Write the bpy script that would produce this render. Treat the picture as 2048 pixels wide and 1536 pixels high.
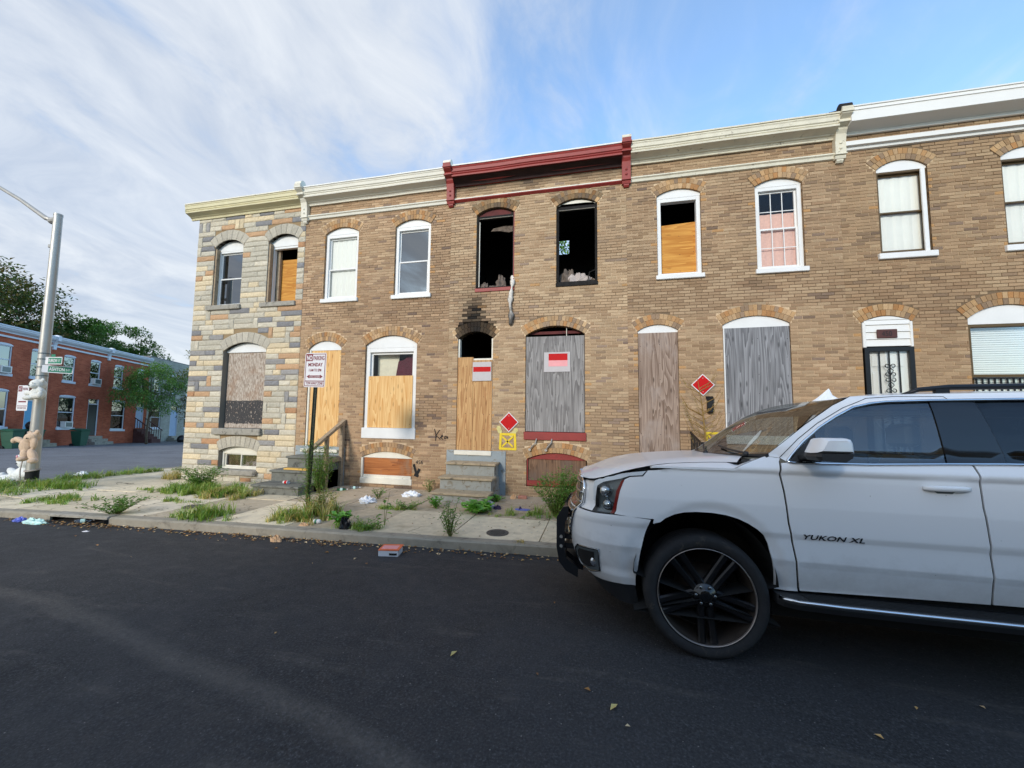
import bpy, bmesh, math, random
from math import radians, sin, cos, pi, sqrt, atan2, floor
from mathutils import Vector, Matrix, noise
from mathutils.geometry import delaunay_2d_cdt

for _o in list(bpy.data.objects): bpy.data.objects.remove(_o)
SC = bpy.context.scene
COL = SC.collection
RND = random.Random(7)

# ------------------------------------------------------------------ camera
CAM_YAW, CAM_PITCH, CAM_ROLL, CAM_Z = radians(12.76), radians(4.26), radians(0.61), 1.62
cam = bpy.data.cameras.new('camera'); camo = bpy.data.objects.new('camera', cam); COL.objects.link(camo)
_f = Vector((-sin(CAM_YAW)*cos(CAM_PITCH), cos(CAM_YAW)*cos(CAM_PITCH), sin(CAM_PITCH)))
_r = Vector((cos(CAM_YAW), sin(CAM_YAW), 0)); _u = _r.cross(_f)
_r2 = _r*cos(CAM_ROLL)+_u*sin(CAM_ROLL); _u2 = -_r*sin(CAM_ROLL)+_u*cos(CAM_ROLL)
camo.matrix_world = Matrix(((_r2.x, _u2.x, -_f.x, 0), (_r2.y, _u2.y, -_f.y, 0), (_r2.z, _u2.z, -_f.z, CAM_Z), (0, 0, 0, 1)))
cam.sensor_fit = 'HORIZONTAL'; cam.sensor_width = 36.0; cam.lens = 36.0*770/2048
cam.clip_start = 0.05; cam.clip_end = 2000
SC.camera = camo

# ------------------------------------------------------------------ sky, sun, exposure
SUN_EL, SUN_AZ = radians(21.9), radians(-164)      # azimuth measured from +Y towards +X: behind the camera, to the left
wd = bpy.data.worlds.new('World'); SC.world = wd; wd.use_nodes = True
nt = wd.node_tree; nt.nodes.clear()
def wn(t, **k):
    n = nt.nodes.new(t)
    for a, b in k.items(): setattr(n, a, b)
    return n
def wl(a, b): nt.links.new(a, b)
w_out = wn('ShaderNodeOutputWorld'); w_bg = wn('ShaderNodeBackground'); w_bg.inputs['Strength'].default_value = 0.12
sky = wn('ShaderNodeTexSky', sky_type='NISHITA', sun_disc=False)
sky.sun_elevation = SUN_EL; sky.sun_rotation = SUN_AZ; sky.air_density = 1.0; sky.dust_density = 0.6; sky.ozone_density = 2.0
tc = wn('ShaderNodeTexCoord'); sep = wn('ShaderNodeSeparateXYZ'); wl(tc.outputs['Generated'], sep.inputs[0])
def wm(op, a, b=None, c=None):
    n = wn('ShaderNodeMath', operation=op)
    for i, v in enumerate((a, b, c)):
        if v is None: continue
        if isinstance(v, (int, float)): n.inputs[i].default_value = v
        else: wl(v, n.inputs[i])
    return n.outputs[0]
zden = wm('ADD', wm('MAXIMUM', sep.outputs['Z'], 0.0), 0.22)
cx = wm('DIVIDE', sep.outputs['X'], zden); cy = wm('DIVIDE', sep.outputs['Y'], zden)
comb = wn('ShaderNodeCombineXYZ'); wl(cx, comb.inputs[0]); wl(cy, comb.inputs[1])
def cloudnoise(rot, sx, sy, scale, detail, rough, dist):
    mp = wn('ShaderNodeMapping'); mp.inputs['Rotation'].default_value = (0, 0, rot); mp.inputs['Scale'].default_value = (sx, sy, 1)
    wl(comb.outputs[0], mp.inputs['Vector'])
    nz = wn('ShaderNodeTexNoise'); nz.inputs['Scale'].default_value = scale; nz.inputs['Detail'].default_value = detail
    nz.inputs['Roughness'].default_value = rough; nz.inputs['Distortion'].default_value = dist
    wl(mp.outputs[0], nz.inputs['Vector']); return nz.outputs['Fac']
streak = cloudnoise(radians(-24), 2.6, 0.42, 1.25, 8, 0.58, 0.6)      # combed cirrus
mott = cloudnoise(radians(20), 1.0, 0.62, 3.4, 9, 0.6, 0.8)            # broken sheet
big = cloudnoise(0.3, 1, 1, 0.35, 2, 0.5, 0.0)
# coverage grows towards the west (left), where the thin sheet is closed
west = wm('SUBTRACT', wm('MULTIPLY', sep.outputs['X'], -0.55), 0.09)
cov = wm('ADD', wm('ADD', wm('MULTIPLY', streak, 0.8), wm('MULTIPLY', mott, 1.1)), wm('ADD', west, wm('MULTIPLY', big, 0.25)))
mr = wn('ShaderNodeMapRange', interpolation_type='SMOOTHSTEP'); wl(cov, mr.inputs['Value'])
mr.inputs['From Min'].default_value = 0.74; mr.inputs['From Max'].default_value = 1.40
mr.inputs['To Min'].default_value = 0.16; mr.inputs['To Max'].default_value = 0.93
hz = wn('ShaderNodeMapRange', interpolation_type='SMOOTHSTEP'); wl(sep.outputs['Z'], hz.inputs['Value'])
hz.inputs['From Min'].default_value = 0.0; hz.inputs['From Max'].default_value = 0.35
hz.inputs['To Min'].default_value = 0.24; hz.inputs['To Max'].default_value = 0.0
fac = wm('MINIMUM', wm('ADD', mr.outputs[0], hz.outputs[0]), 0.96)
ccol = wn('ShaderNodeMix', data_type='RGBA'); 
ccol.inputs['A'].default_value = (2.7, 3.05, 3.65, 1); ccol.inputs['B'].default_value = (4.1, 4.3, 4.55, 1)
mm = wn('ShaderNodeMapRange'); wl(mott, mm.inputs['Value']); mm.inputs['From Min'].default_value = 0.35; mm.inputs['From Max'].default_value = 0.68
wl(mm.outputs[0], ccol.inputs['Factor'])
skyb = wn('ShaderNodeMix', data_type='RGBA', blend_type='MULTIPLY'); skyb.inputs['Factor'].default_value = 1.0
wl(sky.outputs[0], skyb.inputs['A']); skyb.inputs['B'].default_value = (1.45, 1.80, 1.95, 1)
mx = wn('ShaderNodeMix', data_type='RGBA'); wl(fac, mx.inputs['Factor']); wl(skyb.outputs['Result'], mx.inputs['A']); wl(ccol.outputs['Result'], mx.inputs['B'])
wl(mx.outputs['Result'], w_bg.inputs['Color']); wl(w_bg.outputs[0], w_out.inputs['Surface'])

sl = bpy.data.lights.new('sun', 'SUN'); sl.energy = 1.5; sl.angle = radians(10); sl.color = (1.0, 0.925, 0.83)
so = bpy.data.objects.new('sun', sl); COL.objects.link(so)
_sd = Vector((sin(SUN_AZ)*cos(SUN_EL), cos(SUN_AZ)*cos(SUN_EL), sin(SUN_EL)))
so.rotation_euler = _sd.to_track_quat('Z', 'Y').to_euler(); so.location = (0, 0, 30)
SC.view_settings.view_transform = 'Standard'; SC.view_settings.look = 'None'
SC.view_settings.exposure = 0.8; SC.view_settings.gamma = 1.0; SC.view_settings.use_curve_mapping = False

# ------------------------------------------------------------------ helpers
def srgb(r, g, b):
    def c(v):
        v /= 255.0
        return v/12.92 if v <= 0.04045 else ((v+0.055)/1.055)**2.4
    return (c(r), c(g), c(b))
def smooth(a, b, x):
    t = min(1.0, max(0.0, (x-a)/(b-a))); return t*t*(3-2*t)
def lerp(a, b, t): return a+(b-a)*t
def interp(tab, x):
    if x <= tab[0][0]: return tab[0][1]
    for (a, b), (c, d) in zip(tab, tab[1:]):
        if x <= c: return b+(d-b)*(x-a)/(c-a)
    return tab[-1][1]

MATS = {}
class NT:
    def __init__(s, name):
        s.m = bpy.data.materials.new(name); s.m.use_nodes = True; s.t = s.m.node_tree
        s.p = s.t.nodes['Principled BSDF']; s.out = s.t.nodes['Material Output']; MATS[name] = s.m
    def n(s, t, **k):
        x = s.t.nodes.new(t)
        for a, b in k.items(): setattr(x, a, b)
        return x
    def l(s, a, b): s.t.links.new(a, b)
    def coord(s, kind='Object', scale=(1, 1, 1), rot=(0, 0, 0)):
        c = s.n('ShaderNodeTexCoord'); m = s.n('ShaderNodeMapping'); m.inputs['Scale'].default_value = scale; m.inputs['Rotation'].default_value = rot
        s.l(c.outputs[kind], m.inputs['Vector']); return m.outputs[0]
    def wcoord(s, scale=(1, 1, 1), rot=(0, 0, 0)):
        g = s.n('ShaderNodeNewGeometry'); m = s.n('ShaderNodeMapping'); m.inputs['Scale'].default_value = scale; m.inputs['Rotation'].default_value = rot
        s.l(g.outputs['Position'], m.inputs['Vector']); return m.outputs[0]
    def noise(s, vec, scale, detail=4, rough=0.55, dist=0.0):
        x = s.n('ShaderNodeTexNoise'); x.inputs['Scale'].default_value = scale; x.inputs['Detail'].default_value = detail
        x.inputs['Roughness'].default_value = rough; x.inputs['Distortion'].default_value = dist; s.l(vec, x.inputs['Vector']); return x.outputs['Fac']
    def ramp(s, fac, stops, interp='LINEAR'):
        r = s.n('ShaderNodeValToRGB'); r.color_ramp.interpolation = interp
        e = r.color_ramp.elements
        while len(e) < len(stops): e.new(0.5)
        for i, (p, c) in enumerate(stops):
            e[i].position = p; e[i].color = (c, c, c, 1) if isinstance(c, (int, float)) else (c[0], c[1], c[2], 1)
        s.l(fac, r.inputs[0]); return r.outputs[0]
    def mix(s, fac, a, b, blend='MIX'):
        x = s.n('ShaderNodeMix', data_type='RGBA', blend_type=blend)
        for key, v in (('Factor', fac), ('A', a), ('B', b)):
            if isinstance(v, (int, float)): x.inputs[key].default_value = v
            elif isinstance(v, tuple): x.inputs[key].default_value = (v[0], v[1], v[2], 1)
            else: s.l(v, x.inputs[key])
        return x.outputs['Result']
    def math(s, op, a, b=0.0):
        x = s.n('ShaderNodeMath', operation=op)
        for i, v in enumerate((a, b)):
            if isinstance(v, (int, float)): x.inputs[i].default_value = v
            else: s.l(v, x.inputs[i])
        return x.outputs[0]
    def attr(s, name='Col'):
        a = s.n('ShaderNodeAttribute'); a.attribute_name = name; return a.outputs['Color']
    def bump(s, h, strength=0.3, dist=0.01):
        b = s.n('ShaderNodeBump'); b.inputs['Strength'].default_value = strength; b.inputs['Distance'].default_value = dist
        s.l(h, b.inputs['Height']); s.l(b.outputs[0], s.p.inputs['Normal'])
    def set(s, col=None, rough=None, metal=None, spec=None, coat=None):
        if col is not None:
            if isinstance(col, tuple): s.p.inputs['Base Color'].default_value = (col[0], col[1], col[2], 1)
            else: s.l(col, s.p.inputs['Base Color'])
        if rough is not None:
            if isinstance(rough, (int, float)): s.p.inputs['Roughness'].default_value = rough
            else: s.l(rough, s.p.inputs['Roughness'])
        if metal is not None: s.p.inputs['Metallic'].default_value = metal
        if spec is not None: s.p.inputs['Specular IOR Level'].default_value = spec
        if coat is not None: s.p.inputs['Coat Weight'].default_value = coat; s.p.inputs['Coat Roughness'].default_value = 0.04
        return s.m

def plain(name, col, rough=0.6, metal=0.0, var=0.12, vscale=6.0, bump=0.0, bscale=60.0, dirt=None, spec=None):
    """painted / plain surface with uneven tone, optional grime in its own blotches"""
    if name in MATS: return MATS[name]
    m = NT(name); v = m.wcoord()
    nz = m.noise(v, vscale, 6, 0.62)
    a = tuple(c*(1-var) for c in col); b = tuple(min(1, c*(1+var)) for c in col)
    c = m.ramp(nz, [(0.3, a), (0.7, b)])
    if dirt:
        dn = m.noise(v, dirt[2], 8, 0.7, 0.6); c = m.mix(m.ramp(dn, [(dirt[1], 0.0), (min(1, dirt[1]+0.13), 1.0)]), c, dirt[0])
    m.set(c, rough, metal, spec)
    if bump: m.bump(m.noise(v, bscale, 4), bump, 0.01)
    return m.m

def attrmat(name, rough=0.9, nsc=40.0, namt=0.22, bump=0.35, bsc=70.0, spec=0.2):
    m = NT(name); v = m.wcoord(); nz = m.noise(v, nsc, 6, 0.65)
    k = m.ramp(nz, [(0.25, 1-namt), (0.75, 1+namt)])
    m.set(m.mix(1.0, m.attr(), k, 'MULTIPLY'), rough, 0, spec)
    if bump: m.bump(m.noise(v, bsc, 6, 0.7), bump, 0.006)
    return m.m

def wood(name, light, dark, rough=0.8, grain=1.0, axis='Z', knots=0.5, fade=None, scale=1.0):
    """plywood: rotary-cut cathedral grain, football knots, optional weathered zone colour"""
    m = NT(name)
    sc = (7*scale, 7*scale, 0.5*scale) if axis == 'Z' else (0.5*scale, 7*scale, 7*scale)
    v = m.wcoord(sc)
    g = m.n('ShaderNodeTexNoise'); g.inputs['Scale'].default_value = 0.55; g.inputs['Detail'].default_value = 3; g.inputs['Distortion'].default_value = 0.45
    m.l(v, g.inputs['Vector'])
    rings = m.math('FRACT', m.math('MULTIPLY', g.outputs['Fac'], 9.0*grain))
    rc = m.ramp(rings, [(0.0, 0.0), (0.35, 0.35), (0.8, 0.9), (0.97, 1.0), (1.0, 0.1)])
    fine = m.noise(m.wcoord((70, 70, 1.2) if axis == 'Z' else (1.2, 70, 70)), 1.0, 5, .7)
    f = m.math('ADD', m.math('MULTIPLY', rc, 0.55), m.math('MULTIPLY', m.ramp(fine, [(.3, 0.0), (.7, 1.0)]), 0.42))
    c = m.mix(f, light, dark)
    if knots:
        vo = m.n('ShaderNodeTexVoronoi'); vo.inputs['Scale'].default_value = 1.0
        vo.voronoi_dimensions = '2D'; m.l(m.wcoord((9.0, 0, 2.4) if axis == 'Z' else (2.4, 0, 9.0), (radians(-90), 0, 0)), vo.inputs['Vector']); vo.inputs['Randomness'].default_value = .55
        vd = m.n('ShaderNodeVectorMath', operation='MULTIPLY'); vd.inputs[1].default_value = (1, 1, 1)
        sel = m.n('ShaderNodeSeparateColor'); m.l(vo.outputs['Color'], sel.inputs[0])
        kf = m.math('MULTIPLY', m.ramp(vo.outputs['Distance'], [(0.0, knots), (0.08, knots*.8), (0.17, 0.0)]), m.math('GREATER_THAN', sel.outputs[0], .66))
        c = m.mix(kf, c, tuple(x*0.45 for x in dark))
    if fade:
        fn = m.noise(m.wcoord((1.5, 1, 0.9)), 1.6, 5, 0.6, 0.4)
        c = m.mix(m.ramp(fn, [(fade[1], 0.0), (fade[1]+0.2, 1.0)]), c, fade[0])
    m.set(c, rough, 0, 0.25); m.bump(f, 0.25, 0.004)
    return m.m

def foliage(name, rough=0.6, trans=0.35):
    m = NT(name); c = m.attr()
    d = m.n('ShaderNodeBsdfDiffuse'); t = m.n('ShaderNodeBsdfTranslucent'); g = m.n('ShaderNodeBsdfGlossy'); g.inputs['Roughness'].default_value = 0.45
    x = m.n('ShaderNodeMixShader'); x.inputs[0].default_value = trans; y = m.n('ShaderNodeMixShader'); y.inputs[0].default_value = 0.06
    m.l(c, d.inputs[0]); m.l(m.mix(1.0, c, (1.0, 1.15, 0.6), 'MULTIPLY'), t.inputs[0])
    m.l(d.outputs[0], x.inputs[1]); m.l(t.outputs[0], x.inputs[2]); m.l(x.outputs[0], y.inputs[1]); m.l(g.outputs[0], y.inputs[2])
    m.l(y.outputs[0], m.out.inputs['Surface']); m.t.nodes.remove(m.p); return m.m

def glass(name, tint=(0.5, 0.55, 0.58), refl=0.10, ior=1.5, rough=0.01, k=1.0):
    m = NT(name)
    tr = m.n('ShaderNodeBsdfTransparent'); tr.inputs[0].default_value = (*tint, 1)
    gl = m.n('ShaderNodeBsdfGlossy'); gl.inputs['Roughness'].default_value = rough; gl.inputs[0].default_value = (0.95, 0.97, 1, 1)
    fr = m.n('ShaderNodeFresnel'); fr.inputs['IOR'].default_value = ior
    fac = m.math('MINIMUM', m.math('ADD', m.math('MULTIPLY', fr.outputs[0], k), refl), 1.0)
    x = m.n('ShaderNodeMixShader'); m.l(fac, x.inputs[0]); m.l(tr.outputs[0], x.inputs[1]); m.l(gl.outputs[0], x.inputs[2])
    m.l(x.outputs[0], m.out.inputs['Surface']); m.t.nodes.remove(m.p); return m.m

class MB:
    """collects faces; build() links them as ONE mesh object"""
    def __init__(s): s.v = []; s.f = []; s.c = []; s.col = None; s.mi = []; s.m = 0
    def face(s, pts, col=None):
        b = len(s.v); s.v.extend([tuple(p) for p in pts]); s.f.append(tuple(range(b, b+len(pts)))); s.c.append(col or s.col or (0.5, 0.5, 0.5)); s.mi.append(s.m)
    def idx(s, verts, faces, col=None):
        b = len(s.v); s.v.extend([tuple(p) for p in verts])
        for f in faces: s.f.append(tuple(b+i for i in f)); s.c.append(col or s.col or (0.5, 0.5, 0.5)); s.mi.append(s.m)
    def box(s, x0, x1, y0, y1, z0, z1, col=None, skip=''):
        v = [(x0, y0, z0), (x1, y0, z0), (x1, y1, z0), (x0, y1, z0), (x0, y0, z1), (x1, y0, z1), (x1, y1, z1), (x0, y1, z1)]
        fs = {'b': (0, 3, 2, 1), 't': (4, 5, 6, 7), 'f': (0, 1, 5, 4), 'k': (2, 3, 7, 6), 'l': (3, 0, 4, 7), 'r': (1, 2, 6, 5)}
        s.idx(v, [q for k, q in fs.items() if k not in skip], col)
    def bbox(s, x0, x1, y0, y1, z0, z1, b=0.006, col=None):
        """box with chamfered edges"""
        P = []
        for z, ins in ((z0, b), (z0+b, 0), (z1-b, 0), (z1, b)):
            xa, xb, ya, yb = x0+ins, x1-ins, y0+ins, y1-ins
            c = b if ins == 0 else b*0.4
            P.append([(xa+c, ya, z), (xb-c, ya, z), (xb, ya+c, z), (xb, yb-c, z), (xb-c, yb, z), (xa+c, yb, z), (xa, yb-c, z), (xa, ya+c, z)])
        s.loft(P, True, True, col)
    def loft(s, rings, closed=True, caps=True, col=None):
        n = len(rings[0]); vs = [p for r in rings for p in r]; fs = []
        for k in range(len(rings)-1):
            for i in range(n if closed else n-1):
                j = (i+1) % n; fs.append((k*n+i, k*n+j, (k+1)*n+j, (k+1)*n+i))
        if caps: fs.append(tuple(range(n-1, -1, -1))); fs.append(tuple(range((len(rings)-1)*n, len(rings)*n)))
        s.idx(vs, fs, col)
    def prism(s, poly, axis, a, b, col=None):
        """poly: 2-D outline; axis 'x' -> poly is (y,z), 'y' -> (x,z), 'z' -> (x,y)"""
        def P(p, t): return (t, p[0], p[1]) if axis == 'x' else ((p[0], t, p[1]) if axis == 'y' else (p[0], p[1], t))
        n = len(poly); vs = [P(p, a) for p in poly]+[P(p, b) for p in poly]
        fs = [tuple(range(n)), tuple(range(2*n-1, n-1, -1))]+[(i, i+n, (i+1) % n+n, (i+1) % n) for i in range(n)]
        s.idx(vs, fs, col)
    def tube(s, path, r, n=8, caps=True, col=None):
        path = [Vector(p) for p in path]; rs = r if isinstance(r, (list, tuple)) else [r]*len(path); rings = []; prev = None
        for i, p in enumerate(path):
            t = (path[min(i+1, len(path)-1)]-path[max(i-1, 0)]).normalized()
            if prev is None:
                a = Vector((0, 0, 1)) if abs(t.z) < 0.9 else Vector((1, 0, 0)); prev = t.cross(a).normalized()
            prev = (prev-t*prev.dot(t)).normalized(); b = t.cross(prev)
            rings.append([p+(prev*cos(2*pi*k/n)+b*sin(2*pi*k/n))*rs[i] for k in range(n)])
        s.loft(rings, True, caps, col)
    def lathe(s, prof, c=(0, 0, 0), axis='z', n=24, col=None, caps=True):
        rings = []
        for r, h in prof:
            ring = []
            for k in range(n):
                a = 2*pi*k/n; u, w = r*cos(a), r*sin(a)
                ring.append((c[0]+u, c[1]+w, c[2]+h) if axis == 'z' else ((c[0]+u, c[1]+h, c[2]+w) if axis == 'y' else (c[0]+h, c[1]+u, c[2]+w)))
            rings.append(ring)
        s.loft(rings, True, caps, col)
    def ball(s, c, r, n=12, m=8, col=None, rot=None):
        rx, ry, rz = r if isinstance(r, tuple) else (r, r, r); rings = []
        for i in range(m+1):
            a = pi*i/m
            ring = []
            for k in range(n):
                v = Vector((rx*max(sin(a), 0.02)*cos(2*pi*k/n), ry*max(sin(a), 0.02)*sin(2*pi*k/n), -rz*cos(a)))
                if rot: v = rot @ v
                ring.append((c[0]+v.x, c[1]+v.y, c[2]+v.z))
            rings.append(ring)
        s.loft(rings, True, True, col)
    def xform(s, fn): s.v = [tuple(fn(Vector(p))) for p in s.v]; return s
    def build(s, name, mat, parent=None, smooth=False, loc=None, kind=None, label=None):
        me = bpy.data.meshes.new(name); v = s.v
        if loc is not None: v = [(p[0]-loc[0], p[1]-loc[1], p[2]-loc[2]) for p in v]
        me.from_pydata(v, [], s.f)
        for m in (mat if isinstance(mat, (list, tuple)) else [mat]): me.materials.append(MATS[m] if isinstance(m, str) else m)
        if any(s.mi): me.polygons.foreach_set('material_index', s.mi)
        a = me.attributes.new('Col', 'FLOAT_COLOR', 'FACE'); flat = []
        for c in s.c: flat.extend((c[0], c[1], c[2], 1.0))
        a.data.foreach_set('color', flat)
        if smooth: me.polygons.foreach_set('use_smooth', [True]*len(me.polygons))
        me.update()
        return link(name, me, parent, loc, kind, label)

def link(name, me, parent=None, loc=None, kind=None, label=None):
    o = bpy.data.objects.new(name, me); COL.objects.link(o)
    if loc is not None: o.location = loc
    if parent is not None:
        o.parent = parent
        if parent.type == 'EMPTY': o.matrix_parent_inverse = Matrix.Translation(-Vector(parent.location))
        elif parent.location.length > 0: o.matrix_parent_inverse = Matrix.Translation(-Vector(parent.location))
    if kind: o['kind'] = kind
    if label: o['label'] = label
    return o
def weld(o, d=0.0004):
    bm = bmesh.new(); bm.from_mesh(o.data); bmesh.ops.remove_doubles(bm, verts=bm.verts, dist=d); bm.to_mesh(o.data); bm.free(); return o
def autosmooth(o, ang=35):
    weld(o); me = o.data; bm = bmesh.new(); bm.from_mesh(me)
    for f in bm.faces: f.smooth = True
    for e in bm.edges:
        if len(e.link_faces) == 2 and e.calc_face_angle(0) > radians(ang): e.smooth = False
    bm.to_mesh(me); bm.free(); return o
def thing(name, label, cat, loc, group=None):
    o = bpy.data.objects.new(name, None); COL.objects.link(o); o.location = loc; o.empty_display_size = 0.2
    o['label'] = label; o['category'] = cat
    if group: o['group'] = group
    return o
def tag(o, label, cat, group=None):
    o['label'] = label; o['category'] = cat
    if group: o['group'] = group
    return o
def text_faces(txt, size=1.0, extrude=0.0, bold=0.0, spacing=1.0, sx=1.0):
    """outline text as triangles in the XY plane, left-bottom at 0; returns verts, faces, width"""
    cu = bpy.data.curves.new('t', 'FONT'); cu.body = txt; cu.size = size; cu.extrude = extrude; cu.offset = bold; cu.space_character = spacing; cu.resolution_u = 3
    ob = bpy.data.objects.new('t', cu); COL.objects.link(ob)
    bpy.context.view_layer.update()
    me = bpy.data.meshes.new_from_object(ob.evaluated_get(bpy.context.evaluated_depsgraph_get()))
    vs = [(v.co.x*sx, v.co.y, v.co.z) for v in me.vertices]; fs = [tuple(p.vertices) for p in me.polygons]
    bpy.data.objects.remove(ob); bpy.data.curves.remove(cu); bpy.data.meshes.remove(me)
    x0 = min(v[0] for v in vs); w = max(v[0] for v in vs)-x0
    return [(v[0]-x0, v[1], v[2]) for v in vs], fs, w
# ------------------------------------------------------------------ materials
B_ = srgb
attrmat('brick', 0.92, 55, 0.20, 0.45, 90, 0.15)
attrmat('mortar', 0.95, 70, 0.18, 0.5, 120, 0.1)
attrmat('formstone', 0.9, 22, 0.20, 1.0, 26, 0.2)
attrmat('colored', 0.75, 30, 0.10, 0.15, 60, 0.3)
_m = NT('concrete_slab'); _v = _m.wcoord(); _c = _m.mix(1.0, _m.attr(), _m.ramp(_m.noise(_v, 9, 7, .68), [(.25, .80), (.75, 1.16)]), 'MULTIPLY')
_c = _m.mix(_m.ramp(_m.noise(_v, 1.6, 7, .7, .5), [(.54, 0.0), (.70, .40)]), _c, B_(140, 122, 96))
_vo = _m.n('ShaderNodeTexVoronoi', feature='DISTANCE_TO_EDGE'); _vo.inputs['Scale'].default_value = 1.3; _vm = _m.n('ShaderNodeVectorMath', operation='ADD'); _nn = _m.n('ShaderNodeTexNoise'); _nn.inputs['Scale'].default_value = 3.0; _nn.inputs['Detail'].default_value = 6; _m.l(_v, _nn.inputs['Vector']); _sc = _m.n('ShaderNodeVectorMath', operation='SCALE'); _sc.inputs['Scale'].default_value = .5; _m.l(_nn.outputs['Color'], _sc.inputs[0]); _m.l(_v, _vm.inputs[0]); _m.l(_sc.outputs[0], _vm.inputs[1]); _m.l(_vm.outputs[0], _vo.inputs['Vector'])
_cr = _m.math('MULTIPLY', _m.ramp(_vo.outputs['Distance'], [(0.0, .85), (.006, .6), (.014, 0.0)]), _m.ramp(_m.noise(_v, .8, 3), [(.46, 0.0), (.56, 1.0)]))
_c = _m.mix(_cr, _c, B_(70, 62, 50)); _m.set(_c, .93, 0, .15); _m.bump(_m.noise(_v, 160, 5, .7), .35, .006)
foliage('leaf'); foliage('grass_blade', 0.7, 0.3)
plain('white_paint', B_(222, 221, 217), 0.5, var=0.05, vscale=3, dirt=(B_(170, 165, 155), 0.66, 5))
plain('aged_white', B_(222, 216, 200), 0.6, var=0.08, vscale=4, dirt=(B_(120, 112, 98), 0.62, 7))
plain('cream_cornice', B_(206, 196, 158), 0.6, var=0.08, vscale=3, dirt=(B_(140, 130, 105), 0.62, 5))
plain('pale_cornice', B_(214, 208, 192), 0.6, var=0.06, vscale=3, dirt=(B_(150, 145, 132), 0.64, 5))
plain('peeling_cornice', B_(212, 205, 184), 0.65, var=0.10, vscale=4, dirt=(B_(88, 82, 70), 0.60, 9))
plain('flat_white_metal', B_(222, 220, 214), 0.45, var=0.03, vscale=1.5)
plain('red_paint', B_(142, 48, 42), 0.55, var=0.14, vscale=4, dirt=(B_(70, 34, 32), 0.62, 6))
plain('sooty_red', B_(92, 36, 34), 0.8, var=0.3, vscale=3, dirt=(B_(22, 18, 17), 0.5, 3))
plain('char_and_shade', B_(30, 27, 25), 0.95, var=0.5, vscale=12, bump=0.6, bscale=40)
plain('burnt_inside', B_(30, 29, 28), 0.95, var=0.4, vscale=5)
plain('dim_inside', B_(96, 90, 84), 0.95, var=0.2, vscale=3)
plain('roof_felt', B_(58, 56, 54), 0.95, var=0.2)
plain('black_iron', B_(26, 28, 30), 0.45, 0.3, var=0.15)
plain('blue_grey_paint', B_(146, 154, 156), 0.75, var=0.10, vscale=6, dirt=(B_(116, 106, 88), 0.56, 6), bump=0.2)
plain('step_tread', B_(170, 152, 124), 0.9, var=0.16, vscale=9, dirt=(B_(92, 84, 72), 0.56, 8), bump=0.3)
plain('worn_riser', B_(152, 152, 144), 0.85, var=0.12, vscale=7, dirt=(B_(118, 104, 82), 0.52, 7), bump=0.25)
plain('grey_step', B_(112, 112, 104), 0.9, var=0.16, vscale=8, dirt=(B_(62, 62, 56), 0.52, 6), bump=0.3)
plain('stone_sill', B_(152, 146, 134), 0.9, var=0.2, vscale=10, dirt=(B_(70, 66, 60), 0.55, 7), bump=0.5)
plain('concrete', B_(150, 142, 126), 0.95, var=0.14, vscale=7, dirt=(B_(108, 100, 88), 0.55, 3), bump=0.4, bscale=120)
plain('bronze_frame', B_(96, 74, 44), 0.4, 0.4, var=0.08)
plain('blind', B_(222, 222, 214), 0.7, var=0.02)
plain('curtain_cream', B_(220, 214, 190), 0.9, var=0.10, vscale=8)
plain('maroon_cloth', B_(84, 26, 40), 0.9, var=0.25, vscale=10)
plain('dark_cloth', B_(74, 72, 72), 0.9, var=0.2, vscale=8)
plain('pink_paper', B_(214, 176, 160), 0.9, var=0.10, vscale=20)
plain('galvanised', B_(176, 172, 164), 0.45, 0.55, var=0.06, vscale=5)
plain('green_post', B_(26, 40, 32), 0.55, 0.2, var=0.2, vscale=12)
plain('black_rubber', B_(28, 28, 28), 0.9, var=0.25, vscale=14)
plain('old_wood', B_(158, 138, 112), 0.9, var=0.25, vscale=14, dirt=(B_(76, 66, 54), 0.55, 10))
plain('bark', B_(92, 78, 62), 0.95, var=0.3, vscale=18, bump=0.7)
wood('plywood_new', B_(236, 202, 144), B_(200, 140, 74), grain=1.3, knots=0.6)
wood('plywood_tan', B_(212, 172, 120), B_(150, 102, 62), grain=1.4, knots=0.55, fade=(B_(176, 128, 84), .55))
wood('plywood_orange', B_(216, 160, 80), B_(168, 104, 40), grain=1.1, axis='X', knots=0.45)
wood('plywood_grey', B_(170, 166, 162), B_(84, 80, 78), grain=1.5, knots=0.5, fade=(B_(118, 114, 112), 0.55))
wood('plywood_dark_grey', B_(158, 158, 160), B_(72, 72, 74), grain=1.6, knots=0.7)
wood('plywood_brown', B_(176, 156, 140), B_(96, 74, 60), grain=2.2, knots=0.8, fade=(B_(160, 146, 136), 0.55))
wood('plywood_red', B_(190, 122, 70), B_(126, 70, 40), grain=1.2, axis='X', knots=0.2, fade=(B_(150, 120, 96), 0.55))
wood('plywood_basement', B_(150, 118, 92), B_(84, 60, 46), grain=1.6, knots=0.6, fade=(B_(112, 96, 84), 0.5))
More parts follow.
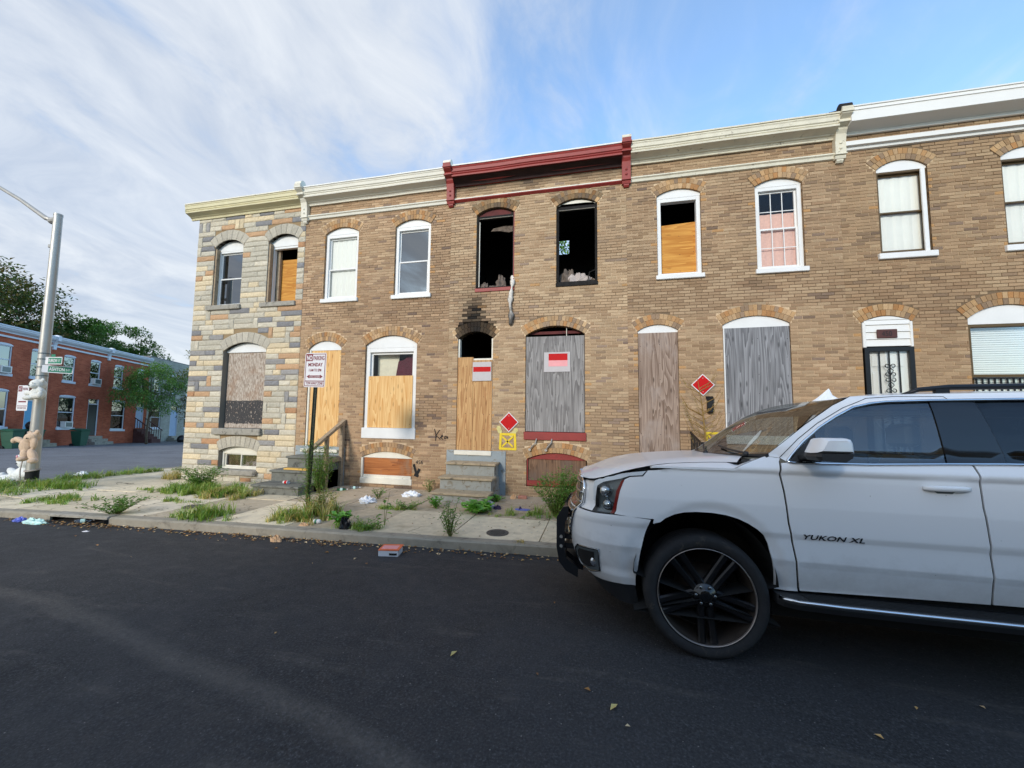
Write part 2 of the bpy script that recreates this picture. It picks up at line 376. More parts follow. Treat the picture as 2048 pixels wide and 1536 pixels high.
def osb(name, paint):
    m = NT(name); v = m.wcoord((20, 20, 6)); fl = m.n('ShaderNodeTexVoronoi'); fl.inputs['Scale'].default_value = 2.5; m.l(v, fl.inputs['Vector'])
    hs = m.n('ShaderNodeSeparateColor'); m.l(fl.outputs['Color'], hs.inputs[0])
    c = m.ramp(hs.outputs[0], [(0.0, B_(138, 122, 108)), (0.5, B_(166, 152, 138)), (1.0, B_(190, 178, 164))])
    nz = m.noise(m.wcoord(), 2.2, 6, 0.65); c = m.mix(m.ramp(nz, [(0.5, 0.0), (0.75, 0.6)]), c, B_(140, 98, 62))
    # a rough patch of black paint that once covered the lower third
    g = m.n('ShaderNodeNewGeometry'); sp = m.n('ShaderNodeSeparateXYZ'); m.l(g.outputs['Position'], sp.inputs[0])
    edge = m.noise(m.wcoord((6, 6, 6)), 1.0, 5, 0.7)
    zz = m.math('ADD', sp.outputs['Z'], m.math('MULTIPLY', edge, 0.12))
    up = m.ramp(zz, [(0.0, 1.0), (1.0, 1.0)])
    lo = m.math('GREATER_THAN', zz, 1.33); hi = m.math('LESS_THAN', zz, 1.92)
    chips = m.math('GREATER_THAN', m.noise(m.wcoord((24, 24, 12)), 1.0, 5, 0.7), 0.40)
    k = m.math('MULTIPLY', m.math('MULTIPLY', lo, hi), chips)
    c = m.mix(m.math('MULTIPLY', k, paint), c, B_(58, 58, 60))
    m.set(c, 0.9, 0, 0.2); m.bump(fl.outputs['Distance'], 0.4, 0.004); return m.m
osb('osb_weathered', 0.95)
glass('window_glass', (0.97, 0.98, 0.98), 0.0, k=.7)
glass('dark_window_glass', (0.16, 0.19, 0.22), 0.16)
glass('car_glass', (0.70, 0.82, 0.86), 0.06, k=.8)
glass('tinted_glass', (0.05, 0.06, 0.075), 0.03, k=.4)
glass('lamp_glass', (0.86, 0.89, 0.9), 0.02, k=.5)
glass('bottle_green', (0.25, 0.75, 0.35), 0.06); glass('bottle_clear', (0.8, 0.84, 0.86), 0.08)

def asphalt(name, base, speck, streaks):
    m = NT(name); v = m.wcoord()
    fine = m.noise(v, 70, 6, 0.75); mid = m.noise(v, 7, 5, 0.6); big = m.noise(v, 0.7, 4, 0.6, 0.5)
    c = m.ramp(fine, [(0.38, tuple(x*0.35 for x in base)), (0.56, base), (0.72, speck)])
    c = m.mix(m.ramp(big, [(0.35, 0.0), (0.7, 0.45)]), c, tuple(x*1.5 for x in base))
    if streaks:
        # dusty wheel tracks swinging across the fresh mat, and dry scuffs
        g = m.n('ShaderNodeNewGeometry'); sp = m.n('ShaderNodeSeparateXYZ'); m.l(g.outputs['Position'], sp.inputs[0])
        wob = m.math('MULTIPLY', m.noise(m.wcoord((0.8, 0.8, 0.5)), 1.0, 5, .65), 0.30)
        # curve  y = 2.45 - 0.33*(x+4.4) + ...  in the left foreground
        xx = m.math('ADD', sp.outputs['X'], 5.34)
        yl = m.math('ADD', m.math('SUBTRACT', 2.53, m.math('MULTIPLY', xx, 0.09)), m.math('MULTIPLY', m.math('MULTIPLY', xx, xx), -0.020))
        d = m.math('ABSOLUTE', m.math('ADD', m.math('SUBTRACT', sp.outputs['Y'], yl), m.math('SUBTRACT', wob, 0.15)))
        tr = m.ramp(d, [(0.0, 0.38), (0.05, 0.26), (0.12, 0.0)])
        tr = m.math('MULTIPLY', tr, m.ramp(m.noise(v, 30, 5, 0.7), [(0.3, 0.25), (0.65, 1.0)]))
        c = m.mix(tr, c, B_(120, 114, 106))
        sc = m.noise(m.wcoord((1.1, 5.5, 1), (0, 0, radians(-14))), 0.9, 6, 0.62, 0.3)
        scf = m.math('MULTIPLY', m.ramp(sc, [(0.57, 0.0), (0.70, 0.42)]), m.ramp(m.noise(v, 26, 4, 0.7), [(0.3, 0.1), (0.7, 1.0)]))
        c = m.mix(scf, c, B_(112, 106, 98))
        dots = m.n('ShaderNodeTexVoronoi'); dots.inputs['Scale'].default_value = 14; m.l(v, dots.inputs['Vector'])
        c = m.mix(m.ramp(dots.outputs['Distance'], [(0.0, 0.8), (0.045, 0.6), (0.06, 0.0)]), c, B_(150, 146, 140))
    rg = m.ramp(mid, [(0.3, 0.72), (0.7, 0.92)])
    m.set(c, rg, 0, 0.35)
    h = m.math('ADD', m.math('MULTIPLY', fine, 0.6), m.math('MULTIPLY', m.noise(v, 38, 3), 0.5)); m.bump(h, 0.75, 0.012)
    return m.m
asphalt('asphalt_new', (0.038, 0.038, 0.040), (0.125, 0.126, 0.13), True)
asphalt('asphalt_old', (0.17, 0.17, 0.178), (0.21, 0.21, 0.215), False)
plain('earth', B_(96, 84, 66), 1.0, var=0.3, vscale=5, bump=0.6)

# ------------------------------------------------------------------ ground
DX, DY = sin(radians(-20.5)), cos(radians(-20.5))     # the side street runs off this way, downhill
NX, NY = cos(radians(-20.5)), -sin(radians(-20.5))
RP = (-34.075, 19.203, -0.827)                       # foot of the red row
def kerbY(x): return 5.07+0.074*x
def main_h(y): return -0.2*(max(-1.0, min(1.25, abs(y)/5.05)))**2.15
def side_h(x, y):
    return max(-3.2, min(0.4, -0.24-0.045*(DX*x+DY*y-11.45)-0.014*(NX*x+NY*y+9.49)))
def road_h(x, y):
    t = smooth(-9.5, -15.0, x); return main_h(y)*(1-t)+side_h(x, y)*t
def walk_base(x): return lerp(-0.10, -0.20, min(1, max(0, (-6-x)/4.6)))
def walk_h(x, y):
    ky = kerbY(x); k = lerp(-0.085, -0.06, smooth(-2, -7, x)); t = (y-ky)/(8-ky)
    h = lerp(k, walk_base(x), max(0, min(1.0, t)))
    if y > 8: h -= 0.045*(y-8)
    if x < -10.6: h = lerp(h, max(h-0.04, side_h(x, y)+0.12), min(1, (-10.6-x)/2.0))
    return h
def sheet(name, mat, xs, ys, hf, kind='structure', test=None):
    mb = MB(); nx, ny = len(xs), len(ys)
    vs = [(x, y, hf(x, y)) for y in ys for x in xs]; fs = []
    for j in range(ny-1):
        for i in range(nx-1):
            cxm, cym = (xs[i]+xs[i+1])/2, (ys[j]+ys[j+1])/2
            if test is None or test(cxm, cym): fs.append((j*nx+i, j*nx+i+1, (j+1)*nx+i+1, (j+1)*nx+i))
    mb.idx(vs, fs); return mb.build(name, mat, smooth=True, kind=kind)
def frange(a, b, st):
    n = max(1, int(round((b-a)/st))); return [a+(b-a)*i/n for i in range(n+1)]
sheet('ground', 'earth', [-420, -260, -160, -110, -80]+frange(-60, 40, 4)+[60, 100, 180, 400], [-420, -200, -110, -70]+frange(-50, 60, 4)+[80, 120, 200, 420],
      lambda x, y: -0.42-0.02*max(0, abs(x)-60)*0 + (min(0, side_h(x, y)+0.24)-0.3 if x < -9 else 0))
sheet('road', 'asphalt_new', frange(-60, -16, 4)+frange(-15, 14, 0.5)+frange(16, 60, 4), frange(-8, 0, 1)+frange(0.25, 5.75, 0.25), road_h)
sheet('side_street', 'asphalt_old', frange(-60, -24, 3)+frange(-23, -8, 1), frange(4.0, 60, 1.0), lambda x, y: road_h(x, y)+0.004,
      test=lambda x, y: y > 5.2 or x < -13.5)
# ------------------------------------------------------------------ kerb and pavement
def kerb_path():
    P = [(x, kerbY(x)) for x in frange(-10.0, 14, 0.6)[::-1]]
    A, C, Bq = (-10.0, kerbY(-10.0)), (-12.45, kerbY(-12.45)), (-12.9, 7.2)
    P += [((1-t)**2*A[0]+2*t*(1-t)*C[0]+t*t*Bq[0], (1-t)**2*A[1]+2*t*(1-t)*C[1]+t*t*Bq[1]) for t in [i/10 for i in range(1, 11)]]
    P += [(-12.9-0.15*(y-7.2), y) for y in frange(7.8, 30, 0.6)]
    return P
KP = kerb_path()
def offs(P, d):
    out = []
    for i, p in enumerate(P):
        a, b = P[max(0, i-1)], P[min(len(P)-1, i+1)]; tx, ty = b[0]-a[0], b[1]-a[1]; L = sqrt(tx*tx+ty*ty)
        out.append((p[0]+ty/L*d, p[1]-tx/L*d))
    return out
KI = offs(KP, 0.16)
kerb = MB(); kerb.box(13.9, 14.0, kerbY(14)+.02, kerbY(14)+.1, -.4, -.12); kerb = kerb.build('kerb', 'concrete', kind='structure')
DRX0, DRX1 = -8.45, -7.35                      # kerb inlet of the storm drain
def kerb_seg(i0, i1, top_only=False):
    mb = MB(); rings = []
    for i in range(i0, i1+1):
        (ox, oy), (ix, iy) = KP[i], KI[i]; zt = walk_h(ix, iy)+0.012; zb = road_h(ox, oy)-0.12
        if top_only: zb = zt-0.05
        e = 0.004 if i in (i0, i1) else 0
        j = 0.004*noise.noise(Vector((ox*2, oy*2, 0)))
        rings.append([(ox, oy, zb), (lerp(ox, ix, 0.06), lerp(oy, iy, 0.06)+j, zt-0.02), (lerp(ox, ix, 0.2), lerp(oy, iy, 0.2), zt+j), (ix, iy, zt+j), (ix, iy, zb)])
    mb.loft(rings, True, True); return mb
i = 0
while i < len(KP)-1:
    n = min(3, len(KP)-1-i)
    inlet = any(DRX0-0.1 < KP[k][0] < DRX1+0.1 and KP[k][1] < 6 for k in range(i, i+n+1)) and KP[i][0] < DRX1+0.7
    mb = kerb_seg(i, i+n)
    if not (KP[i][0] <= -5.7 and KP[i+n][0] >= -9.5 and KP[i][1] < 6):
        o = mb.build('kerb_stone', 'concrete', kerb)
    i += n
# storm drain: two cheeks, cast lintel and a throat blackened to stand in for shade
gone = [p for p in KP if DRX0-0.36 <= p[0] <= DRX1+0.36]
sd = thing('storm_drain', 'concrete kerb inlet of a storm drain with a dark slot', 'drain', (-7.9, kerbY(-7.9), -0.2))
def lin(x): return kerbY(x)
xa, xb = -9.40, -5.80
for a, b in ((xa, DRX0), (DRX1, xb)):
    mb = MB(); mb.loft([[(x, lin(x), -0.36), (x, lin(x)+0.012, -0.07), (x, lin(x)+0.04, walk_h(x, lin(x))+0.012), (x, lin(x)+0.16, walk_h(x, lin(x))+0.014), (x, lin(x)+0.16, -0.36)] for x in frange(a, b, 0.5)])
    mb.build('cheek', 'concrete', sd)
mb = MB(); mb.loft([[(x, lin(x)-0.012, -0.078), (x, lin(x)-0.012, -0.048), (x, lin(x)+0.02, -0.036), (x, lin(x)+0.16, -0.040), (x, lin(x)+0.16, -0.078)] for x in frange(DRX0, DRX1, 0.4)])
mb.build('lintel', 'stone_sill', sd)
mb = MB(); mb.box(DRX0, DRX1, lin(-7.9)+0.0, lin(-7.9)+0.62, road_h(-7.9, lin(-7.9))-0.002, -0.079, skip='f'); mb.build('throat', 'char_and_shade', sd)
def clip_convex(poly, C):
    for i in range(len(C)-1):
        (ax, ay), (bx, by) = C[i], C[i+1]; out = []
        def side(p): return (bx-ax)*(p[1]-ay)-(by-ay)*(p[0]-ax)
        for j in range(len(poly)):
            p, q = poly[j], poly[(j+1) % len(poly)]; sp, sq = side(p), side(q)
            if sp <= 0: out.append(p)
            if sp*sq < 0: t = sp/(sp-sq); out.append((p[0]+(q[0]-p[0])*t, p[1]+(q[1]-p[1])*t))
        poly = out
        if len(poly) < 3: return []
    return poly
KB = offs(KP, 0.05); mb = MB()
for xa_ in frange(-17, 13.5, 0.5):
    for ya_ in frange(3.5, 30, 0.5):
        if ya_ > 8.2 and xa_ > -10.6: continue
        pl = clip_convex([(xa_, ya_), (xa_+.5, ya_), (xa_+.5, ya_+.5), (xa_, ya_+.5)], KB)
        if len(pl) >= 3: mb.face([(x, y, walk_h(x, y)-.03) for x, y in pl])
sidewalk = mb.build('sidewalk', 'earth', kind='structure')
_xs = [-0.79-1.24*k for k in range(-12, 9)]
_xs = [x for x in _xs if x > -10.4]+[-10.6, -11.8, -13.2, -15.5]
_xs = sorted(set(round(x, 3) for x in _xs))
slab_cols = [B_(224, 210, 182), B_(218, 204, 176), B_(228, 214, 188), B_(212, 198, 170)]
def slab(x0, x1, y0, y1, col):
    g = 0.008
    pl = clip_convex([(x0+g, y0+g), (x1-g, y0+g), (x1-g, y1-g), (x0+g, y1-g)], KI)
    if not pl: return
    a = sum(pl[i][0]*pl[(i+1) % len(pl)][1]-pl[(i+1) % len(pl)][0]*pl[i][1] for i in range(len(pl)))
    if abs(a) < 0.05: return
    if a < 0: pl = pl[::-1]
    t1, t2 = RND.uniform(-.006, .006), RND.uniform(-.006, .006); cxm = (x0+x1)/2; cym = (y0+y1)/2
    top = [(x, y, walk_h(x, y)+t1*(x-cxm)+t2*(y-cym)+RND.uniform(0, .002)) for x, y in pl]; n = len(pl)
    mb = MB(); mb.idx(top+[(x, y, z-0.06) for x, y, z in top], [tuple(range(n))]+[(i, i+n, (i+1) % n+n, (i+1) % n) for i in range(n)], col)
    k = RND.uniform(.9, 1.1); mb.c = [tuple(v*k for v in c) for c in mb.c]
    mb.build('paving_slab', 'concrete_slab', sidewalk)
for xa_, xb_ in zip(_xs, _xs[1:]):
    xm = (xa_+xb_)/2
    rows = [(3.8, 6.28), (6.28, 7.985)] if xm > -10.6 else [(3.6, 5.2), (5.2, 6.6), (6.6, 8.0), (8.0, 9.4), (9.4, 10.8), (10.8, 12.6), (12.6, 15), (15, 18), (18, 22), (22, 29)]
    for r, (ya, yb) in enumerate(rows):
        c = RND.choice(slab_cols)
        if xm > -10.6 and r == 1 and xm > -6.2: c = B_(184, 168, 144)
        if xm > -10.6 and r == 0 and (-4.6 < xm < -3.3 or -6.4 < xm < -5.6): c = B_(188, 174, 150)
        slab(xa_, xb_, ya, yb, c)
# meter lids
def lid(x, y, r, label):
    z = walk_h(x, y); mb = MB()
    mb.lathe([(r*0.98, -0.02), (r, 0.004), (r*0.9, 0.008), (r*0.86, 0.004), (r*0.1, 0.006)], (x, y, z+0.002), n=28)
    for k in range(-4, 5):
        h = sqrt(max(0, 0.7-(k/5)**2))*r*0.8; mb.box(x-h, x+h, y+k*r*0.16-0.006, y+k*r*0.16+0.006, z+0.006, z+0.012)
    tag(mb.build('meter_lid', 'iron_lid'), label, 'lid')
plain('iron_lid', B_(88, 86, 82), 0.7, 0.4, var=0.2, vscale=14)
lid(-1.42, 5.44, 0.16, 'round grey iron meter lid in the slab ahead of the SUV bull bar')
lid(-6.92, 5.47, 0.16, 'round iron meter lid in the pavement before the stone-faced house')
lid(-5.11, 5.61, 0.15, 'dark round iron meter lid beside the no-parking post')

# ------------------------------------------------------------------ house fronts
FY = 8.0                                   # plane of the fronts
COURSE = 0.0597; BL = 0.2145
def arc_of(o):
    hw = (o['x1']-o['x0'])/2; h = max(0.02, o['zc']-o['zs']); Rr = (hw*hw+h*h)/(2*h)
    return (o['x0']+o['x1'])/2, hw, Rr, o['zc']-Rr
def arc_z(o, x):
    xm, hw, Rr, zc0 = arc_of(o); return zc0+sqrt(max(0, Rr*Rr-(x-xm)**2))
def open_half(o, z):
    xm, hw, Rr, zc0 = arc_of(o)
    if z < o['zb'] or z > o['zc']: return 0
    if z <= o['zs']: return hw
    return sqrt(max(0, Rr*Rr-(z-zc0)**2))
def ring_half(o, z, T):
    xm, hw, Rr, zc0 = arc_of(o); ta = hw/(o['zs']-zc0)
    if z < o['zb']: return 0
    if z <= o['zs']: return hw
    Ro = Rr+T
    if z > zc0+Ro: return 0
    return min(sqrt(max(0, Ro*Ro-(z-zc0)**2)), max((z-zc0)*ta, open_half(o, z)))
def free(xL, xR, z0, z1, ops, half):
    iv = [(xL, xR)]
    for o in ops:
        w = max(half(o, z0+(z1-z0)*k/4) for k in range(5))
        if w <= 0: continue
        xm = (o['x0']+o['x1'])/2; a, b = xm-w, xm+w; nv = []
        for p, q in iv:
            if b <= p or a >= q: nv.append((p, q)); continue
            if a > p: nv.append((p, a))
            if b < q: nv.append((b, q))
        iv = nv
    return [(a, b) for a, b in iv if b-a > 0.004]

PAL = [(B_(188, 163, 133), 30), (B_(200, 177, 146), 18), (B_(176, 150, 121), 22), (B_(166, 144, 120), 12), (B_(160, 141, 124), 7), (B_(146, 127, 110), 5), (B_(194, 156, 112), 3), (B_(132, 116, 104), 2)]
PALW = sum(w for _, w in PAL)
def brick_col(x, z, rnd, dark=0.0):
    n1 = noise.noise(Vector((x*0.55, z*0.8, 3.1))); n2 = noise.noise(Vector((x*0.25+9, z*0.35, 7.7)))
    r = abs(rnd.gauss(0, .42))*PALW+n1*18
    c = PAL[0][0]
    acc = 0
    for cc, w in PAL:
        acc += w
        if r <= acc: c = cc; break
    else: c = PAL[3][0]
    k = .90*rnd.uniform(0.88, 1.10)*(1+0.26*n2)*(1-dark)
    return (c[0]*k, c[1]*k*(1-0.02*n1), c[2]*k)
def soot(x, z):
    """smoke stain on the burnt house: a plume above the door, licks round the openings and under the cornice"""
    s = 0.0
    w = 0.42-0.10*(z-3.3)
    if 3.2 < z < 4.7:
        n = noise.noise(Vector((x*5, z*4, 0)))*0.3
        s = max(s, (1-smooth(0.05, max(0.1, w*(1+n)), abs(x+2.68+0.05*(z-3.4))))*(1-smooth(3.75, 4.5, z+n*0.5))*1.05)
    if -3.1 < x < -2.2 and 3.3 < z < 3.62: s = max(s, 0.9-1.3*(abs(x+2.66)-0.28) if abs(x+2.66) > .28 else .9)
    for (a, b, t) in ((-2.67, -1.79, 6.2), (-.87, -.015, 6.2)):
        if a-.1 < x < b+.1 and t-.05 < z < t+.35: s = max(s, 0.55*(1-smooth(t, t+.3, z)))
    if -3.2 < x < 0.55 and z > 6.45: s = max(s, 0.55*smooth(6.5, 6.78, z+0.10*noise.noise(Vector((x*1.7, 0, 5)))))
    for (sx, sz, r) in ((-2.45, 4.05, .22), (-.25, 4.2, .16), (2.9, 4.12, .3), (-5.8, 4.05, .22)):
        d = sqrt((x-sx)**2+((z-sz)*1.4)**2)
        if d < r: s = max(s, 0.4*(1-d/r))
    return min(0.96, max(0, s))
NB_OBJ = 300
def brick_wall(house, xL, xR, zB, zT, ops, tone=1.0, sootf=None, seed=0, T=0.215, trim_lo=0):
    rnd = random.Random(seed); wall = MB(); bricks = []; arch = []
    rows = int((zT-zB)/COURSE)+1
    def jointcol(x, z):
        n = noise.noise(Vector((x*0.45+3, z*0.9, 1.3)))
        dk = smooth(-0.05, 0.25, n+0.55*(1-smooth(0.1, 0.55, abs(z-3.95)))-0.15)
        a, b = B_(222, 202, 170), B_(104, 90, 74)
        return tuple(lerp(p, q, dk*0.85)*t_ for p, q, t_ in zip(a, b, tone))
    for k in range(rows):
        z0 = zB+k*COURSE; z1 = min(zT, z0+COURSE)
        if z1-z0 < 0.01: continue
        for a, b in free(xL, xR, z0, z1, ops, open_half):           # mortar bed behind the bricks
            xs = frange(a, b, 0.16)
            for p, q in zip(xs, xs[1:]):
                c = jointcol((p+q)/2, (z0+z1)/2)
                if sootf: s_ = min(.98, 1.25*sootf((p+q)/2, (z0+z1)/2)); c = tuple(v*(1-s_) for v in c)
                wall.face([(p, FY+.009, z0), (q, FY+.009, z0), (q, FY+.009, z1), (p, FY+.009, z1)], c)
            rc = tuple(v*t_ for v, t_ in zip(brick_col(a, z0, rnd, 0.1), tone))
            for xe in ((a,) if a > xL+.01 else ())+((b,) if b < xR-.01 else ()):
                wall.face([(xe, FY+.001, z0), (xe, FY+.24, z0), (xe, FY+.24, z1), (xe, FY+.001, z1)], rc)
        off = [0, .5, .08, .55, 0, .46][k % 6]*BL+rnd.uniform(-.01, .01)
        if k % 7 == 6: step = BL/2
        else: step = BL
        for a, b in free(xL, xR, z0, z1, ops, lambda o, z: ring_half(o, z, T)):
            x = xL-BL+off; edges = []
            while x < b:
                if x > a+.03 and x < b-.03: edges.append(x)
                x += step*(1+rnd.uniform(-.03, .03)) if step == BL else BL
            pts = [a]+edges+[b]
            for p, q in zip(pts, pts[1:]):
                if q-p > 0.015: bricks.append((p+.0045 if p > a else p, q-.0045 if q < b else q, z0+.004, z1-.004))
    # arches: two rings of headers on edge
    for o in ops:
        if o.get('noarch'): continue
        xm, hw, Rr, zc0 = arc_of(o); ha = atan2(hw, o['zs']-zc0)
        for ring in range(2):
            r0 = Rr+ring*T/2; r1 = r0+T/2; n = max(7, int(2*ha*(r0+T/4)/0.072))
            for j in range(n):
                a0 = -ha+2*ha*j/n+.003/r0; a1 = -ha+2*ha*(j+1)/n-.003/r0
                q = [(xm+r*sin(t), zc0+r*cos(t)) for r, t in ((r0+.002, a0), (r0+.002, a1), (r1-.002, a1), (r1-.002, a0))]
                arch.append(q)
    wo = wall.build('front_wall', 'mortar', house)
    cx_, cz_ = 0.0, 1.62
    full = [b for b in bricks if abs((b[1]-b[0])-BL) < 0.024 and b[3]-b[2] > .05 and not (b[0] > 1.0 and b[3] < 2.0)]
    if sootf: full = [b for b in full if sootf((b[0]+b[1])/2, (b[2]+b[3])/2) < 0.02]
    full.sort(key=lambda b: (b[0]+b[1])**2/4+((b[2]+b[3])/2-cz_)**2)
    chosen = set(full[:NB_OBJ])
    rest = MB()
    protos = []
    for c in range(14):
        mb = MB(); brick_shape(mb, -BL/2+.0045, BL/2-.0045, -COURSE/2+.004, COURSE/2-.004, 0, tuple(v*t_ for v, t_ in zip(brick_col(rnd.uniform(-30, 30), rnd.uniform(0, 20), rnd), tone)), rnd)
        me_o = mb.build('brick', 'brick'); protos.append(me_o.data); bpy.data.objects.remove(me_o)
    protos2 = protos
    for b in bricks:
        xm, zm = (b[0]+b[1])/2, (b[2]+b[3])/2
        if b in chosen:
            o = link('brick', rnd.choice(protos2), wo); o.location = (xm, FY+rnd.uniform(-.002, .002), zm)
            o.scale = ((b[1]-b[0])/(BL-.009), 1, 1); o.rotation_euler = (rnd.uniform(-.02, .02), rnd.uniform(-.006, .006), rnd.uniform(-.006, .006))
        else:
            c = brick_col(xm, zm, rnd); c = tuple(v*t_ for v, t_ in zip(c, tone))
            near = min([min(abs(b[1]-o['x0']), abs(b[0]-o['x1'])) for o in ops if o['zb'] < zm < o['zs']]+[9])
            if near < .02 and b[1]-b[0] < .14 and rnd.random() < .28: c = tuple(v*t_ for v, t_ in zip(B_(196, 158, 112), tone))
            if sootf:
                s_ = sootf(xm, zm); s_ = min(.97, s_*rnd.uniform(.8, 1.15)); c = tuple(lerp(v, .012, s_) for v in c)
            brick_shape(rest, b[0], b[1], b[2], b[3], FY+rnd.uniform(-.003, .003), c, rnd)
    rest.build('bricks', 'brick', wo, kind='stuff')
    acols = [B_(198, 166, 124), B_(190, 154, 112), B_(190, 164, 130), B_(178, 150, 116), B_(204, 176, 138), B_(160, 140, 118), B_(190, 146, 100)]
    for q in arch:
        mb = MB(); c = rnd.choice(acols); k = rnd.uniform(.85, 1.1)
        xm, zm = sum(p[0] for p in q)/4, sum(p[1] for p in q)/4
        c = tuple(v*k*t_ for v, t_ in zip(c, tone))
        if sootf: s_ = sootf(xm, zm); c = tuple(lerp(v, .012, s_) for v in c)
        y = FY-.004+rnd.uniform(-.002, .002)
        mb.idx([(p[0], y, p[1]) for p in q]+[(p[0], FY+.17, p[1]) for p in q], [(0, 1, 2, 3), (0, 4, 5, 1), (1, 5, 6, 2), (2, 6, 7, 3), (3, 7, 4, 0)], c)
        mb.build('arch_brick', 'brick', wo)
    return wo
def brick_shape(mb, x0, x1, z0, z1, y, col, rnd):
    e = .003; j = lambda: rnd.uniform(-.0012, .0012)
    f = [(x0+e+j(), y+j(), z0+e+j()), (x1-e+j(), y+j(), z0+e+j()), (x1-e+j(), y+j(), z1-e+j()), (x0+e+j(), y+j(), z1-e+j())]
    s = [(x0, y+e, z0), (x1, y+e, z0), (x1, y+e, z1), (x0, y+e, z1)]
    b = [(x0, y+.016, z0), (x1, y+.016, z0), (x1, y+.016, z1), (x0, y+.016, z1)]
    fs = [(0, 1, 2, 3)]
    for i in range(4): k = (i+1) % 4; fs += [(i, i+4, k+4, k), (i+4, i+8, k+8, k+4)]
    mb.idx(f+s+b, fs, col)

def shell(house, xL, xR, zB, zT, mat, depth=10.0, floors=(0.72, 3.75), roof=None, partition=None):
    """party walls, rear wall, floors, ceiling and flat roof behind a front"""
    y0, y1 = FY+.24, FY+depth
    mb = MB()
    mb.box(xL, xL+.1, y0-.23, y1, zB, zT); mb.box(xR-.1, xR, y0-.23, y1, zB, zT); mb.box(xL+.1, xR-.1, y1-.1, y1, zB, zT)
    mb.build('party_wall', mat, house)
    mb = MB()
    for z in floors: mb.box(xL+.1, xR-.1, y0, y1-.1, z-.2, z)
    mb.build('floor_deck', mat, house)
    mb = MB()
    for a, b in (roof or [(y0-.2, y1)]): mb.box(xL, xR, a, b, zT-.42, zT-.12)
    return mb.build('roof', 'roof_felt', house)
def seg_panel(o, zlow, y0, y1, inset=0.0, n=12):
    """arched head infill between the intrados and a level line zlow"""
    xs = frange(o['x0']+inset, o['x1']-inset, (o['x1']-o['x0']-2*inset)/n)
    poly = [(x, max(zlow+.002, arc_z(o, x)-inset*.6)) for x in xs]
    mb = MB(); mb.prism([(xs[0], zlow)]+poly+[(xs[-1], zlow)], 'y', y0, y1); return mb
def frame_boxes(x0, x1, z0, z1, y0, y1, w, wb=None):
    mb = MB(); wb = wb or w
    mb.bbox(x0, x0+w, y0, y1, z0, z1, .004); mb.bbox(x1-w, x1, y0, y1, z0, z1, .004); mb.bbox(x0+w-.002, x1-w+.002, y0+.002, y1-.002, z1-w, z1, .004); mb.bbox(x0+w-.002, x1-w+.002, y0+.002, y1-.002, z0, z0+wb, .004); return mb
def sash_window(house, o, frame='white_paint', tymp=True, headh=None, back=None, sillmat=None, sill=(0.04, 0.10), split=0.5, glassm='window_glass', jamb=0.075, mull=None, lowtilt=0, rec=0.05, sashw=.035):
    """arched opening filled with a head panel, jambs, two sashes and glass"""
    x0, x1, zb = o['x0'], o['x1'], o['zb']; hz_ = headh if headh is not None else o['zs']-.02
    y = FY+rec
    w = frame_boxes(x0+.004, x1-.004, zb, hz_, y, y+.12, jamb, .05).build('window', frame, house)
    if tymp: seg_panel(o, hz_+.001, y, y+.05).build('head_panel', frame, w)
    xa, xb = x0+jamb, x1-jamb; zm = lerp(zb+.05, hz_-jamb, split)
    up = frame_boxes(xa, xb, zm-.02, hz_-jamb, y+.055, y+.09, sashw); lo = frame_boxes(xa, xb, zb+.05, zm+.02, y+.03, y+.065, sashw)
    us = up.build('sash', frame, w); ls = lo.build('sash', frame, w)
    if lowtilt: ls.location = (0, 0, 0); ls.rotation_euler = (0, 0, 0)
    g = MB(); g.face([(xa+sashw-.004, y+.072, zm), (xb-sashw+.004, y+.072, zm), (xb-sashw+.004, y+.072, hz_-jamb-sashw+.004), (xa+sashw-.004, y+.072, hz_-jamb-sashw+.004)]); g.build('pane', glassm, w)
    g = MB(); g.face([(xa+sashw-.004, y+.047, zb+.05+sashw-.004), (xb-sashw+.004, y+.047, zb+.05+sashw-.004), (xb-sashw+.004, y+.047, zm), (xa+sashw-.004, y+.047, zm)]); g.build('pane', glassm, w)
    if mull:
        for s_, (za, zb2), yy in ((us, (zm, hz_-jamb-sashw), y+.062), (ls, (zb+.05+sashw, zm-.015), y+.037)):
            m = MB()
            for k in range(1, mull[0]): xx = lerp(xa+sashw, xb-sashw, k/mull[0]); m.box(xx-.007, xx+.007, yy, yy+.01, za, zb2)
            for k in range(1, mull[1]): zz = lerp(za, zb2, k/mull[1]); m.box(xa+sashw, xb-sashw, yy+.001, yy+.009, zz-.007, zz+.007)
            m.build('glazing_bar', frame, w)
    if sillmat:
        m = MB(); m.bbox(x0-sill[0], x1+sill[0], FY-.05, FY+.16, zb-sill[1], zb+.004, .008); m.build('sill', sillmat, w)
    if back:
        for (m_, za, zb_, dy) in back:
            b = MB(); xs = frange(xa, xb, .05)
            for p, q in zip(xs, xs[1:]):
                d0 = .006*sin(p*40); d1 = .006*sin(q*40); b.face([(p, y+.10+dy+d0, za), (q, y+.10+dy+d1, za), (q, y+.10+dy+d1, zb_), (p, y+.10+dy+d0, zb_)])
            b.build('curtain', m_, w)
    return w
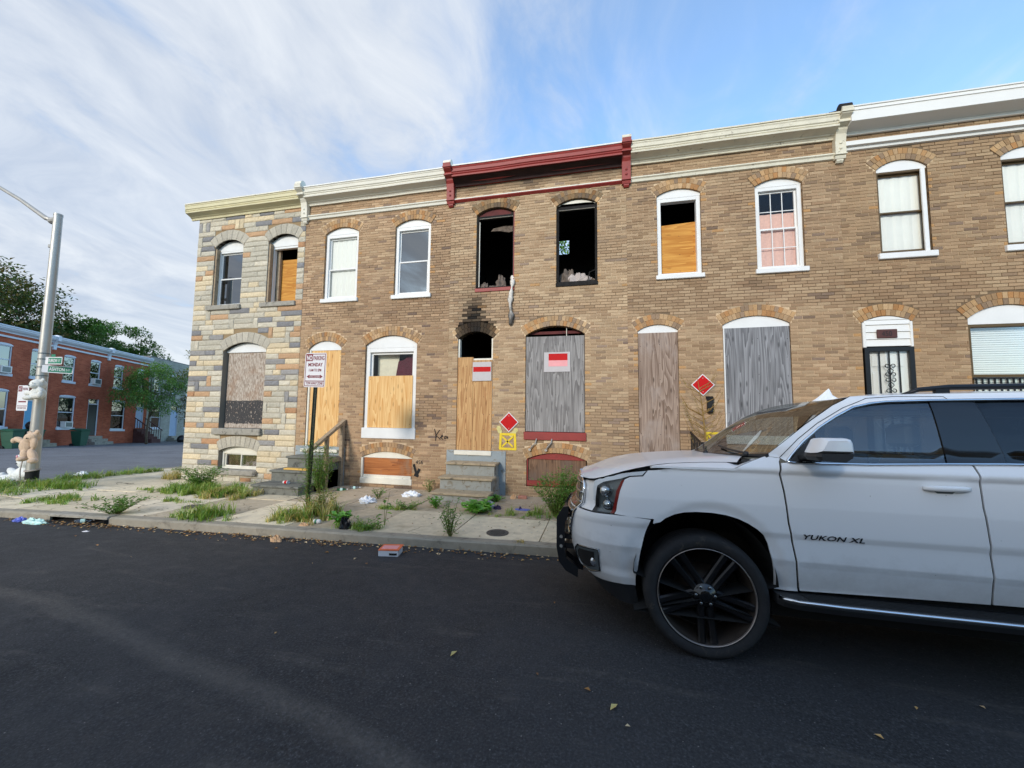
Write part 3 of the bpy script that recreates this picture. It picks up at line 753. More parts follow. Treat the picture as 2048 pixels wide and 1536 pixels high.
def board(house, x0, x1, z0, z1, y, mat, name='plywood_board', t=.016, tilt=0.0, parent=None, ragged=0.0, seed=1):
    rnd = random.Random(seed); n = 6
    tp = [(lerp(x0, x1, k/n), z1+tilt*(k/n-.5)+(rnd.uniform(-1, 1)*ragged)) for k in range(n+1)]
    mb = MB(); mb.prism([(x0, z0)]+tp+[(x1, z0)], 'y', y, y+t)
    bo = mb.build(name, mat, parent or house)
    nl = MB()
    for k in range(int((z1-z0)/.35)+1):
        for xx in (x0+.04, x1-.04, (x0+x1)/2+.03):
            zz = z0+.08+k*.35+rnd.uniform(-.03, .03)
            if zz < z1-.06: nl.lathe([(.007, 0), (.006, -.003), (.001, -.004)], (xx+rnd.uniform(-.01, .01), y, zz), 'y', 8)
    if nl.v: nl.build('screw', 'black_iron', bo)
    return bo
def extrude_x(prof, x0, x1, n=1, sag=0.0, seed=0, endcut=0):
    mb = MB(); rings = []
    for i in range(n+1):
        x = lerp(x0, x1, i/n); dz = sag*noise.noise(Vector((x*1.1, seed, 0)))
        rings.append([(x, y, z+dz) for y, z in prof])
    mb.loft(rings, True, True); return mb
def cornice(house, x0, x1, mat, topmat, zt=7.10, zf=6.87, zs=6.75, out=0.30, sag=.008, soffit=None, seed=0):
    """pressed-metal cornice: crown fascia with fillets, coved soffit, frieze foot; felt on top"""
    y = FY
    prof = [(y-.01, zt), (y-out, zt), (y-out-.012, zt-.03), (y-out, zt-.05), (y-out+.005, zt-.115), (y-out+.025, zt-.13), (y-out+.022, zt-.15), (y-out+.04, zt-.165),
            (y-out+.035, zf+.045), (y-out+.015, zf+.03), (y-out+.02, zf), (y-out+.06, zf-.01), (y-out*.62, zf-.022), (y-out*.40, zf-.045), (y-out*.36, zf-.06), (y-out*.24, zf-.07), (y-out*.22, zf-.085), (y-.05, zs+.03), (y-.045, zs), (y-.01, zs)]
    c = extrude_x(prof, x0, x1, 14, sag, seed).build('cornice', mat, house)
    t = extrude_x([(y+.4, zt+.002), (y-out-.02, zt+.002), (y-out-.022, zt+.028), (y+.4, zt+.05)], x0, x1, 14, sag, seed).build('capping', topmat, c)
    return c
def bracket(house, xc, mat, topmat, zt=7.20, zb=6.30, w=.17, out=.36):
    y = FY
    prof = [(y-.005, zb+.06), (y-.07, zb+.06), (y-.085, zb+.10), (y-.08, zb+.14), (y-.10, zb+.15), (y-.105, zb+.36), (y-.13, zb+.50), (y-.17, zb+.56), (y-.18, zb+.60), (y-.25, zb+.62), (y-.27, zb+.66), (y-.26, zb+.69), (y-out+.02, zb+.74), (y-out, zb+.78), (y-out, zt-.10), (y-out-.01, zt-.05), (y-out+.06, zt), (y-out+.2, zt+.005), (y-.005, zt-.06)]
    mb = MB(); mb.prism(prof, 'x', xc-w/2, xc+w/2); b = mb.build('bracket', mat, house)
    m = MB()
    m.prism([(y-.005, zb+.06), (y-.06, zb+.06), (y-.06, zb+.03), (y-.035, zb), (y-.005, zb)], 'x', xc-w*.32, xc+w*.32); m.build('drop', mat, b)
    m = MB(); m.box(xc-w/2-.012, xc+w/2+.012, y-out-.006, y-.2, zt-.14, zt-.115); m.box(xc-w/2-.012, xc+w/2+.012, y-.28, y-.1, zb+.63, zb+.655); m.box(xc-w/2-.01, xc+w/2+.01, y-.112, y-.02, zb+.125, zb+.145); m.build('moulding', mat, b)
    m = MB()
    for zz in (zb+.24, zb+.34): m.lathe([(.028, 0), (.02, -.018), (.003, -.024)], (xc, y-.102, zz), 'y', 10)
    m.build('boss', mat, b)
    m = MB(); m.lathe([(w*.30, -.02), (w*.34, .0), (w*.2, .03)], (xc, y-out+.04, zt-.035), 'y', 16); m.lathe([(w*.5, -w/2-.004), (w*.5, w/2+.004)], (xc, y-out+.10, zt-.02), 'x', 16); m.build('cap', topmat, b)
    return b
def house_empty(label, x, z): return thing('row_house', label, 'house', (x, FY, z), 'row houses along the street')
# ------------------------------------------------------------------ 1: corner house faced in cast stone
def O(x0, x1, zb, zs, zc, **k): return dict(x0=x0, x1=x1, zb=zb, zs=zs, zc=zc, **k)
H1 = house_empty('corner row house faced with mixed grey, tan and slate cast stone blocks', -8.9, -0.2)
o_u1l, o_u1r = O(-9.99, -9.07, 4.34, 5.94, 6.12), O(-8.273, -7.384, 4.34, 5.96, 6.12)
o_w, o_b = O(-9.487, -8.164, 1.15, 3.14, 3.345), O(-9.43, -8.26, 0.12, 0.58, 0.70)
OPS1 = [o_u1l, o_u1r, o_w, o_b]
SCOL = [(B_(186, 178, 160), 38), (B_(198, 188, 168), 22), (B_(208, 190, 158), 17), (B_(186, 150, 116), 8), (B_(178, 136, 102), 4), (B_(132, 130, 130), 7), (B_(148, 144, 140), 5)]
def stone_col(rnd):
    r = rnd.uniform(0, sum(w for _, w in SCOL)); acc = 0
    for c, w in SCOL:
        acc += w
        if r <= acc: break
    k = rnd.uniform(.9, 1.08); return tuple(v*k for v in c)
def stone_piece(parent, quad, rnd, col, proud=.022):
    """quad: bl, br, tr, tl in (x,z); rock-faced block with a drafted margin"""
    mb = MB(); nx, nz = 5, 3; P = []
    L = abs(quad[1][0]-quad[0][0])+.01; Hh = abs(quad[3][1]-quad[0][1])+.01; sd_ = rnd.uniform(0, 99)
    ridge = rnd.uniform(.35, .65)
    for j in range(nz+1):
        for i in range(nx+1):
            u = [0, .08, .36, .64, .92, 1][i]; w = [0, .22, .78, 1][j]
            x = lerp(lerp(quad[0][0], quad[1][0], u), lerp(quad[3][0], quad[2][0], u), w); z = lerp(lerp(quad[0][1], quad[1][1], u), lerp(quad[3][1], quad[2][1], u), w)
            edge = i in (0, nx) or j in (0, nz)
            d = 0 if edge else proud*(.55+.6*noise.noise(Vector((x*9+sd_, z*14, sd_))))
            if not edge: z += Hh*.10*noise.noise(Vector((x*7, sd_, 1)))
            P.append((x, FY-.004-d, z))
    n = nx+1; fs = [(j*n+i, j*n+i+1, (j+1)*n+i+1, (j+1)*n+i) for j in range(nz) for i in range(nx)]
    b = len(P); bl, br, tr, tl = 0, nx, nz*n+nx, nz*n
    P += [(P[k][0], FY+.02, P[k][2]) for k in (bl, br, tr, tl)]
    bot = list(range(0, n)); top = list(range(nz*n, nz*n+n))
    fs += [tuple(bot[::-1])+(b, b+1), tuple(top)+(b+2, b+3), (bl, b, b+3, tl)+() , (br, tr, b+2, b+1)]
    mb.idx(P, fs, col); return mb.build('stone_block', 'formstone', parent)
def stone_wall(house, xL, xR, zB, zT, ops, seed=5, RH=.1345, T=.27):
    rnd = random.Random(seed); wall = MB(); rows = int((zT-zB)/RH)+1
    for k in range(rows*2):
        z0 = zB+k*RH/2; z1 = min(zT, z0+RH/2)
        if z1 <= z0: continue
        for a, b in free(xL, xR, z0, z1, ops, open_half):
            c = B_(150, 128, 98); wall.face([(a, FY+.006, z0), (b, FY+.006, z0), (b, FY+.006, z1), (a, FY+.006, z1)], c)
            for xe in ((a,) if a > xL+.01 else ())+((b,) if b < xR-.01 else ()): wall.face([(xe, FY+.001, z0), (xe, FY+.26, z0), (xe, FY+.26, z1), (xe, FY+.001, z1)], B_(128, 122, 112))
    wo = wall.build('front_wall', 'mortar', house)
    blocked = {}
    for k in range(rows):
        z0 = zB+k*RH; z1 = min(zT, z0+RH)
        if z1-z0 < .05: continue
        lo_, hi_ = [free(xL, xR, z, z, ops, lambda o, z: ring_half(o, z, T)) for z in (z0+.002, z1-.002)]
        mx_ = free(xL, xR, z0, z1, ops, lambda o, z: ring_half(o, z, T))
        if len(lo_) != len(hi_) or len(lo_) != len(mx_): lo_ = hi_ = mx_
        elif any(abs(p[0]-q[0]) > .2 or abs(p[1]-q[1]) > .2 for p, q in zip(lo_, hi_)): lo_ = hi_ = mx_
        for (a0, b0), (a1, b1) in zip(lo_, hi_):
            # cut out cells taken by upright blocks of the row below
            taken = sorted(blocked.get(k, [])); segs = []; cur = (a0, a1)
            for p, q in taken:
                if q <= max(a0, a1)+.001 or p >= min(b0, b1)-.001: continue
                segs.append((cur, (p, p))); cur = (q, q)
            segs.append((cur, (b0, b1)))
            for (sa0, sa1), (sb0, sb1) in segs:
                if min(sb0-sa0, sb1-sa1) < .03: continue
                p0, p1 = sa0, sa1
                while True:
                    rem = min(sb0-p0, sb1-p1)
                    if rem < .03: break
                    up = rnd.random() < .13 and rem > .25 and k+1 < rows and p0 == p1
                    ln = rnd.uniform(.12, .16) if up else rnd.choice([.24, .32, .38, .44, .5, .58, .62])
                    last = rem-ln < .20
                    if last: q0, q1 = sb0, sb1
                    else: q0 = q1 = max(p0, p1)+ln
                    if up and not last:
                        zt = min(zT, z1+RH)
                        if all(ring_half(o, zz, T) <= 0 or q0 <= (o['x0']+o['x1'])/2-ring_half(o, zz, T)+.002 or p0 >= (o['x0']+o['x1'])/2+ring_half(o, zz, T)-.002 for o in ops for zz in (z1+.01, z1+RH*.5, zt-.002)):
                            blocked.setdefault(k+1, []).append((p0, q0))
                        else: zt = z1
                    else: zt = z1
                    g = .004
                    stone_piece(wo, [(p0+g, z0+g), (q0-g, z0+g), (q1-g, zt-g), (p1+g, zt-g)], rnd, stone_col(rnd))
                    p0, p1 = q0, q1
                    if last: break
    for o in ops:
        xm, hw, Rr, zc0 = arc_of(o); ha = atan2(hw, o['zs']-zc0); n = 9 if hw > .5 else 7
        for j in range(n):
            a0, a1 = -ha+2*ha*j/n, -ha+2*ha*(j+1)/n; r1 = Rr+T-.004
            q = [(xm+r*sin(t), zc0+r*cos(t)) for r, t in ((Rr+.003, a0+.003/Rr), (Rr+.003, a1-.003/Rr), (r1, a1-.003/Rr), (r1, a0+.003/Rr))]
            stone_piece(wo, q, rnd, (lambda k_: tuple(v*k_ for v in B_(178, 170, 154)))(rnd.uniform(.88, 1.08)), .012).name = 'arch_stone'
    return wo
stone_wall(H1, -10.58, -7.17, -0.20, 6.78, OPS1)
m = MB(); m.box(-10.58, -10.50, FY+.03, FY+10, -.4, 6.9); m.build('side_wall', 'stone_sill', H1)
shell(H1, -10.5, -7.18, -.4, 7.12, 'dim_inside')
# upper left: sash set back behind a weathered inner jamb
w1 = sash_window(H1, o_u1l, rec=.12, glassm='dark_window_glass', jamb=.05, headh=5.86, back=[('dark_cloth', 4.4, 5.8, .2)])
m = MB(); m.bbox(o_u1l['x0'], o_u1l['x0']+.045, FY+.02, FY+.12, 4.34, 5.9, .006); m.build('jamb_board', 'old_wood', w1)
m = MB(); m.bbox(-10.10, -9.02, FY-.07, FY+.2, 4.22, 4.345, .012); m.build('sill', 'stone_sill', w1)
# upper right: sash gone, plywood set deep
fr = frame_boxes(o_u1r['x0']+.004, o_u1r['x1']-.004, 4.345, 5.84, FY+.12, FY+.22, .055, .02).build('window', 'white_paint', H1)
seg_panel(o_u1r, 5.841, FY+.11, FY+.16).build('head_panel', 'white_paint', fr)
m = MB(); m.bbox(o_u1r['x0'], o_u1r['x0']+.05, FY+.015, FY+.12, 4.345, 5.9, .006); m.bbox(o_u1r['x0']+.06, o_u1r['x0']+.15, FY+.23, FY+.3, 4.345, 5.8, .004); m.build('jamb_board', 'old_wood', fr)
m = MB(); m.bbox(-8.42, -7.36, FY-.06, FY+.2, 4.225, 4.345, .012); m.build('sill', 'stone_sill', fr)
board(H1, -8.14, -7.39, 4.35, 5.56, FY+.31, 'plywood_orange', seed=3)
# parlour window: chipboard with an old patch of black paint
seg_panel(o_w, 3.10, FY+.10, FY+.14).build('head_panel', 'white_paint', H1)
board(H1, o_w['x0']+.03, o_w['x1']-.01, 1.16, 3.10, FY+.13, 'osb_weathered', seed=4)
m = MB(); m.bbox(o_w['x0']-.12, o_w['x1']+.03, FY-.10, FY+.14, .99, 1.152, .015); m.build('sill', 'stone_sill', H1)
# basement light: two-pane slider, boarded behind
bw = frame_boxes(o_b['x0']+.004, o_b['x1']-.004, .13, .56, FY+.10, FY+.18, .05).build('window', 'aged_white', H1)
seg_panel(o_b, .561, FY+.10, FY+.14).build('head_panel', 'aged_white', bw)
xm_ = (o_b['x0']+o_b['x1'])/2
for a, b, yy in ((o_b['x0']+.06, xm_+.02, .14), (xm_-.02, o_b['x1']-.06, .115)):
    frame_boxes(a, b, .18, .51, FY+yy, FY+yy+.022, .028).build('sash', 'aged_white', bw)
    m = MB(); m.box(a+.03, b-.03, FY+yy+.01, FY+yy+.014, .2, .49); m.build('pane', 'window_glass', bw)
board(H1, o_b['x0']+.05, o_b['x1']-.05, .14, .54, FY+.20, 'plywood_basement', seed=6)
m = MB(); m.bbox(-9.56, -8.20, FY-.09, FY+.12, .0, .125, .015); m.build('sill', 'stone_sill', H1)
cc = cornice(H1, -10.80, -7.255, 'cream_cornice', 'aged_white', 7.075, 6.86, 6.74, .24, .006, seed=1)
m = MB(); m.prism([(-10.80, FY-.235), (-10.80, FY+9), (-10.60, FY+9), (-10.60, FY-.0)], 'z', 6.9, 7.07); m.build('return', 'cream_cornice', cc)
bracket(H1, -7.17, 'pale_cornice', 'aged_white')

# ------------------------------------------------------------------ brick houses
def band(house, x0, x1, mat, z0=6.38, z1=6.485, out=.07, seed=0):
    y = FY
    return extrude_x([(y-.002, z1+.01), (y-out, z1), (y-out-.005, z1-.025), (y-out+.02, z1-.045), (y-out+.03, z0+.01), (y-.012, z0), (y-.002, z0)], x0, x1, 12, .006, seed).build('belt_course', mat, house)
def parging(house, x0, x1, z1, door, mat='blue_grey_paint'):
    m = MB(); m.bbox(x0, x1, FY-.018, FY+.02, -.25, z1, .006)
    return m.build('painted_base', mat, house)
def flight(house, x0, x1, tops, depth, y0, treadmat, risermat, over=.03, extra=0.0):
    """straight steps down from the door to the pavement; each tread and riser a piece"""
    n = len(tops); y1 = FY-.02
    base = MB(); st = None
    for k, zt in enumerate(tops):                                  # from the top step down
        ya = y1-depth[k]; zb = walk_h((x0+x1)/2, ya)-.05
        e = extra*k
        m = MB(); m.box(x0-e, x1+e, ya, y1-.001*k, zb-.001*k, zt-.045); r = m.build('step', risermat, house)
        m = MB(); yb = y1-(depth[k-1] if k else 0)
        m.bbox(x0-e-over, x1+e+over, ya-over-.01, yb-.002, zt-.045, zt, .008); m.build('tread', treadmat, r)
# --- 2
H2 = house_empty('tan brick row house with new plywood in its door and parlour window', -5.2, -0.1)
a2 = [O(-6.591, -5.661, 4.33, 5.98, 6.128), O(-4.682, -3.776, 4.32, 5.99, 6.135), O(-6.908, -6.008, .70, 3.13, 3.31), O(-5.358, -4.042, 1.06, 3.17, 3.385), O(-5.338, -4.084, .02, .575, .705)]
brick_wall(H2, -7.17, -3.28, -.16, 6.80, a2, (.83, .755, .71), soot, 21)
shell(H2, -7.16, -3.29, -.4, 7.14, 'dim_inside')
sash_window(H2, a2[0], back=[('blind', 4.4, 5.9, 0)], sillmat='white_paint', sill=(.045, .09), split=.47)
w2 = sash_window(H2, a2[1], back=[('dark_cloth', 4.4, 5.15, 0), ('dark_cloth', 5.2, 5.95, .9)], sillmat='white_paint', sill=(.045, .09), split=.5, glassm='dark_window_glass')
seg_panel(a2[2], 3.08, FY+.04, FY+.08).build('head_panel', 'white_paint', H2)
board(H2, a2[2]['x0']+.05, a2[2]['x1']-.005, .72, 3.08, FY+.05, 'plywood_new', seed=8, tilt=.01)
m = MB(); m.bbox(a2[2]['x0'], a2[2]['x0']+.05, FY+.02, FY+.12, .72, 3.1, .005); m.build('door_jamb', 'aged_white', H2)
m = MB(); m.bbox(a2[2]['x0']-.06, a2[2]['x1']+.05, FY-.07, FY+.12, .64, .715, .01); m.build('door_sill', 'aged_white', H2)
w2b = sash_window(H2, a2[3], sillmat=None, split=.46, headh=3.10, back=None, jamb=.10, sashw=.05)
m = MB(); m.bbox(a2[3]['x0']-.02, a2[3]['x1']+.02, FY-.02, FY+.1, 1.00, 1.24, .008); m.build('sill', 'white_paint', w2b)
m = MB(); m.face([(-5.2, FY+.3, 2.2), (-4.72, FY+.3, 2.2), (-4.62, FY+.3, 3.05), (-5.2, FY+.3, 3.05)]); m.build('curtain', 'curtain_cream', w2b)
m = MB(); m.face([(-4.74, FY+.26, 2.2), (-4.15, FY+.26, 2.2), (-4.15, FY+.26, 2.92), (-4.3, FY+.26, 2.98), (-4.5, FY+.26, 2.84), (-4.64, FY+.26, 2.80)]); m.build('curtain', 'maroon_cloth', w2b)
board(H2, a2[3]['x0']+.09, a2[3]['x1']-.10, 1.245, 2.44, FY+.035, 'plywood_new', seed=9, tilt=.008)
seg_panel(a2[4], .56, FY+.03, FY+.07).build('head_panel', 'aged_white', H2)
board(H2, a2[4]['x0']+.03, a2[4]['x1']-.02, .17, .555, FY+.045, 'plywood_red', seed=10)
m = MB(); m.bbox(a2[4]['x0']-.03, a2[4]['x1']+.01, FY-.02, FY+.08, -.02, .11, .008); m.bbox(a2[4]['x0']+.03, a2[4]['x1']-.03, FY+.02, FY+.08, .10, .175, .006); m.build('sill', 'aged_white', H2)
m = MB(); m.bbox(a2[4]['x0']-.02, a2[4]['x0']+.025, FY-.005, FY+.06, .1, .56, .004); m.build('window_jamb', 'aged_white', H2)
cornice(H2, -7.085, -3.365, 'pale_cornice', 'white_paint', 7.09, 6.86, 6.74, .26, .012, seed=2)
band(H2, -7.10, -3.36, 'pale_cornice', seed=2)
bracket(H2, -3.28, 'red_paint', 'aged_white')
parging(H2, -7.14, -5.80, .78, None)
flight(H2, -6.95, -5.86, [.58, .33, .10], [.42, .85, 1.30], 0, 'grey_step', 'grey_step', .03, 0.0)
# railing along the open side of the stoop
rx = -5.83
m = MB(); m.bbox(rx-.045, rx+.045, FY-.12, FY-.03, -.12, 1.36, .008); sp_ = m.build('railing', 'old_wood', H2)
m = MB(); m.bbox(rx-.04, rx+.04, FY-.62, FY-.545, -.12, 1.06, .008); m.build('post', 'old_wood', sp_)
m = MB(); m.loft([[(rx-.05, y, z), (rx+.05, y, z), (rx+.05, y, z+.07), (rx-.05, y, z+.07)] for y, z in ((FY-.02, 1.35), (FY-1.12, .74))]); m.build('handrail', 'old_wood', sp_)
m = MB(); m.bbox(rx-.03, rx+.03, FY-.6, FY-.03, .47, .56, .006); m.build('stringer', 'old_wood', sp_)
# marks on the brick
def stroke(mb, pts, w, y=FY-.0085, col=None):
    """flat painted line on the wall plane"""
    for (x0, z0), (x1, z1) in zip(pts, pts[1:]):
        dx, dz = x1-x0, z1-z0; L = sqrt(dx*dx+dz*dz) or 1e-6; nx_, nz_ = -dz/L*w/2, dx/L*w/2; ex, ez = dx/L*w*.3, dz/L*w*.3
        mb.face([(x0-nx_-ex, y, z0-nz_-ez), (x1-nx_+ex, y, z1-nz_+ez), (x1+nx_+ex, y, z1+nz_+ez), (x0+nx_-ex, y, z0+nz_-ez)], col); y -= .0002
def wall_text(txt, x, z, size, mat, parent, name='graffiti', y=FY-.0095, sx=1.0):
    vs, fs, w = text_faces(txt, size, sx=sx); mb = MB(); mb.idx([(x+v[0], y, z+v[1]) for v in vs], fs); return mb.build(name, mat, parent)
plain('black_spray', B_(30, 28, 28), 0.9, var=.3)
plain('yellow_spray', B_(232, 200, 50), 0.85, var=.10, vscale=14, dirt=(B_(214, 178, 60), .6, 20))
plain('pale_yellow_spray', B_(206, 194, 130), 0.9, var=.15, vscale=14)
m = MB(); stroke(m, [(-3.56, 1.24), (-3.52, 1.10), (-3.53, .99)], .016); stroke(m, [(-3.53, 1.09), (-3.44, 1.22)], .016); stroke(m, [(-3.52, 1.10), (-3.42, 1.02)], .016)
stroke(m, [(-3.42, 1.05), (-3.36, 1.09), (-3.38, 1.11), (-3.41, 1.06), (-3.36, 1.02)], .016); stroke(m, [(-3.26, 1.08), (-3.31, 1.09), (-3.32, 1.04), (-3.27, 1.05), (-3.25, 1.08), (-3.24, 1.03)], .016); m.build('graffiti', 'black_spray', H2)
wall_text('456', -3.99, .46, .12, 'black_spray', H2)
m = MB(); stroke(m, [(-4.03, .44), (-3.98, .28), (-3.95, .20)], .05); stroke(m, [(-3.90, .34), (-3.96, .22)], .06); stroke(m, [(-4.0, .22), (-3.93, .2)], .06); m.build('graffiti', 'black_spray', H2)

# --- 3, gutted by fire
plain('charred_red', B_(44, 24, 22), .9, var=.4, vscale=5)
H3 = house_empty('burnt-out tan brick row house with dark red cornice and gaping upper windows', -1.35, -0.1)
a3 = [O(-2.668, -1.793, 4.33, 6.06, 6.20), O(-.874, -.015, 4.34, 6.06, 6.205), O(-3.056, -2.244, .74, 3.24, 3.40), O(-1.523, -.28, 1.22, 3.27, 3.46), O(-1.487, -.242, .12, .66, .80)]
brick_wall(H3, -3.28, .577, -.14, 6.82, a3, (.89, .84, .80), soot, 22)
shell(H3, -3.27, .567, -.4, 7.16, 'burnt_inside', roof=[(FY+.04, FY+2.6), (FY+8, FY+10)])
# scorched partition with the hole where daylight and a tree show
m = MB()
for a, b, c, d in ((-3.17, -1.10, 3.76, 6.70), (-.78, .46, 3.76, 6.70), (-1.10, -.78, 3.76, 6.0), (-1.10, -.78, 6.47, 6.70)): m.box(a, b, FY+2.40, FY+2.5, c, d)
m.build('partition', 'burnt_inside', H3)
m = MB()
for k in range(9): y = FY+.35+k*.26; m.box(-3.17, .46, y, y+.05, 6.42, 6.62)
m.build('joist', 'char_and_shade', H3)
def burnt_window(o, left):
    fr = frame_boxes(o['x0']+.004, o['x1']-.004, o['zb']+.02, o['zs']-.02, FY+.05, FY+.17, .045, .05).build('window', 'char_and_shade', H3)
    seg_panel(o, o['zs']-.04, FY+.07, FY+.11, .03).build('head_panel', 'sooty_red' if left else 'char_and_shade', fr)
    m = MB(); m.bbox(o['x0']-.01, o['x1']+.01, FY-.02, FY+.2, o['zb']-.05, o['zb']+.03, .006); m.build('sill', 'red_paint' if left else 'char_and_shade', fr)
    m = MB(); m.box(o['x0']+.02, o['x1']-.02, FY+.06, FY+.09, o['zs']-.07, o['zs']-.045); m.build('head_strip', 'aged_white', fr)
    m = MB(); m.box(o['x1']-.02, o['x1']-.004, FY+.01, FY+.05, o['zb']+.03, o['zs']); m.build('casing', 'red_paint' if left else 'char_and_shade', fr)
    return fr
bw1 = burnt_window(a3[0], True); bw2 = burnt_window(a3[1], False)
m = MB(); xs = frange(-.83, -.05, .1)
m.prism([(x, 6.11+.05*sin((x+.44)*9)*0+.02*noise.noise(Vector((x*14, 0, 0)))) for x in xs]+[(x, min(6.19, arc_z(a3[1], x)-.012)) for x in xs[::-1]], 'y', FY+.055, FY+.068); m.build('plaster_scrap', 'aged_white', bw2)
m = MB(); m.bbox(a3[0]['x0']+.06, a3[0]['x0']+.075, FY+.03, FY+.05, 4.4, 5.9, .002); m.build('casing', 'aged_white', bw1)
def heap(name, mat, cx, cy, cz, rx, ry, rz, seed, parent, n=14):
    """crumpled cloth or plaster: a folded, creased lump"""
    mb = MB(); vs = []; m_ = 9
    for i in range(m_+1):
        a = pi*.5*i/m_
        for k in range(n):
            t = 2*pi*k/n; f_ = 1+.45*noise.noise(Vector((cos(t)*2.2+seed, sin(t)*2.2, i*.45)))+.2*sin(t*5+seed+i*.7)
            vs.append((cx+rx*cos(a)*cos(t)*f_, cy+ry*cos(a)*sin(t)*f_, cz+rz*sin(a)*(f_*.8+.2)))
    fs = [(i*n+k, i*n+(k+1) % n, (i+1)*n+(k+1) % n, (i+1)*n+k) for i in range(m_) for k in range(n)]
    mb.idx(vs, fs); return mb.build(name, mat, parent)
plain('scorched_cloth', B_(104, 92, 82), 1.0, var=.45, vscale=16)
plain('pale_cloth', B_(176, 164, 156), 1.0, var=.2, vscale=12)
heap('rubble', 'scorched_cloth', -.62, FY+.25, 4.33, .22, .12, .34, 2, H3); heap('rubble', 'pale_cloth', -.42, FY+.18, 4.33, .24, .12, .26, 5, H3); heap('rubble', 'scorched_cloth', -.16, FY+.3, 4.33, .14, .12, .2, 6, H3)
heap('rubble', 'scorched_cloth', -2.50, FY+.14, 4.36, .09, .08, .16, 8, H3); heap('rubble', 'scorched_cloth', -2.12, FY+.16, 4.36, .12, .08, .30, 9, H3); heap('rubble', 'scorched_cloth', -2.3, FY+.15, 4.36, .13, .07, .09, 11, H3)
m = MB(); m.prism([(-2.42, 5.80), (-2.36, 5.86), (-2.1, 5.90), (-1.85, 5.88), (-1.84, 5.77), (-2.0, 5.74), (-2.2, 5.79)], 'y', FY+.3, FY+.33); m.build('plaster_scrap', 'scorched_cloth', H3)
m = MB(); m.tube([(-.06, FY+.12, 4.36), (-.03, FY+.14, 4.9)], .008, 6); m.tube([(-.22, FY+.1, 4.38), (-.18, FY+.1, 4.6), (-.02, FY+.1, 4.66)], .012, 6); m.build('loose_wire', 'char_and_shade', H3)
# melted strip of vinyl hanging from the sill
m = MB(); rings = []
for i in range(24):
    t = i/23; z = lerp(4.62, 3.50, t); w = .045+.018*sin(t*17)+.01*sin(t*41); cx_ = -1.83+.018*sin(t*9)-.03*t; yy = FY+(.04 if t < .12 else -.055)-.012*sin(t*23)
    rings.append([(cx_-w, yy+.01, z), (cx_-w*.4, yy-.022, z), (cx_+w*.5, yy-.010-.012*sin(t*31), z), (cx_+w, yy+.012, z), (cx_, yy+.02, z)])
m.loft(rings); m.v = [(v[0], v[1], v[2]) for v in m.v]; 
nt_ = NT('melted_vinyl'); v_ = nt_.wcoord(); g_ = nt_.n('ShaderNodeNewGeometry'); sp2 = nt_.n('ShaderNodeSeparateXYZ'); nt_.l(g_.outputs['Position'], sp2.inputs[0])
nz_ = nt_.noise(nt_.wcoord((14, 14, 9)), 1.0, 5, .7)
k_ = nt_.math('ADD', nt_.math('MULTIPLY', nt_.math('SUBTRACT', 4.15, sp2.outputs['Z']), 1.1), nt_.math('SUBTRACT', nz_, .5))
nt_.set(nt_.mix(nt_.ramp(k_, [(0.0, 0.0), (.55, .9)]), B_(214, 206, 194), B_(60, 54, 48)), .5)
m.build('hanging_trim', 'melted_vinyl', H3, smooth=True)
# door: open transom, two planks of plywood
dr = MB(); dr.bbox(a3[2]['x0'], a3[2]['x0']+.04, FY+.03, FY+.14, .75, 3.24, .004); dr.bbox(a3[2]['x1']-.04, a3[2]['x1'], FY+.03, FY+.14, .75, 3.24, .004); dr = dr.build('door_frame', 'aged_white', H3)
board(H3, -3.05, -2.692, .80, 2.83, FY+.012, 'plywood_tan', seed=14); board(H3, -2.686, -2.258, .80, 2.76, FY+.014, 'plywood_tan', seed=15)
m = MB(); m.bbox(-2.69, -2.25, FY+.02, FY+.08, 2.76, 2.80, .003); m.build('transom_rail', 'aged_white', dr)
m = MB(); m.bbox(-3.08, -2.24, FY-.045, FY+.1, .70, .795, .008); m.build('door_sill', 'aged_white', H3)
parging(H3, -3.26, -1.93, .80, None)
flight(H3, -3.10, -2.08, [.58, .33, .09], [.34, .64, .96], 0, 'step_tread', 'worn_riser', .035, .02)
# parlour window
board(H3, -1.515, -.29, 1.235, 3.24, FY+.028, 'plywood_grey', seed=16)
m = MB(); m.bbox(-1.545, -.255, FY-.03, FY+.12, 1.06, 1.225, .008); ws_ = m.build('sill', 'red_paint', H3)
m = MB(); m.box(-1.50, -.30, FY+.10, FY+.13, 3.30, 3.36); m.build('window_rail', 'sooty_red', H3)
m = MB(); m.tube([(-.66, FY+.08, 3.25), (-.66, FY+.08, 3.43)], .008, 6); m.build('loose_wire', 'aged_white', H3)
# bent iron stays left under the sill
for xx, k in ((-1.32, 1), (-1.00, .8)):
    m = MB(); m.tube([(xx+.05, FY-.03, 1.09), (xx+.03, FY-.05, 1.0), (xx-.05*k, FY-.06, .92), (xx-.09*k, FY-.05, .86)], .013, 6); m.lathe([(.028, -.012), (.028, .012)], (xx-.09*k, FY-.05, .86), 'y', 10); m.build('iron_stay', 'galvanised', ws_)
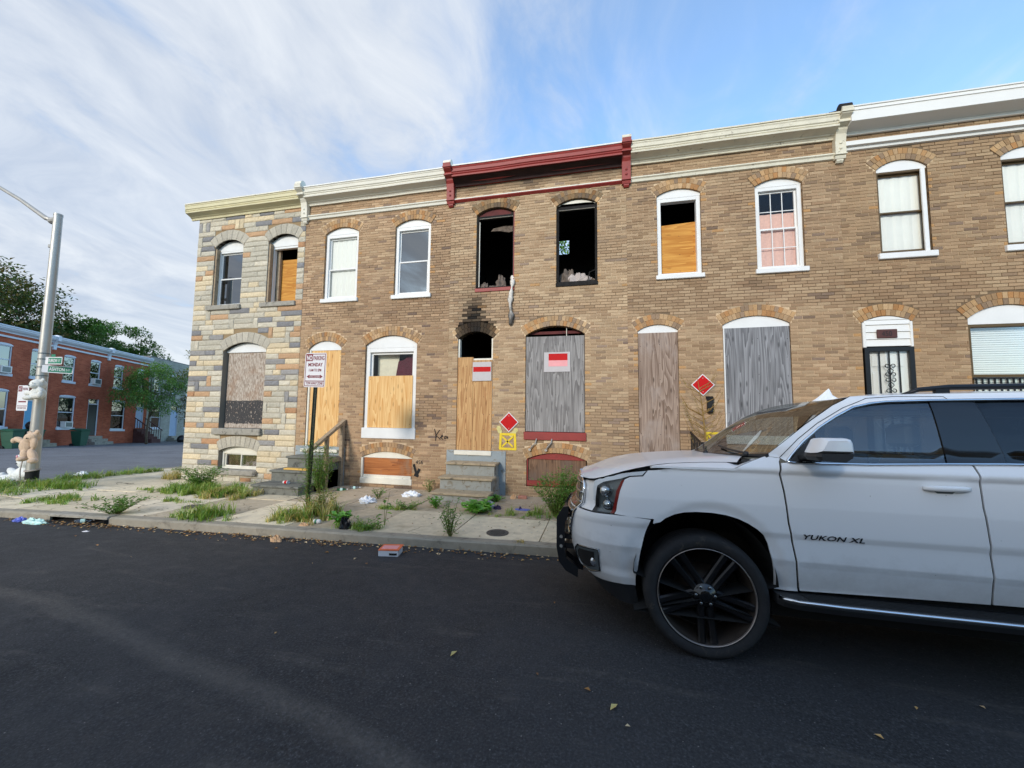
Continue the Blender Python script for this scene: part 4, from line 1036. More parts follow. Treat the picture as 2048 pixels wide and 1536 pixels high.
# basement light
seg_panel(a3[4], .66, FY+.045, FY+.09).build('head_panel', 'red_paint', H3)
board(H3, a3[4]['x0']+.03, a3[4]['x1']-.02, .215, .665, FY+.06, 'plywood_basement', seed=17)
m = MB(); m.bbox(a3[4]['x0']+.01, a3[4]['x1']-.01, FY-.005, FY+.1, .115, .22, .006); m.bbox(a3[4]['x0']+.005, a3[4]['x0']+.03, FY+.02, FY+.1, .2, .67, .004); m.build('sill', 'red_paint', H3)
cornice(H3, -3.195, .492, 'red_paint', 'white_paint', 7.10, 6.88, 6.76, .27, .010, seed=3)
band(H3, -3.20, .49, 'red_paint', 6.40, 6.46, .05, seed=3)
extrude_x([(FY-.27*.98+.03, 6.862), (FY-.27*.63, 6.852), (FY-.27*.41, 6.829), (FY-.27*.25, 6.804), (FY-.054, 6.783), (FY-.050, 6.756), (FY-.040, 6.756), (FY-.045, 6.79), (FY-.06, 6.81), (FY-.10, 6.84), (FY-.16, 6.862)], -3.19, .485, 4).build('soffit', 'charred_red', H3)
m = MB(); m.loft([[(x, FY-.056, z_) for z_ in (6.452, 6.474)]+[(x, FY-.01, z_) for z_ in (6.476, 6.452)] for x in (-3.19, .48)]); m.build('belt_fillet', 'aged_white', H3)
bracket(H3, .577, 'red_paint', 'peeling_cornice')
# sprayed survey box with its cross
def survey(xa, xb, za, zb, w, parent):
    m = MB(); j = .012
    stroke(m, [(xa, za), (xb+j, za-j*.5), (xb-j*.3, zb), (xa+j, zb+j*.3), (xa, za)], w); stroke(m, [(xa+w, za+w), (xb-w, zb-w)], w*.7); stroke(m, [(xa+w, zb-w), (xb-w, za+w)], w*.7)
    return m.build('survey_mark', 'yellow_spray', parent)
survey(-2.055, -1.735, .86, 1.16, .05, H3)
m = MB()
for k in range(9):
    a = RND.uniform(0, 2*pi); m.face([(-1.9+.19*cos(a)+.05*cos(t), FY-.0075, 1.30+.16*sin(a)+.05*sin(t)) for t in [2*pi*i/9 for i in range(9)]])
for k in range(len(m.v)): m.v[k] = (m.v[k][0], m.v[k][1]-.0001*(k//9), m.v[k][2])
m.build('survey_mark', 'pale_yellow_spray', H3)

# --- 4
H4 = house_empty('tan brick row house with weathered brown door board and grey window board', 2.5, -0.1)
a4 = [O(1.168, 1.995, 4.38, 6.05, 6.17), O(2.963, 3.768, 4.38, 6.04, 6.165), O(.766, 1.521, .80, 3.28, 3.40), O(2.322, 3.465, 1.24, 3.34, 3.50), O(2.36, 3.42, .12, .66, .80)]
brick_wall(H4, .577, 4.37, -.12, 6.80, a4, (.81, .745, .70), soot, 23)
shell(H4, .587, 4.36, -.4, 7.14, 'dim_inside')
w4 = frame_boxes(a4[0]['x0']+.004, a4[0]['x1']-.004, 4.38, 6.0, FY+.04, FY+.16, .075, .06).build('window', 'white_paint', H4)
seg_panel(a4[0], 6.001, FY+.04, FY+.09).build('head_panel', 'white_paint', w4)
m = MB(); m.bbox(1.13, 2.03, FY-.05, FY+.16, 4.30, 4.385, .008); m.build('sill', 'white_paint', w4)
board(H4, 1.245, 1.92, 4.44, 5.50, FY+.15, 'plywood_orange', seed=18, tilt=.03)
sash_window(H4, a4[1], mull=(3, 2), back=[('pink_paper', 4.45, 5.52, 0)], sillmat='white_paint', sill=(.04, .085), jamb=.07)
seg_panel(a4[2], 3.24, FY+.03, FY+.07).build('head_panel', 'white_paint', H4)
board(H4, .775, 1.515, .82, 3.24, FY+.02, 'plywood_brown', seed=19)
seg_panel(a4[3], 3.28, FY+.03, FY+.07).build('head_panel', 'white_paint', H4)
board(H4, 2.345, 3.455, 1.245, 3.28, FY+.015, 'plywood_dark_grey', seed=20, tilt=.012)
m = MB(); m.bbox(2.33, 2.352, FY-.003, FY+.1, 1.24, 3.28, .003); m.build('window_jamb', 'white_paint', H4)
m = MB(); m.bbox(2.29, 3.50, FY-.05, FY+.1, 1.08, 1.242, .01); m.build('sill', 'white_paint', H4)
seg_panel(a4[4], .66, FY+.045, FY+.09).build('head_panel', 'white_paint', H4); board(H4, 2.38, 3.40, .15, .66, FY+.06, 'plywood_basement', seed=24)
cornice(H4, .662, 4.285, 'peeling_cornice', 'peeling_cornice', 7.09, 6.88, 6.76, .28, .012, seed=4)
band(H4, .66, 4.29, 'peeling_cornice', seed=4)
bracket(H4, 4.37, 'peeling_cornice', 'char_and_shade')
parging(H4, .60, 1.72, .80, None)
flight(H4, .68, 1.62, [.60, .36, .12], [.34, .64, .94], 0, 'step_tread', 'blue_grey_paint', .03, .02)
survey(1.98, 2.22, .98, 1.27, .045, H4)
# iron handrail beside the steps, seen end-on
rl = MB(); rl.tube([(1.70, FY-.05, 1.28), (1.70, FY-.95, 1.10)], .02, 8)
rl = rl.build('railing', 'black_iron', H4)
for k in range(8): yy = FY-.08-k*.12; m = MB(); m.box(1.692, 1.708, yy-.008, yy+.008, walk_h(1.7, yy), 1.26-.024*k); m.build('baluster', 'black_iron', rl)
m = MB(); m.bbox(1.66, 1.74, FY-.98, FY-.90, walk_h(1.7, 7.1)-.02, 1.16, .01); m.build('newel', 'black_iron', rl)
m = MB(); m.bbox(2.0, 2.11, FY-.09, FY-.005, 1.66, 1.90, .01); mbx = m.build('mailbox', 'black_iron', H4); m = MB(); m.prism([(FY-.10, 1.89), (FY-.10, 1.90), (FY-.005, 1.97), (FY-.005, 1.93)], 'x', 1.99, 2.12); m.build('lid', 'black_iron', mbx)
m = MB(); m.prism([(4.10, 7.12), (4.26, 7.14), (4.32, 7.25), (4.42, 7.24), (4.42, 7.13)], 'y', FY-.30, FY+.2); m.build('roof_flap', 'char_and_shade', H4)

# --- 5, lived in
H5 = house_empty('occupied tan brick row house with black security door and brown window frames', 6.3, -0.1)
a5 = [O(4.952, 5.719, 4.52, 6.10, 6.255), O(6.761, 7.54, 4.52, 6.10, 6.25), O(4.584, 5.345, .80, 3.29, 3.405), O(6.129, 7.27, 1.35, 3.30, 3.52), O(6.2, 7.2, .12, .66, .80)]
brick_wall(H5, 4.37, 8.22, -.12, 6.84, a5, (.75, .69, .635), None, 25)
shell(H5, 4.38, 8.21, -.4, 7.2, 'dim_inside')
m = MB(); m.box(8.22, 8.30, FY+.02, FY+10, -.4, 6.9); m.build('side_wall', 'stone_sill', H5)
for o in a5[:2]:
    w = sash_window(H5, o, frame='bronze_frame', tymp=False, headh=6.06, back=[('blind', 4.55, 6.0, 0)], sillmat='white_paint', sill=(.05, .10), jamb=.035, rec=.03, sashw=.03)
    seg_panel(o, 6.061, FY+.03, FY+.08).build('head_panel', 'white_paint', w)
    m = MB(); m.bbox(o['x1']-.10, o['x1']-.035, FY+.0, FY+.03, 4.52, 6.06, .004); m.build('casing', 'white_paint', w)
# transom panel of lapped siding with the number plate
tp_ = MB(); zs_ = [2.86, 2.985, 3.115, 3.245, 3.33]
for za, zb_ in zip(zs_, zs_[1:]+[None]):
    if zb_: tp_.prism([(FY-.012, za), (FY+.05, za), (FY+.05, zb_-.006), (FY+.006, zb_-.006)], 'x', 4.63, 5.31)
tp_ = tp_.build('transom_panel', 'flat_white_metal', H5)
seg_panel(a5[2], 3.33, FY+.0, FY+.05, .02).build('head_panel', 'flat_white_metal', tp_)
for xa_, xb_ in ((4.592, 4.64), (5.30, 5.337)): m = MB(); m.bbox(xa_, xb_, FY-.02, FY+.06, 2.84, 3.29, .004); m.build('trim', 'flat_white_metal', tp_)
plain('plaque_brown', B_(78, 40, 34), .6, var=.12)
m = MB(); m.bbox(4.80, 5.10, FY-.035, FY-.012, 3.0, 3.155, .006); pq = m.build('house_number_plate', 'plaque_brown', H5)
vs_, fs_, w_ = text_faces('450', .13); m = MB(); m.idx([(4.865+v[0]*.8, FY-.0375, 3.032+v[1]) for v in vs_], fs_); m.build('number', 'black_iron', pq)
dw = MB(); dw.bbox(4.66, 5.29, FY+.06, FY+.1, .82, 2.84, .004); dw = dw.build('door', 'flat_white_metal', H5)
m = MB()
for za, zb_ in ((1.0, 1.7), (1.9, 2.42), (2.50, 2.70)):
    for xa_, xb_ in ((4.74, 4.95), (5.0, 5.21)): m.bbox(xa_, xb_, FY+.045, FY+.062, za, zb_, .006)
m.build('panel', 'flat_white_metal', dw)
sd_ = frame_boxes(4.605, 5.34, .80, 2.84, FY-.02, FY+.02, .075).build('security_door', 'black_iron', H5)
m = MB(); m.box(4.68, 5.265, FY+.015, FY+.019, .87, 2.77); m.build('pane', 'window_glass', sd_)
for k in (1, 2, 3): m = MB(); xx = lerp(4.68, 5.265, k/4); m.box(xx-.008, xx+.008, FY-.01, FY+.008, .87, 2.77); m.build('bar', 'black_iron', sd_)
m = MB(); xc_ = 4.9725
def curl(x, z, sx, sz, r=.045):
    pts = []
    for k in range(13): a = k/12*1.6*pi; rr = r*(1-.045*k); pts.append((x+sx*(rr-rr*cos(a)), FY-.014, z+sz*rr*sin(a)))
    m.tube(pts, .007, 5)
for z, s_ in ((2.50, 1), (2.35, 1), (2.27, -1), (2.08, -1)):
    for sx_ in (-1, 1): curl(xc_+sx_*.012, z, sx_, s_)
for z in (2.42, 2.17): m.tube([(xc_, FY-.014, z+.055), (xc_+.045, FY-.014, z), (xc_, FY-.014, z-.055), (xc_-.045, FY-.014, z), (xc_, FY-.014, z+.055)], .007, 5)
m.build('scroll', 'black_iron', sd_)
flight(H5, 4.55, 5.40, [.60, .36, .12], [.34, .64, .94], 0, 'step_tread', 'blue_grey_paint', .03, .02)
w5 = frame_boxes(a5[3]['x0']+.004, a5[3]['x1']-.004, 1.36, 3.20, FY+.03, FY+.12, .05).build('window', 'bronze_frame', H5)
seg_panel(a5[3], 3.201, FY+.03, FY+.08).build('head_panel', 'white_paint', w5)
m = MB(); m.box(6.18, 7.22, FY+.03, FY+.09, 2.30, 2.345); m.build('sash', 'bronze_frame', w5)
m = MB(); m.box(6.19, 7.21, FY+.07, FY+.074, 1.42, 3.15); m.build('pane', 'window_glass', w5)
for k in range(46): z = 1.42+k*.038; m = MB(); m.face([(6.19, FY+.14, z), (7.21, FY+.14, z), (7.21, FY+.155, z+.036), (6.19, FY+.155, z+.036)]); m.build('blind_slat', 'blind', w5)
for k in range(13): m = MB(); xx = 6.19+k*.083; m.box(xx-.009, xx+.009, FY+.0, FY+.018, 1.38, 2.28); m.build('bar', 'black_iron', w5)
m = MB(); m.box(6.14, 7.26, FY-.004, FY+.0, 2.27, 2.29); m.box(6.14, 7.26, FY-.004, FY+.0, 1.40, 1.42); m.build('bar_rail', 'black_iron', w5)
m = MB(); m.bbox(6.08, 7.32, FY-.05, FY+.12, 1.25, 1.355, .008); m.build('sill', 'white_paint', w5)
seg_panel(a5[4], .66, FY+.045, FY+.09).build('head_panel', 'white_paint', H5); board(H5, 6.22, 7.18, .15, .66, FY+.06, 'plywood_basement', seed=26)
y = FY
c5 = extrude_x([(y-.01, 7.15), (y-.31, 7.15), (y-.315, 7.09), (y-.30, 7.085), (y-.30, 6.90), (y-.29, 6.895), (y-.05, 6.86), (y-.05, 6.80), (y-.01, 6.80)], 4.45, 8.35, 4).build('cornice', 'flat_white_metal', H5)
extrude_x([(y+.4, 7.152), (y-.325, 7.152), (y-.325, 7.175), (y+.4, 7.2)], 4.45, 8.35, 4).build('capping', 'flat_white_metal', c5)
extrude_x([(y-.002, 6.66), (y-.10, 6.655), (y-.10, 6.575), (y-.05, 6.565), (y-.04, 6.52), (y-.002, 6.51)], 4.45, 8.30, 3).build('belt_course', 'flat_white_metal', H5)
# ------------------------------------------------------------------ parked SUV
CXE, CYC, CW, CP = .42, 3.96, .96, 3.0
ROLL = .0628; KV = 1.085; KR = 1.16              # the car leans with the camber of the road
INS = [(.15, .15), (.30, .12), (.40, .09), (.45, .092), (.60, .046), (.62, .038), (.64, .030), (.765, .022), (.785, .020), (.825, .006), (1.0, 0), (1.18, .010), (1.215, .014), (1.24, 0), (1.26, .004), (1.30, .028), (1.335, .05), (1.40, .062), (1.5, .092), (1.6, .125), (1.7, .162), (1.74, .185), (1.765, .215), (1.785, .245), (1.81, .265), (1.9, .3)]
NOSE = [(.15, -.02), (.2, -.04), (.3, -.13), (.36, -.19), (.42, -.235), (.5, -.262), (.6, -.278), (.80, -.285), (.86, -.27), (.90, -.225), (1.05, -.21), (1.12, -.19), (1.2, -.15), (1.3, -.1)]
def sm_tab(tab, z, h=.004): return (interp(tab, z-h)+2*interp(tab, z)+interp(tab, z+h))/4
def csurf(q, z, off=0.0, side=1):
    """body skin: q<0 wraps round the nose, q>=0 runs back along the flank; off moves it inwards"""
    w = CW-sm_tab(INS, z)-off+ROLL*(z+.065)
    if -.2 < q < .98 and z < 1.1: w -= .017*(1-smooth(1.02, 1.20, sqrt(((q-.335)/.425)**2+((z-.47)/.46)**2 if z > .47 else ((q-.335)/.425)**2)))
    x0 = sm_tab(NOSE, z)+off
    if q < 0:
        a = max(0.0, (1+q))*pi/2; v = w*sin(a)**(2/CP); x = x0+(CXE-x0)*(1-max(0.0, cos(a))**(2/CP))
    else:
        x = CXE+q; v = w
        if x > 4.75: v = w*max(0.0, 1-((x-4.75)/(.36-off))**2.6)**(1/2.6)
    return Vector((x, CYC-side*v, z))
def inside(p, poly):
    c = False; n = len(poly)
    for i in range(n):
        (x0, y0), (x1, y1) = poly[i], poly[(i+1) % n]
        if (y0 > p[1]) != (y1 > p[1]) and p[0] < (x1-x0)*(p[1]-y0)/(y1-y0)+x0: c = not c
    return c
def edge_dist(p, poly):
    b = 9
    for i in range(len(poly)):
        (x0, y0), (x1, y1) = poly[i], poly[(i+1) % len(poly)]; dx, dy = x1-x0, y1-y0; L = dx*dx+dy*dy or 1e-9
        t = max(0, min(1, ((p[0]-x0)*dx+(p[1]-y0)*dy)/L)); b = min(b, sqrt((x0+t*dx-p[0])**2+(y0+t*dy-p[1])**2))
    return b
def dense(poly, st):
    out = []
    for i in range(len(poly)):
        (x0, y0), (x1, y1) = poly[i], poly[(i+1) % len(poly)]; n = max(1, int(sqrt((x1-x0)**2+(y1-y0)**2)/st))
        out += [(x0+(x1-x0)*k/n, y0+(y1-y0)*k/n) for k in range(n)]
    return out
def patch(poly, fn, st=(.05, .02), extra_rows=(), flange=.014):
    """fine constrained triangulation of a 2-D outline carried onto a surface fn(u, v, inward offset), with a turned-in edge and exact normals"""
    P = dense(poly, min(st)*1.2); n = len(P)
    xs = [p[0] for p in poly]; ys = [p[1] for p in poly]; rows = frange(min(ys), max(ys), st[1]); rows = sorted(set(rows+[r for r in extra_rows if min(ys) < r < max(ys)]))
    pts = []
    for y_ in rows:
        for x_ in frange(min(xs), max(xs), st[0]):
            p = (x_, y_)
            if inside(p, poly) and edge_dist(p, P) > min(st)*.45: pts.append(p)
    vs, es, fs, *_ = delaunay_2d_cdt([Vector(p) for p in P+pts], [(i, (i+1) % n) for i in range(n)], [], 1, 1e-5)
    V = [Vector(fn(v.x, v.y, 0.0)) for v in vs]; N = []; e = .004; F = [tuple(f) for f in fs]
    for v, p in zip(vs, V):
        du = Vector(fn(v.x+e, v.y, 0.0))-Vector(fn(v.x-e, v.y, 0.0)); dv = Vector(fn(v.x, v.y+e, 0.0))-Vector(fn(v.x, v.y-e, 0.0))
        nn = du.cross(dv); inn = p-Vector(fn(v.x, v.y, .01))
        if nn.length < 1e-12: nn = inn
        if nn.dot(inn) < 0: nn = -nn
        N.append(nn.normalized())
    if F:
        a, b, c = (V[F[len(F)//2][i]] for i in range(3))
        if (b-a).cross(c-a).dot(N[F[len(F)//2][0]]) < 0: F = [f[::-1] for f in F]
    mb = MB(); mb.idx(V, F); mb.norm = list(N)
    if flange:
        m0 = len(mb.v); out = [Vector(fn(p[0], p[1], 0.0)) for p in P]; inn = [Vector(fn(p[0], p[1], flange)) for p in P]
        mb.idx(out+inn, [(i, (i+1) % n, n+(i+1) % n, n+i) for i in range(n)])
        cen = sum(out, Vector())/n
        for k in range(2):
            for i in range(n):
                t = out[(i+1) % n]-out[i-1]; d = inn[i]-out[i]; w = t.cross(d)
                if w.length < 1e-12: w = d
                if w.dot(out[i]-cen) < 0: w = -w
                mb.norm.append(w.normalized())
    return mb
def pbuild(mb, name, mat, parent):
    o = mb.build(name, mat, parent, smooth=True); o.data.normals_split_custom_set_from_vertices([tuple(v) for v in mb.norm]); return o
CROWS = [.60, .62, .635, .78, .80, .825, 1.18, 1.215, 1.24, 1.26, 1.30, 1.335]
def paint_mat():
    m = NT('white_car_paint'); v = m.wcoord(); g = m.n('ShaderNodeNewGeometry'); sp = m.n('ShaderNodeSeparateXYZ'); m.l(g.outputs['Position'], sp.inputs[0])
    c = (.83, .835, .835)
    dz = m.ramp(m.math('ADD', sp.outputs['Z'], m.math('MULTIPLY', m.noise(v, 9, 6, .7), .5)), [(.62, .30), (.95, 0.0)])
    c = m.mix(dz, c, B_(128, 120, 108))
    sk = m.n('ShaderNodeTexVoronoi'); sk.inputs['Scale'].default_value = 11; m.l(v, sk.inputs['Vector'])
    c = m.mix(m.math('MULTIPLY', m.ramp(sk.outputs['Distance'], [(0, .8), (.035, .5), (.05, 0)]), m.ramp(m.noise(v, 3, 3), [(.5, 0), (.62, 1)])), c, B_(110, 96, 80))
    m.set(c, .34, 0, .4, .55); return m.m
paint_mat()
plain('chrome', (.72, .74, .76), .10, 1.0, var=.03); plain('dark_chrome', (.26, .27, .28), .18, 1.0, var=.05)
plain('black_plastic', B_(34, 35, 37), .55, var=.10); plain('gloss_black', B_(14, 15, 17), .12, var=.05, spec=.6); plain('matt_black', B_(12, 12, 12), .95, var=.2)
plain('satin_black_steel', B_(30, 32, 36), .38, .3, var=.10); plain('seat_fabric', B_(96, 92, 88), .9, var=.08); plain('dash_plastic', B_(64, 62, 60), .8, var=.08)
plain('tyre_rubber', B_(40, 40, 41), .82, var=.16, vscale=20, dirt=(B_(74, 68, 60), .58, 9), spec=.3); plain('rim_barrel', B_(58, 50, 44), .6, .3, var=.2, vscale=12); plain('machined_lip', B_(196, 184, 176), .3, .8, var=.08); plain('spoke_black', B_(16, 16, 18), .28, var=.1, spec=.4)
plain('light_guide', (.62, .66, .68), .25, 0, var=.05); plain('amber_red', B_(120, 28, 22), .25, var=.1); plain('lamp_reflector', (.62, .65, .67), .14, .9, var=.04); plain('lamp_dark', B_(104, 112, 114), .35, .4, var=.1)
CAR = thing('sport_utility_vehicle', 'white full-size SUV with bull bar, black spoked rims and tinted rear glass', 'car', (2.3, 3.0, -0.065))
ARCH = [(-.09, .345), (-.078, .42), (-.065, .469), (-.05, .62), (-.035, .738), (-.01, .828), (.04, .872), (.10, .903), (.17, .922), (.25, .930), (.35, .930), (.44, .921), (.52, .900), (.58, .873), (.64, .835), (.68, .798), (.705, .745), (.72, .683), (.74, .61), (.75, .564), (.757, .49), (.76, .425)]
iseam = 5
BUMPER = [(-1, .86), (-.7, .86), (-.40, .858), (-.295, .861), (-.21, .866), (-.10, .868), (-.012, .858)]+ARCH[iseam-1::-1]+[(-.195, .345), (-.345, .337), (-.50, .33), (-.64, .345), (-.75, .37), (-1, .38)]
BUMPER[6:7] = [(-.016, .855)]
FENDER = [(-.008, .862)]+ARCH[iseam:]+[(.895, .43), (.868, .62), (.816, .893), (.797, 1.1), (.777, 1.22), (.787, 1.30), (.80, 1.325), (.71, 1.335), (.62, 1.30), (.50, 1.245), (.25, 1.240), (.05, 1.222), (-.03, 1.206), (-.05, 1.162), (-.125, 1.152), (-.175, 1.122), (-.195, 1.05), (-.205, .875)]
FDOOR = [(.908, .435), (.88, .62), (.828, .893), (.809, 1.1), (.789, 1.22), (.80, 1.292), (.84, 1.297), (1.32, 1.307), (1.75, 1.325), (1.872, 1.331), (1.880, 1.20), (1.882, 1.062), (1.91, .788), (1.95, .464)]
RDOOR = [(1.962, .465), (1.922, .788), (1.894, 1.062), (1.892, 1.20), (1.884, 1.331), (2.4, 1.342), (2.86, 1.347), (2.90, 1.1), (2.86, .86), (2.78, .62), (2.74, .48)]
RAX = 3.41
RARCH = [(RAX+.47*cos(a), .45+.47*sin(a)) for a in [pi-pi*k/16 for k in range(17)]]
QUARTER = [(2.795, .62), (2.872, .86), (2.912, 1.1), (2.872, 1.347), (3.6, 1.35), (4.66, 1.34), (4.685, .9), (4.66, .44), (RAX+.48, .44)]+RARCH[::-1][1:-1]+[(RAX-.475, .50), (2.78, .50)]
CANT = [(.715, 1.338), (.80, 1.328), (.838, 1.303), (.95, 1.43), (1.07, 1.536), (1.19, 1.617), (1.31, 1.684), (1.42, 1.713), (1.52, 1.727), (1.77, 1.737), (2.29, 1.748), (3.2, 1.748), (3.95, 1.735), (4.2, 1.66), (4.3, 1.352), (4.655, 1.345), (4.6, 1.55), (4.5, 1.72), (4.35, 1.795), (3.6, 1.806), (2.33, 1.806), (1.7, 1.79), (1.335, 1.772), (1.19, 1.70), (1.0, 1.565)]
GLASS1 = [(.85, 1.305), (.95, 1.422), (1.07, 1.528), (1.19, 1.609), (1.31, 1.676), (1.42, 1.705), (1.52, 1.719), (1.765, 1.729), (1.745, 1.324), (1.32, 1.308)]
BPIL = [(1.772, 1.729), (2.02, 1.74), (2.06, 1.334), (1.752, 1.325)]
GLASS2 = [(2.025, 1.74), (2.29, 1.743), (3.2, 1.743), (3.94, 1.73), (4.19, 1.655), (4.29, 1.355), (2.9, 1.348), (2.065, 1.336)]
HEAD = [(-.45, 1.097), (-.355, 1.137), (-.175, 1.177), (-.035, 1.202), (-.055, 1.168), (-.13, 1.158), (-.182, 1.127), (-.2, 1.057), (-.212, .873), (-.295, .868), (-.4, .866)]
VAL = [(-.095, .341), (-.11, .19), (-.3, .19), (-.5, .215), (-.65, .26), (-.8, .28), (-1, .28), (-1, .376), (-.75, .366), (-.64, .341), (-.5, .326), (-.345, .333), (-.195, .341)]
GRILLE = [(-1, .60), (-.74, .60), (-.66, .76), (-.60, .90), (-.60, 1.05), (-.66, 1.095), (-1, 1.10)]
FOG = [(-.60, .555), (-.42, .575), (-.32, .584), (-.33, .50), (-.345, .412), (-.50, .375), (-.66, .385), (-.68, .45), (-.66, .51)]
def skin(name, poly, mat, side=1, off=0.0, st=(.05, .02), solid=True, parent=None):
    return pbuild(patch(poly, lambda q, z, o: csurf(max(-1, q), z, off+o, side), st, CROWS, .014 if solid else 0), name, mat, parent or CAR)
for side in (1, -1):
    fine = (.04, .018) if side == 1 else (.09, .04)
    bp = skin('front_bumper', BUMPER, 'white_car_paint', side, 0, (.03, .02) if side == 1 else (.06, .04))
    skin('fender', FENDER, 'white_car_paint', side, 0, fine)
    fd = skin('door', FDOOR, 'white_car_paint', side, 0, fine); rd = skin('door', RDOOR, 'white_car_paint', side, 0, fine)
    skin('quarter_panel', QUARTER, 'white_car_paint', side, 0, (.07, .03)); skin('roof_rail_panel', CANT, 'white_car_paint', side, 0, fine)
    skin('side_window', GLASS1, 'car_glass', side, .008, (.08, .05), False); skin('side_window', GLASS2, 'tinted_glass', side, .008, (.10, .05), False)
    skin('pillar_trim', BPIL, 'gloss_black', side, .004, (.08, .05))
    skin('valance', VAL, 'black_plastic', side, .006, (.05, .03))
    # headlamp
    hl = skin('headlamp', HEAD, 'lamp_glass', side, .004, (.03, .02), False)
    skin('lamp_bowl', [(q*1.0, z) for q, z in HEAD], 'lamp_dark', side, .05, (.03, .03), False, hl)
    m = MB()
    for q, z, r in ((-.33, 1.03, .052), (-.30, .93, .045)):
        c = csurf(q, z, .045, side); m.ball(c, (r, r, r), 14, 8)
    m.build('lens', 'lamp_reflector', hl, smooth=True)
    skin('side_marker', [(-.18, 1.122), (-.158, 1.133), (-.182, 1.05), (-.195, .978), (-.21, .878), (-.238, .878), (-.222, .96), (-.21, 1.042)], 'amber_red', side, -.001, (.02, .02), False, hl)
    skin('light_strip', [(-.45, 1.097), (-.355, 1.137), (-.175, 1.177), (-.037, 1.2015), (-.055, 1.170), (-.13, 1.160), (-.19, 1.136), (-.34, 1.10), (-.40, 1.065), (-.41, .95), (-.432, .95)], 'light_guide', side, .003, (.02, .02), False, hl)
    # fog lamp surround
    fg = skin('fog_lamp_bezel', FOG, 'lamp_dark', side, -.003, (.04, .03), False)
    skin('fog_recess', [(-.50+(q+.50)*.72, .475+(z-.475)*.7) for q, z in FOG], 'matt_black', side, -.005, (.04, .03), False, fg)
    m = MB(); c = csurf(-.39, .47, -.002, side); m.ball(c, (.03, .015, .035), 12, 8); m.build('fog_lamp', 'lamp_reflector', fg, smooth=True)
    m = MB(); m.tube([csurf(q, z, -.006, side) for q, z in dense(FOG, .05)+[FOG[0]]], .006, 6); m.build('bezel_trim', 'dark_chrome', fg, smooth=True)
    # bright trim round the side glass
    def line(pts, r, mat, name, off=-.004, nn=6, parent=None):
        P = []
        for (a, b), (c, d) in zip(pts, pts[1:]):
            n = max(1, int(sqrt((c-a)**2+(d-b)**2)/.05)); P += [csurf(a+(c-a)*k/n, b+(d-b)*k/n, off, side) for k in range(n)]
        P.append(csurf(*pts[-1], off, side)); m = MB(); m.tube(P, r, nn); return m.build(name, mat, parent or CAR, smooth=True)
    line([(4.3, 1.352), (2.9, 1.343), (2.06, 1.331), (1.75, 1.320), (1.32, 1.302), (.87, 1.296), (.842, 1.302), (.842, 1.312), (.95, 1.436), (1.07, 1.540), (1.19, 1.621), (1.31, 1.688), (1.42, 1.716), (1.52, 1.730), (1.77, 1.740), (2.29, 1.751), (3.2, 1.751), (3.95, 1.738), (4.2, 1.665), (4.3, 1.352)], .010, 'chrome', 'window_trim')
    line([(.80, 1.33), (.93, 1.46), (1.07, 1.573), (1.25, 1.685), (1.42, 1.757), (1.6, 1.772), (1.88, 1.772), (1.885, 1.745)], .0025, 'matt_black', 'door_seal', -.001, 4)
    for nm, pts in (('panel_gap', [(.903, .43), (.874, .62), (.822, .893), (.803, 1.1), (.783, 1.22), (.795, 1.31)]), ('panel_gap', [(1.957, .464), (1.916, .788), (1.888, 1.062), (1.886, 1.20), (1.878, 1.332)]), ('panel_gap', [(2.76, .5), (2.79, .62), (2.866, .86), (2.906, 1.1), (2.866, 1.347)]), ('panel_gap', [(-1, .862), (-.4, .862), (-.21, .870), (-.012, .860)])):
        line(pts, .007, 'matt_black', nm, .015, 5)
    # mirror
    mr_ = MB(); y0, y1 = CYC-side*1.11, CYC-side*1.31
    rings = []
    for t, sx, sz in ((0, .80, .8), (.15, .95, .95), (.6, 1, 1), (.88, .92, .90), (1, .72, .66)):
        yy = lerp(y0, y1, t); cx_, cz_ = 1.412, 1.418
        rings.append([(cx_+sx*dx, yy, cz_+sz*dz) for dx, dz in ((-.105, -.046), (-.06, .042), (-.045, .05), (.075, .052), (.095, .045), (.105, .02), (.108, -.046))])
    mr_.loft(rings); mo = autosmooth(mr_.build('wing_mirror', 'white_car_paint', CAR), 50)
    m = MB(); rings = []
    for t, s_ in ((0, .85), (.3, 1), (.85, .95), (1, .8)):
        yy = lerp(y0, y1, t); rings.append([(1.412+s_*dx, yy, 1.371+dz) for dx, dz in ((-.10, .001), (-.11, -.02), (-.09, -.045), (.05, -.05), (.10, -.02), (.106, .001))])
    m.loft(rings); m.loft([[(1.33, yy, z-.03), (1.43, yy, z-.03), (1.43, yy, z), (1.33, yy, z)] for yy, z in ((CYC-side*.98, 1.34), (CYC-side*1.13, 1.375))]); m.build('mirror_base', 'black_plastic', mo)
    skin('mirror_sail', [(.858, 1.308), (.955, 1.418), (1.04, 1.495), (1.05, 1.312)], 'black_plastic', side, 0.0, (.05, .05))
    # handles
    for d_, qa, qb in ((fd, 1.585, 1.83), (rd, 2.50, 2.745)):
        m = MB(); rings = []
        for k in range(9):
            t = k/8; q = lerp(qa, qb, t); h = .017*(1-abs(t-.5)**4*6*1.0); o_ = .012+.022*(1-(2*t-1)**4)
            c0 = csurf(q, 1.168+.004*t, -.002, side); n_ = Vector((0, -side, 0))
            rings.append([c0+n_*o_*a+Vector((0, 0, h*b)) for a, b in ((.0, -1), (.8, -1), (1, -.4), (1, .5), (.75, 1), (0, 1))])
        m.loft(rings); m.build('handle', 'white_car_paint', d_, smooth=True)
        skin('handle_cup', [(lerp(qa, qb, .22), 1.155), (lerp(qa, qb, .3), 1.138), (lerp(qa, qb, .62), 1.138), (lerp(qa, qb, .7), 1.155)], 'lamp_dark', side, -.0015, (.03, .01), False, d_)
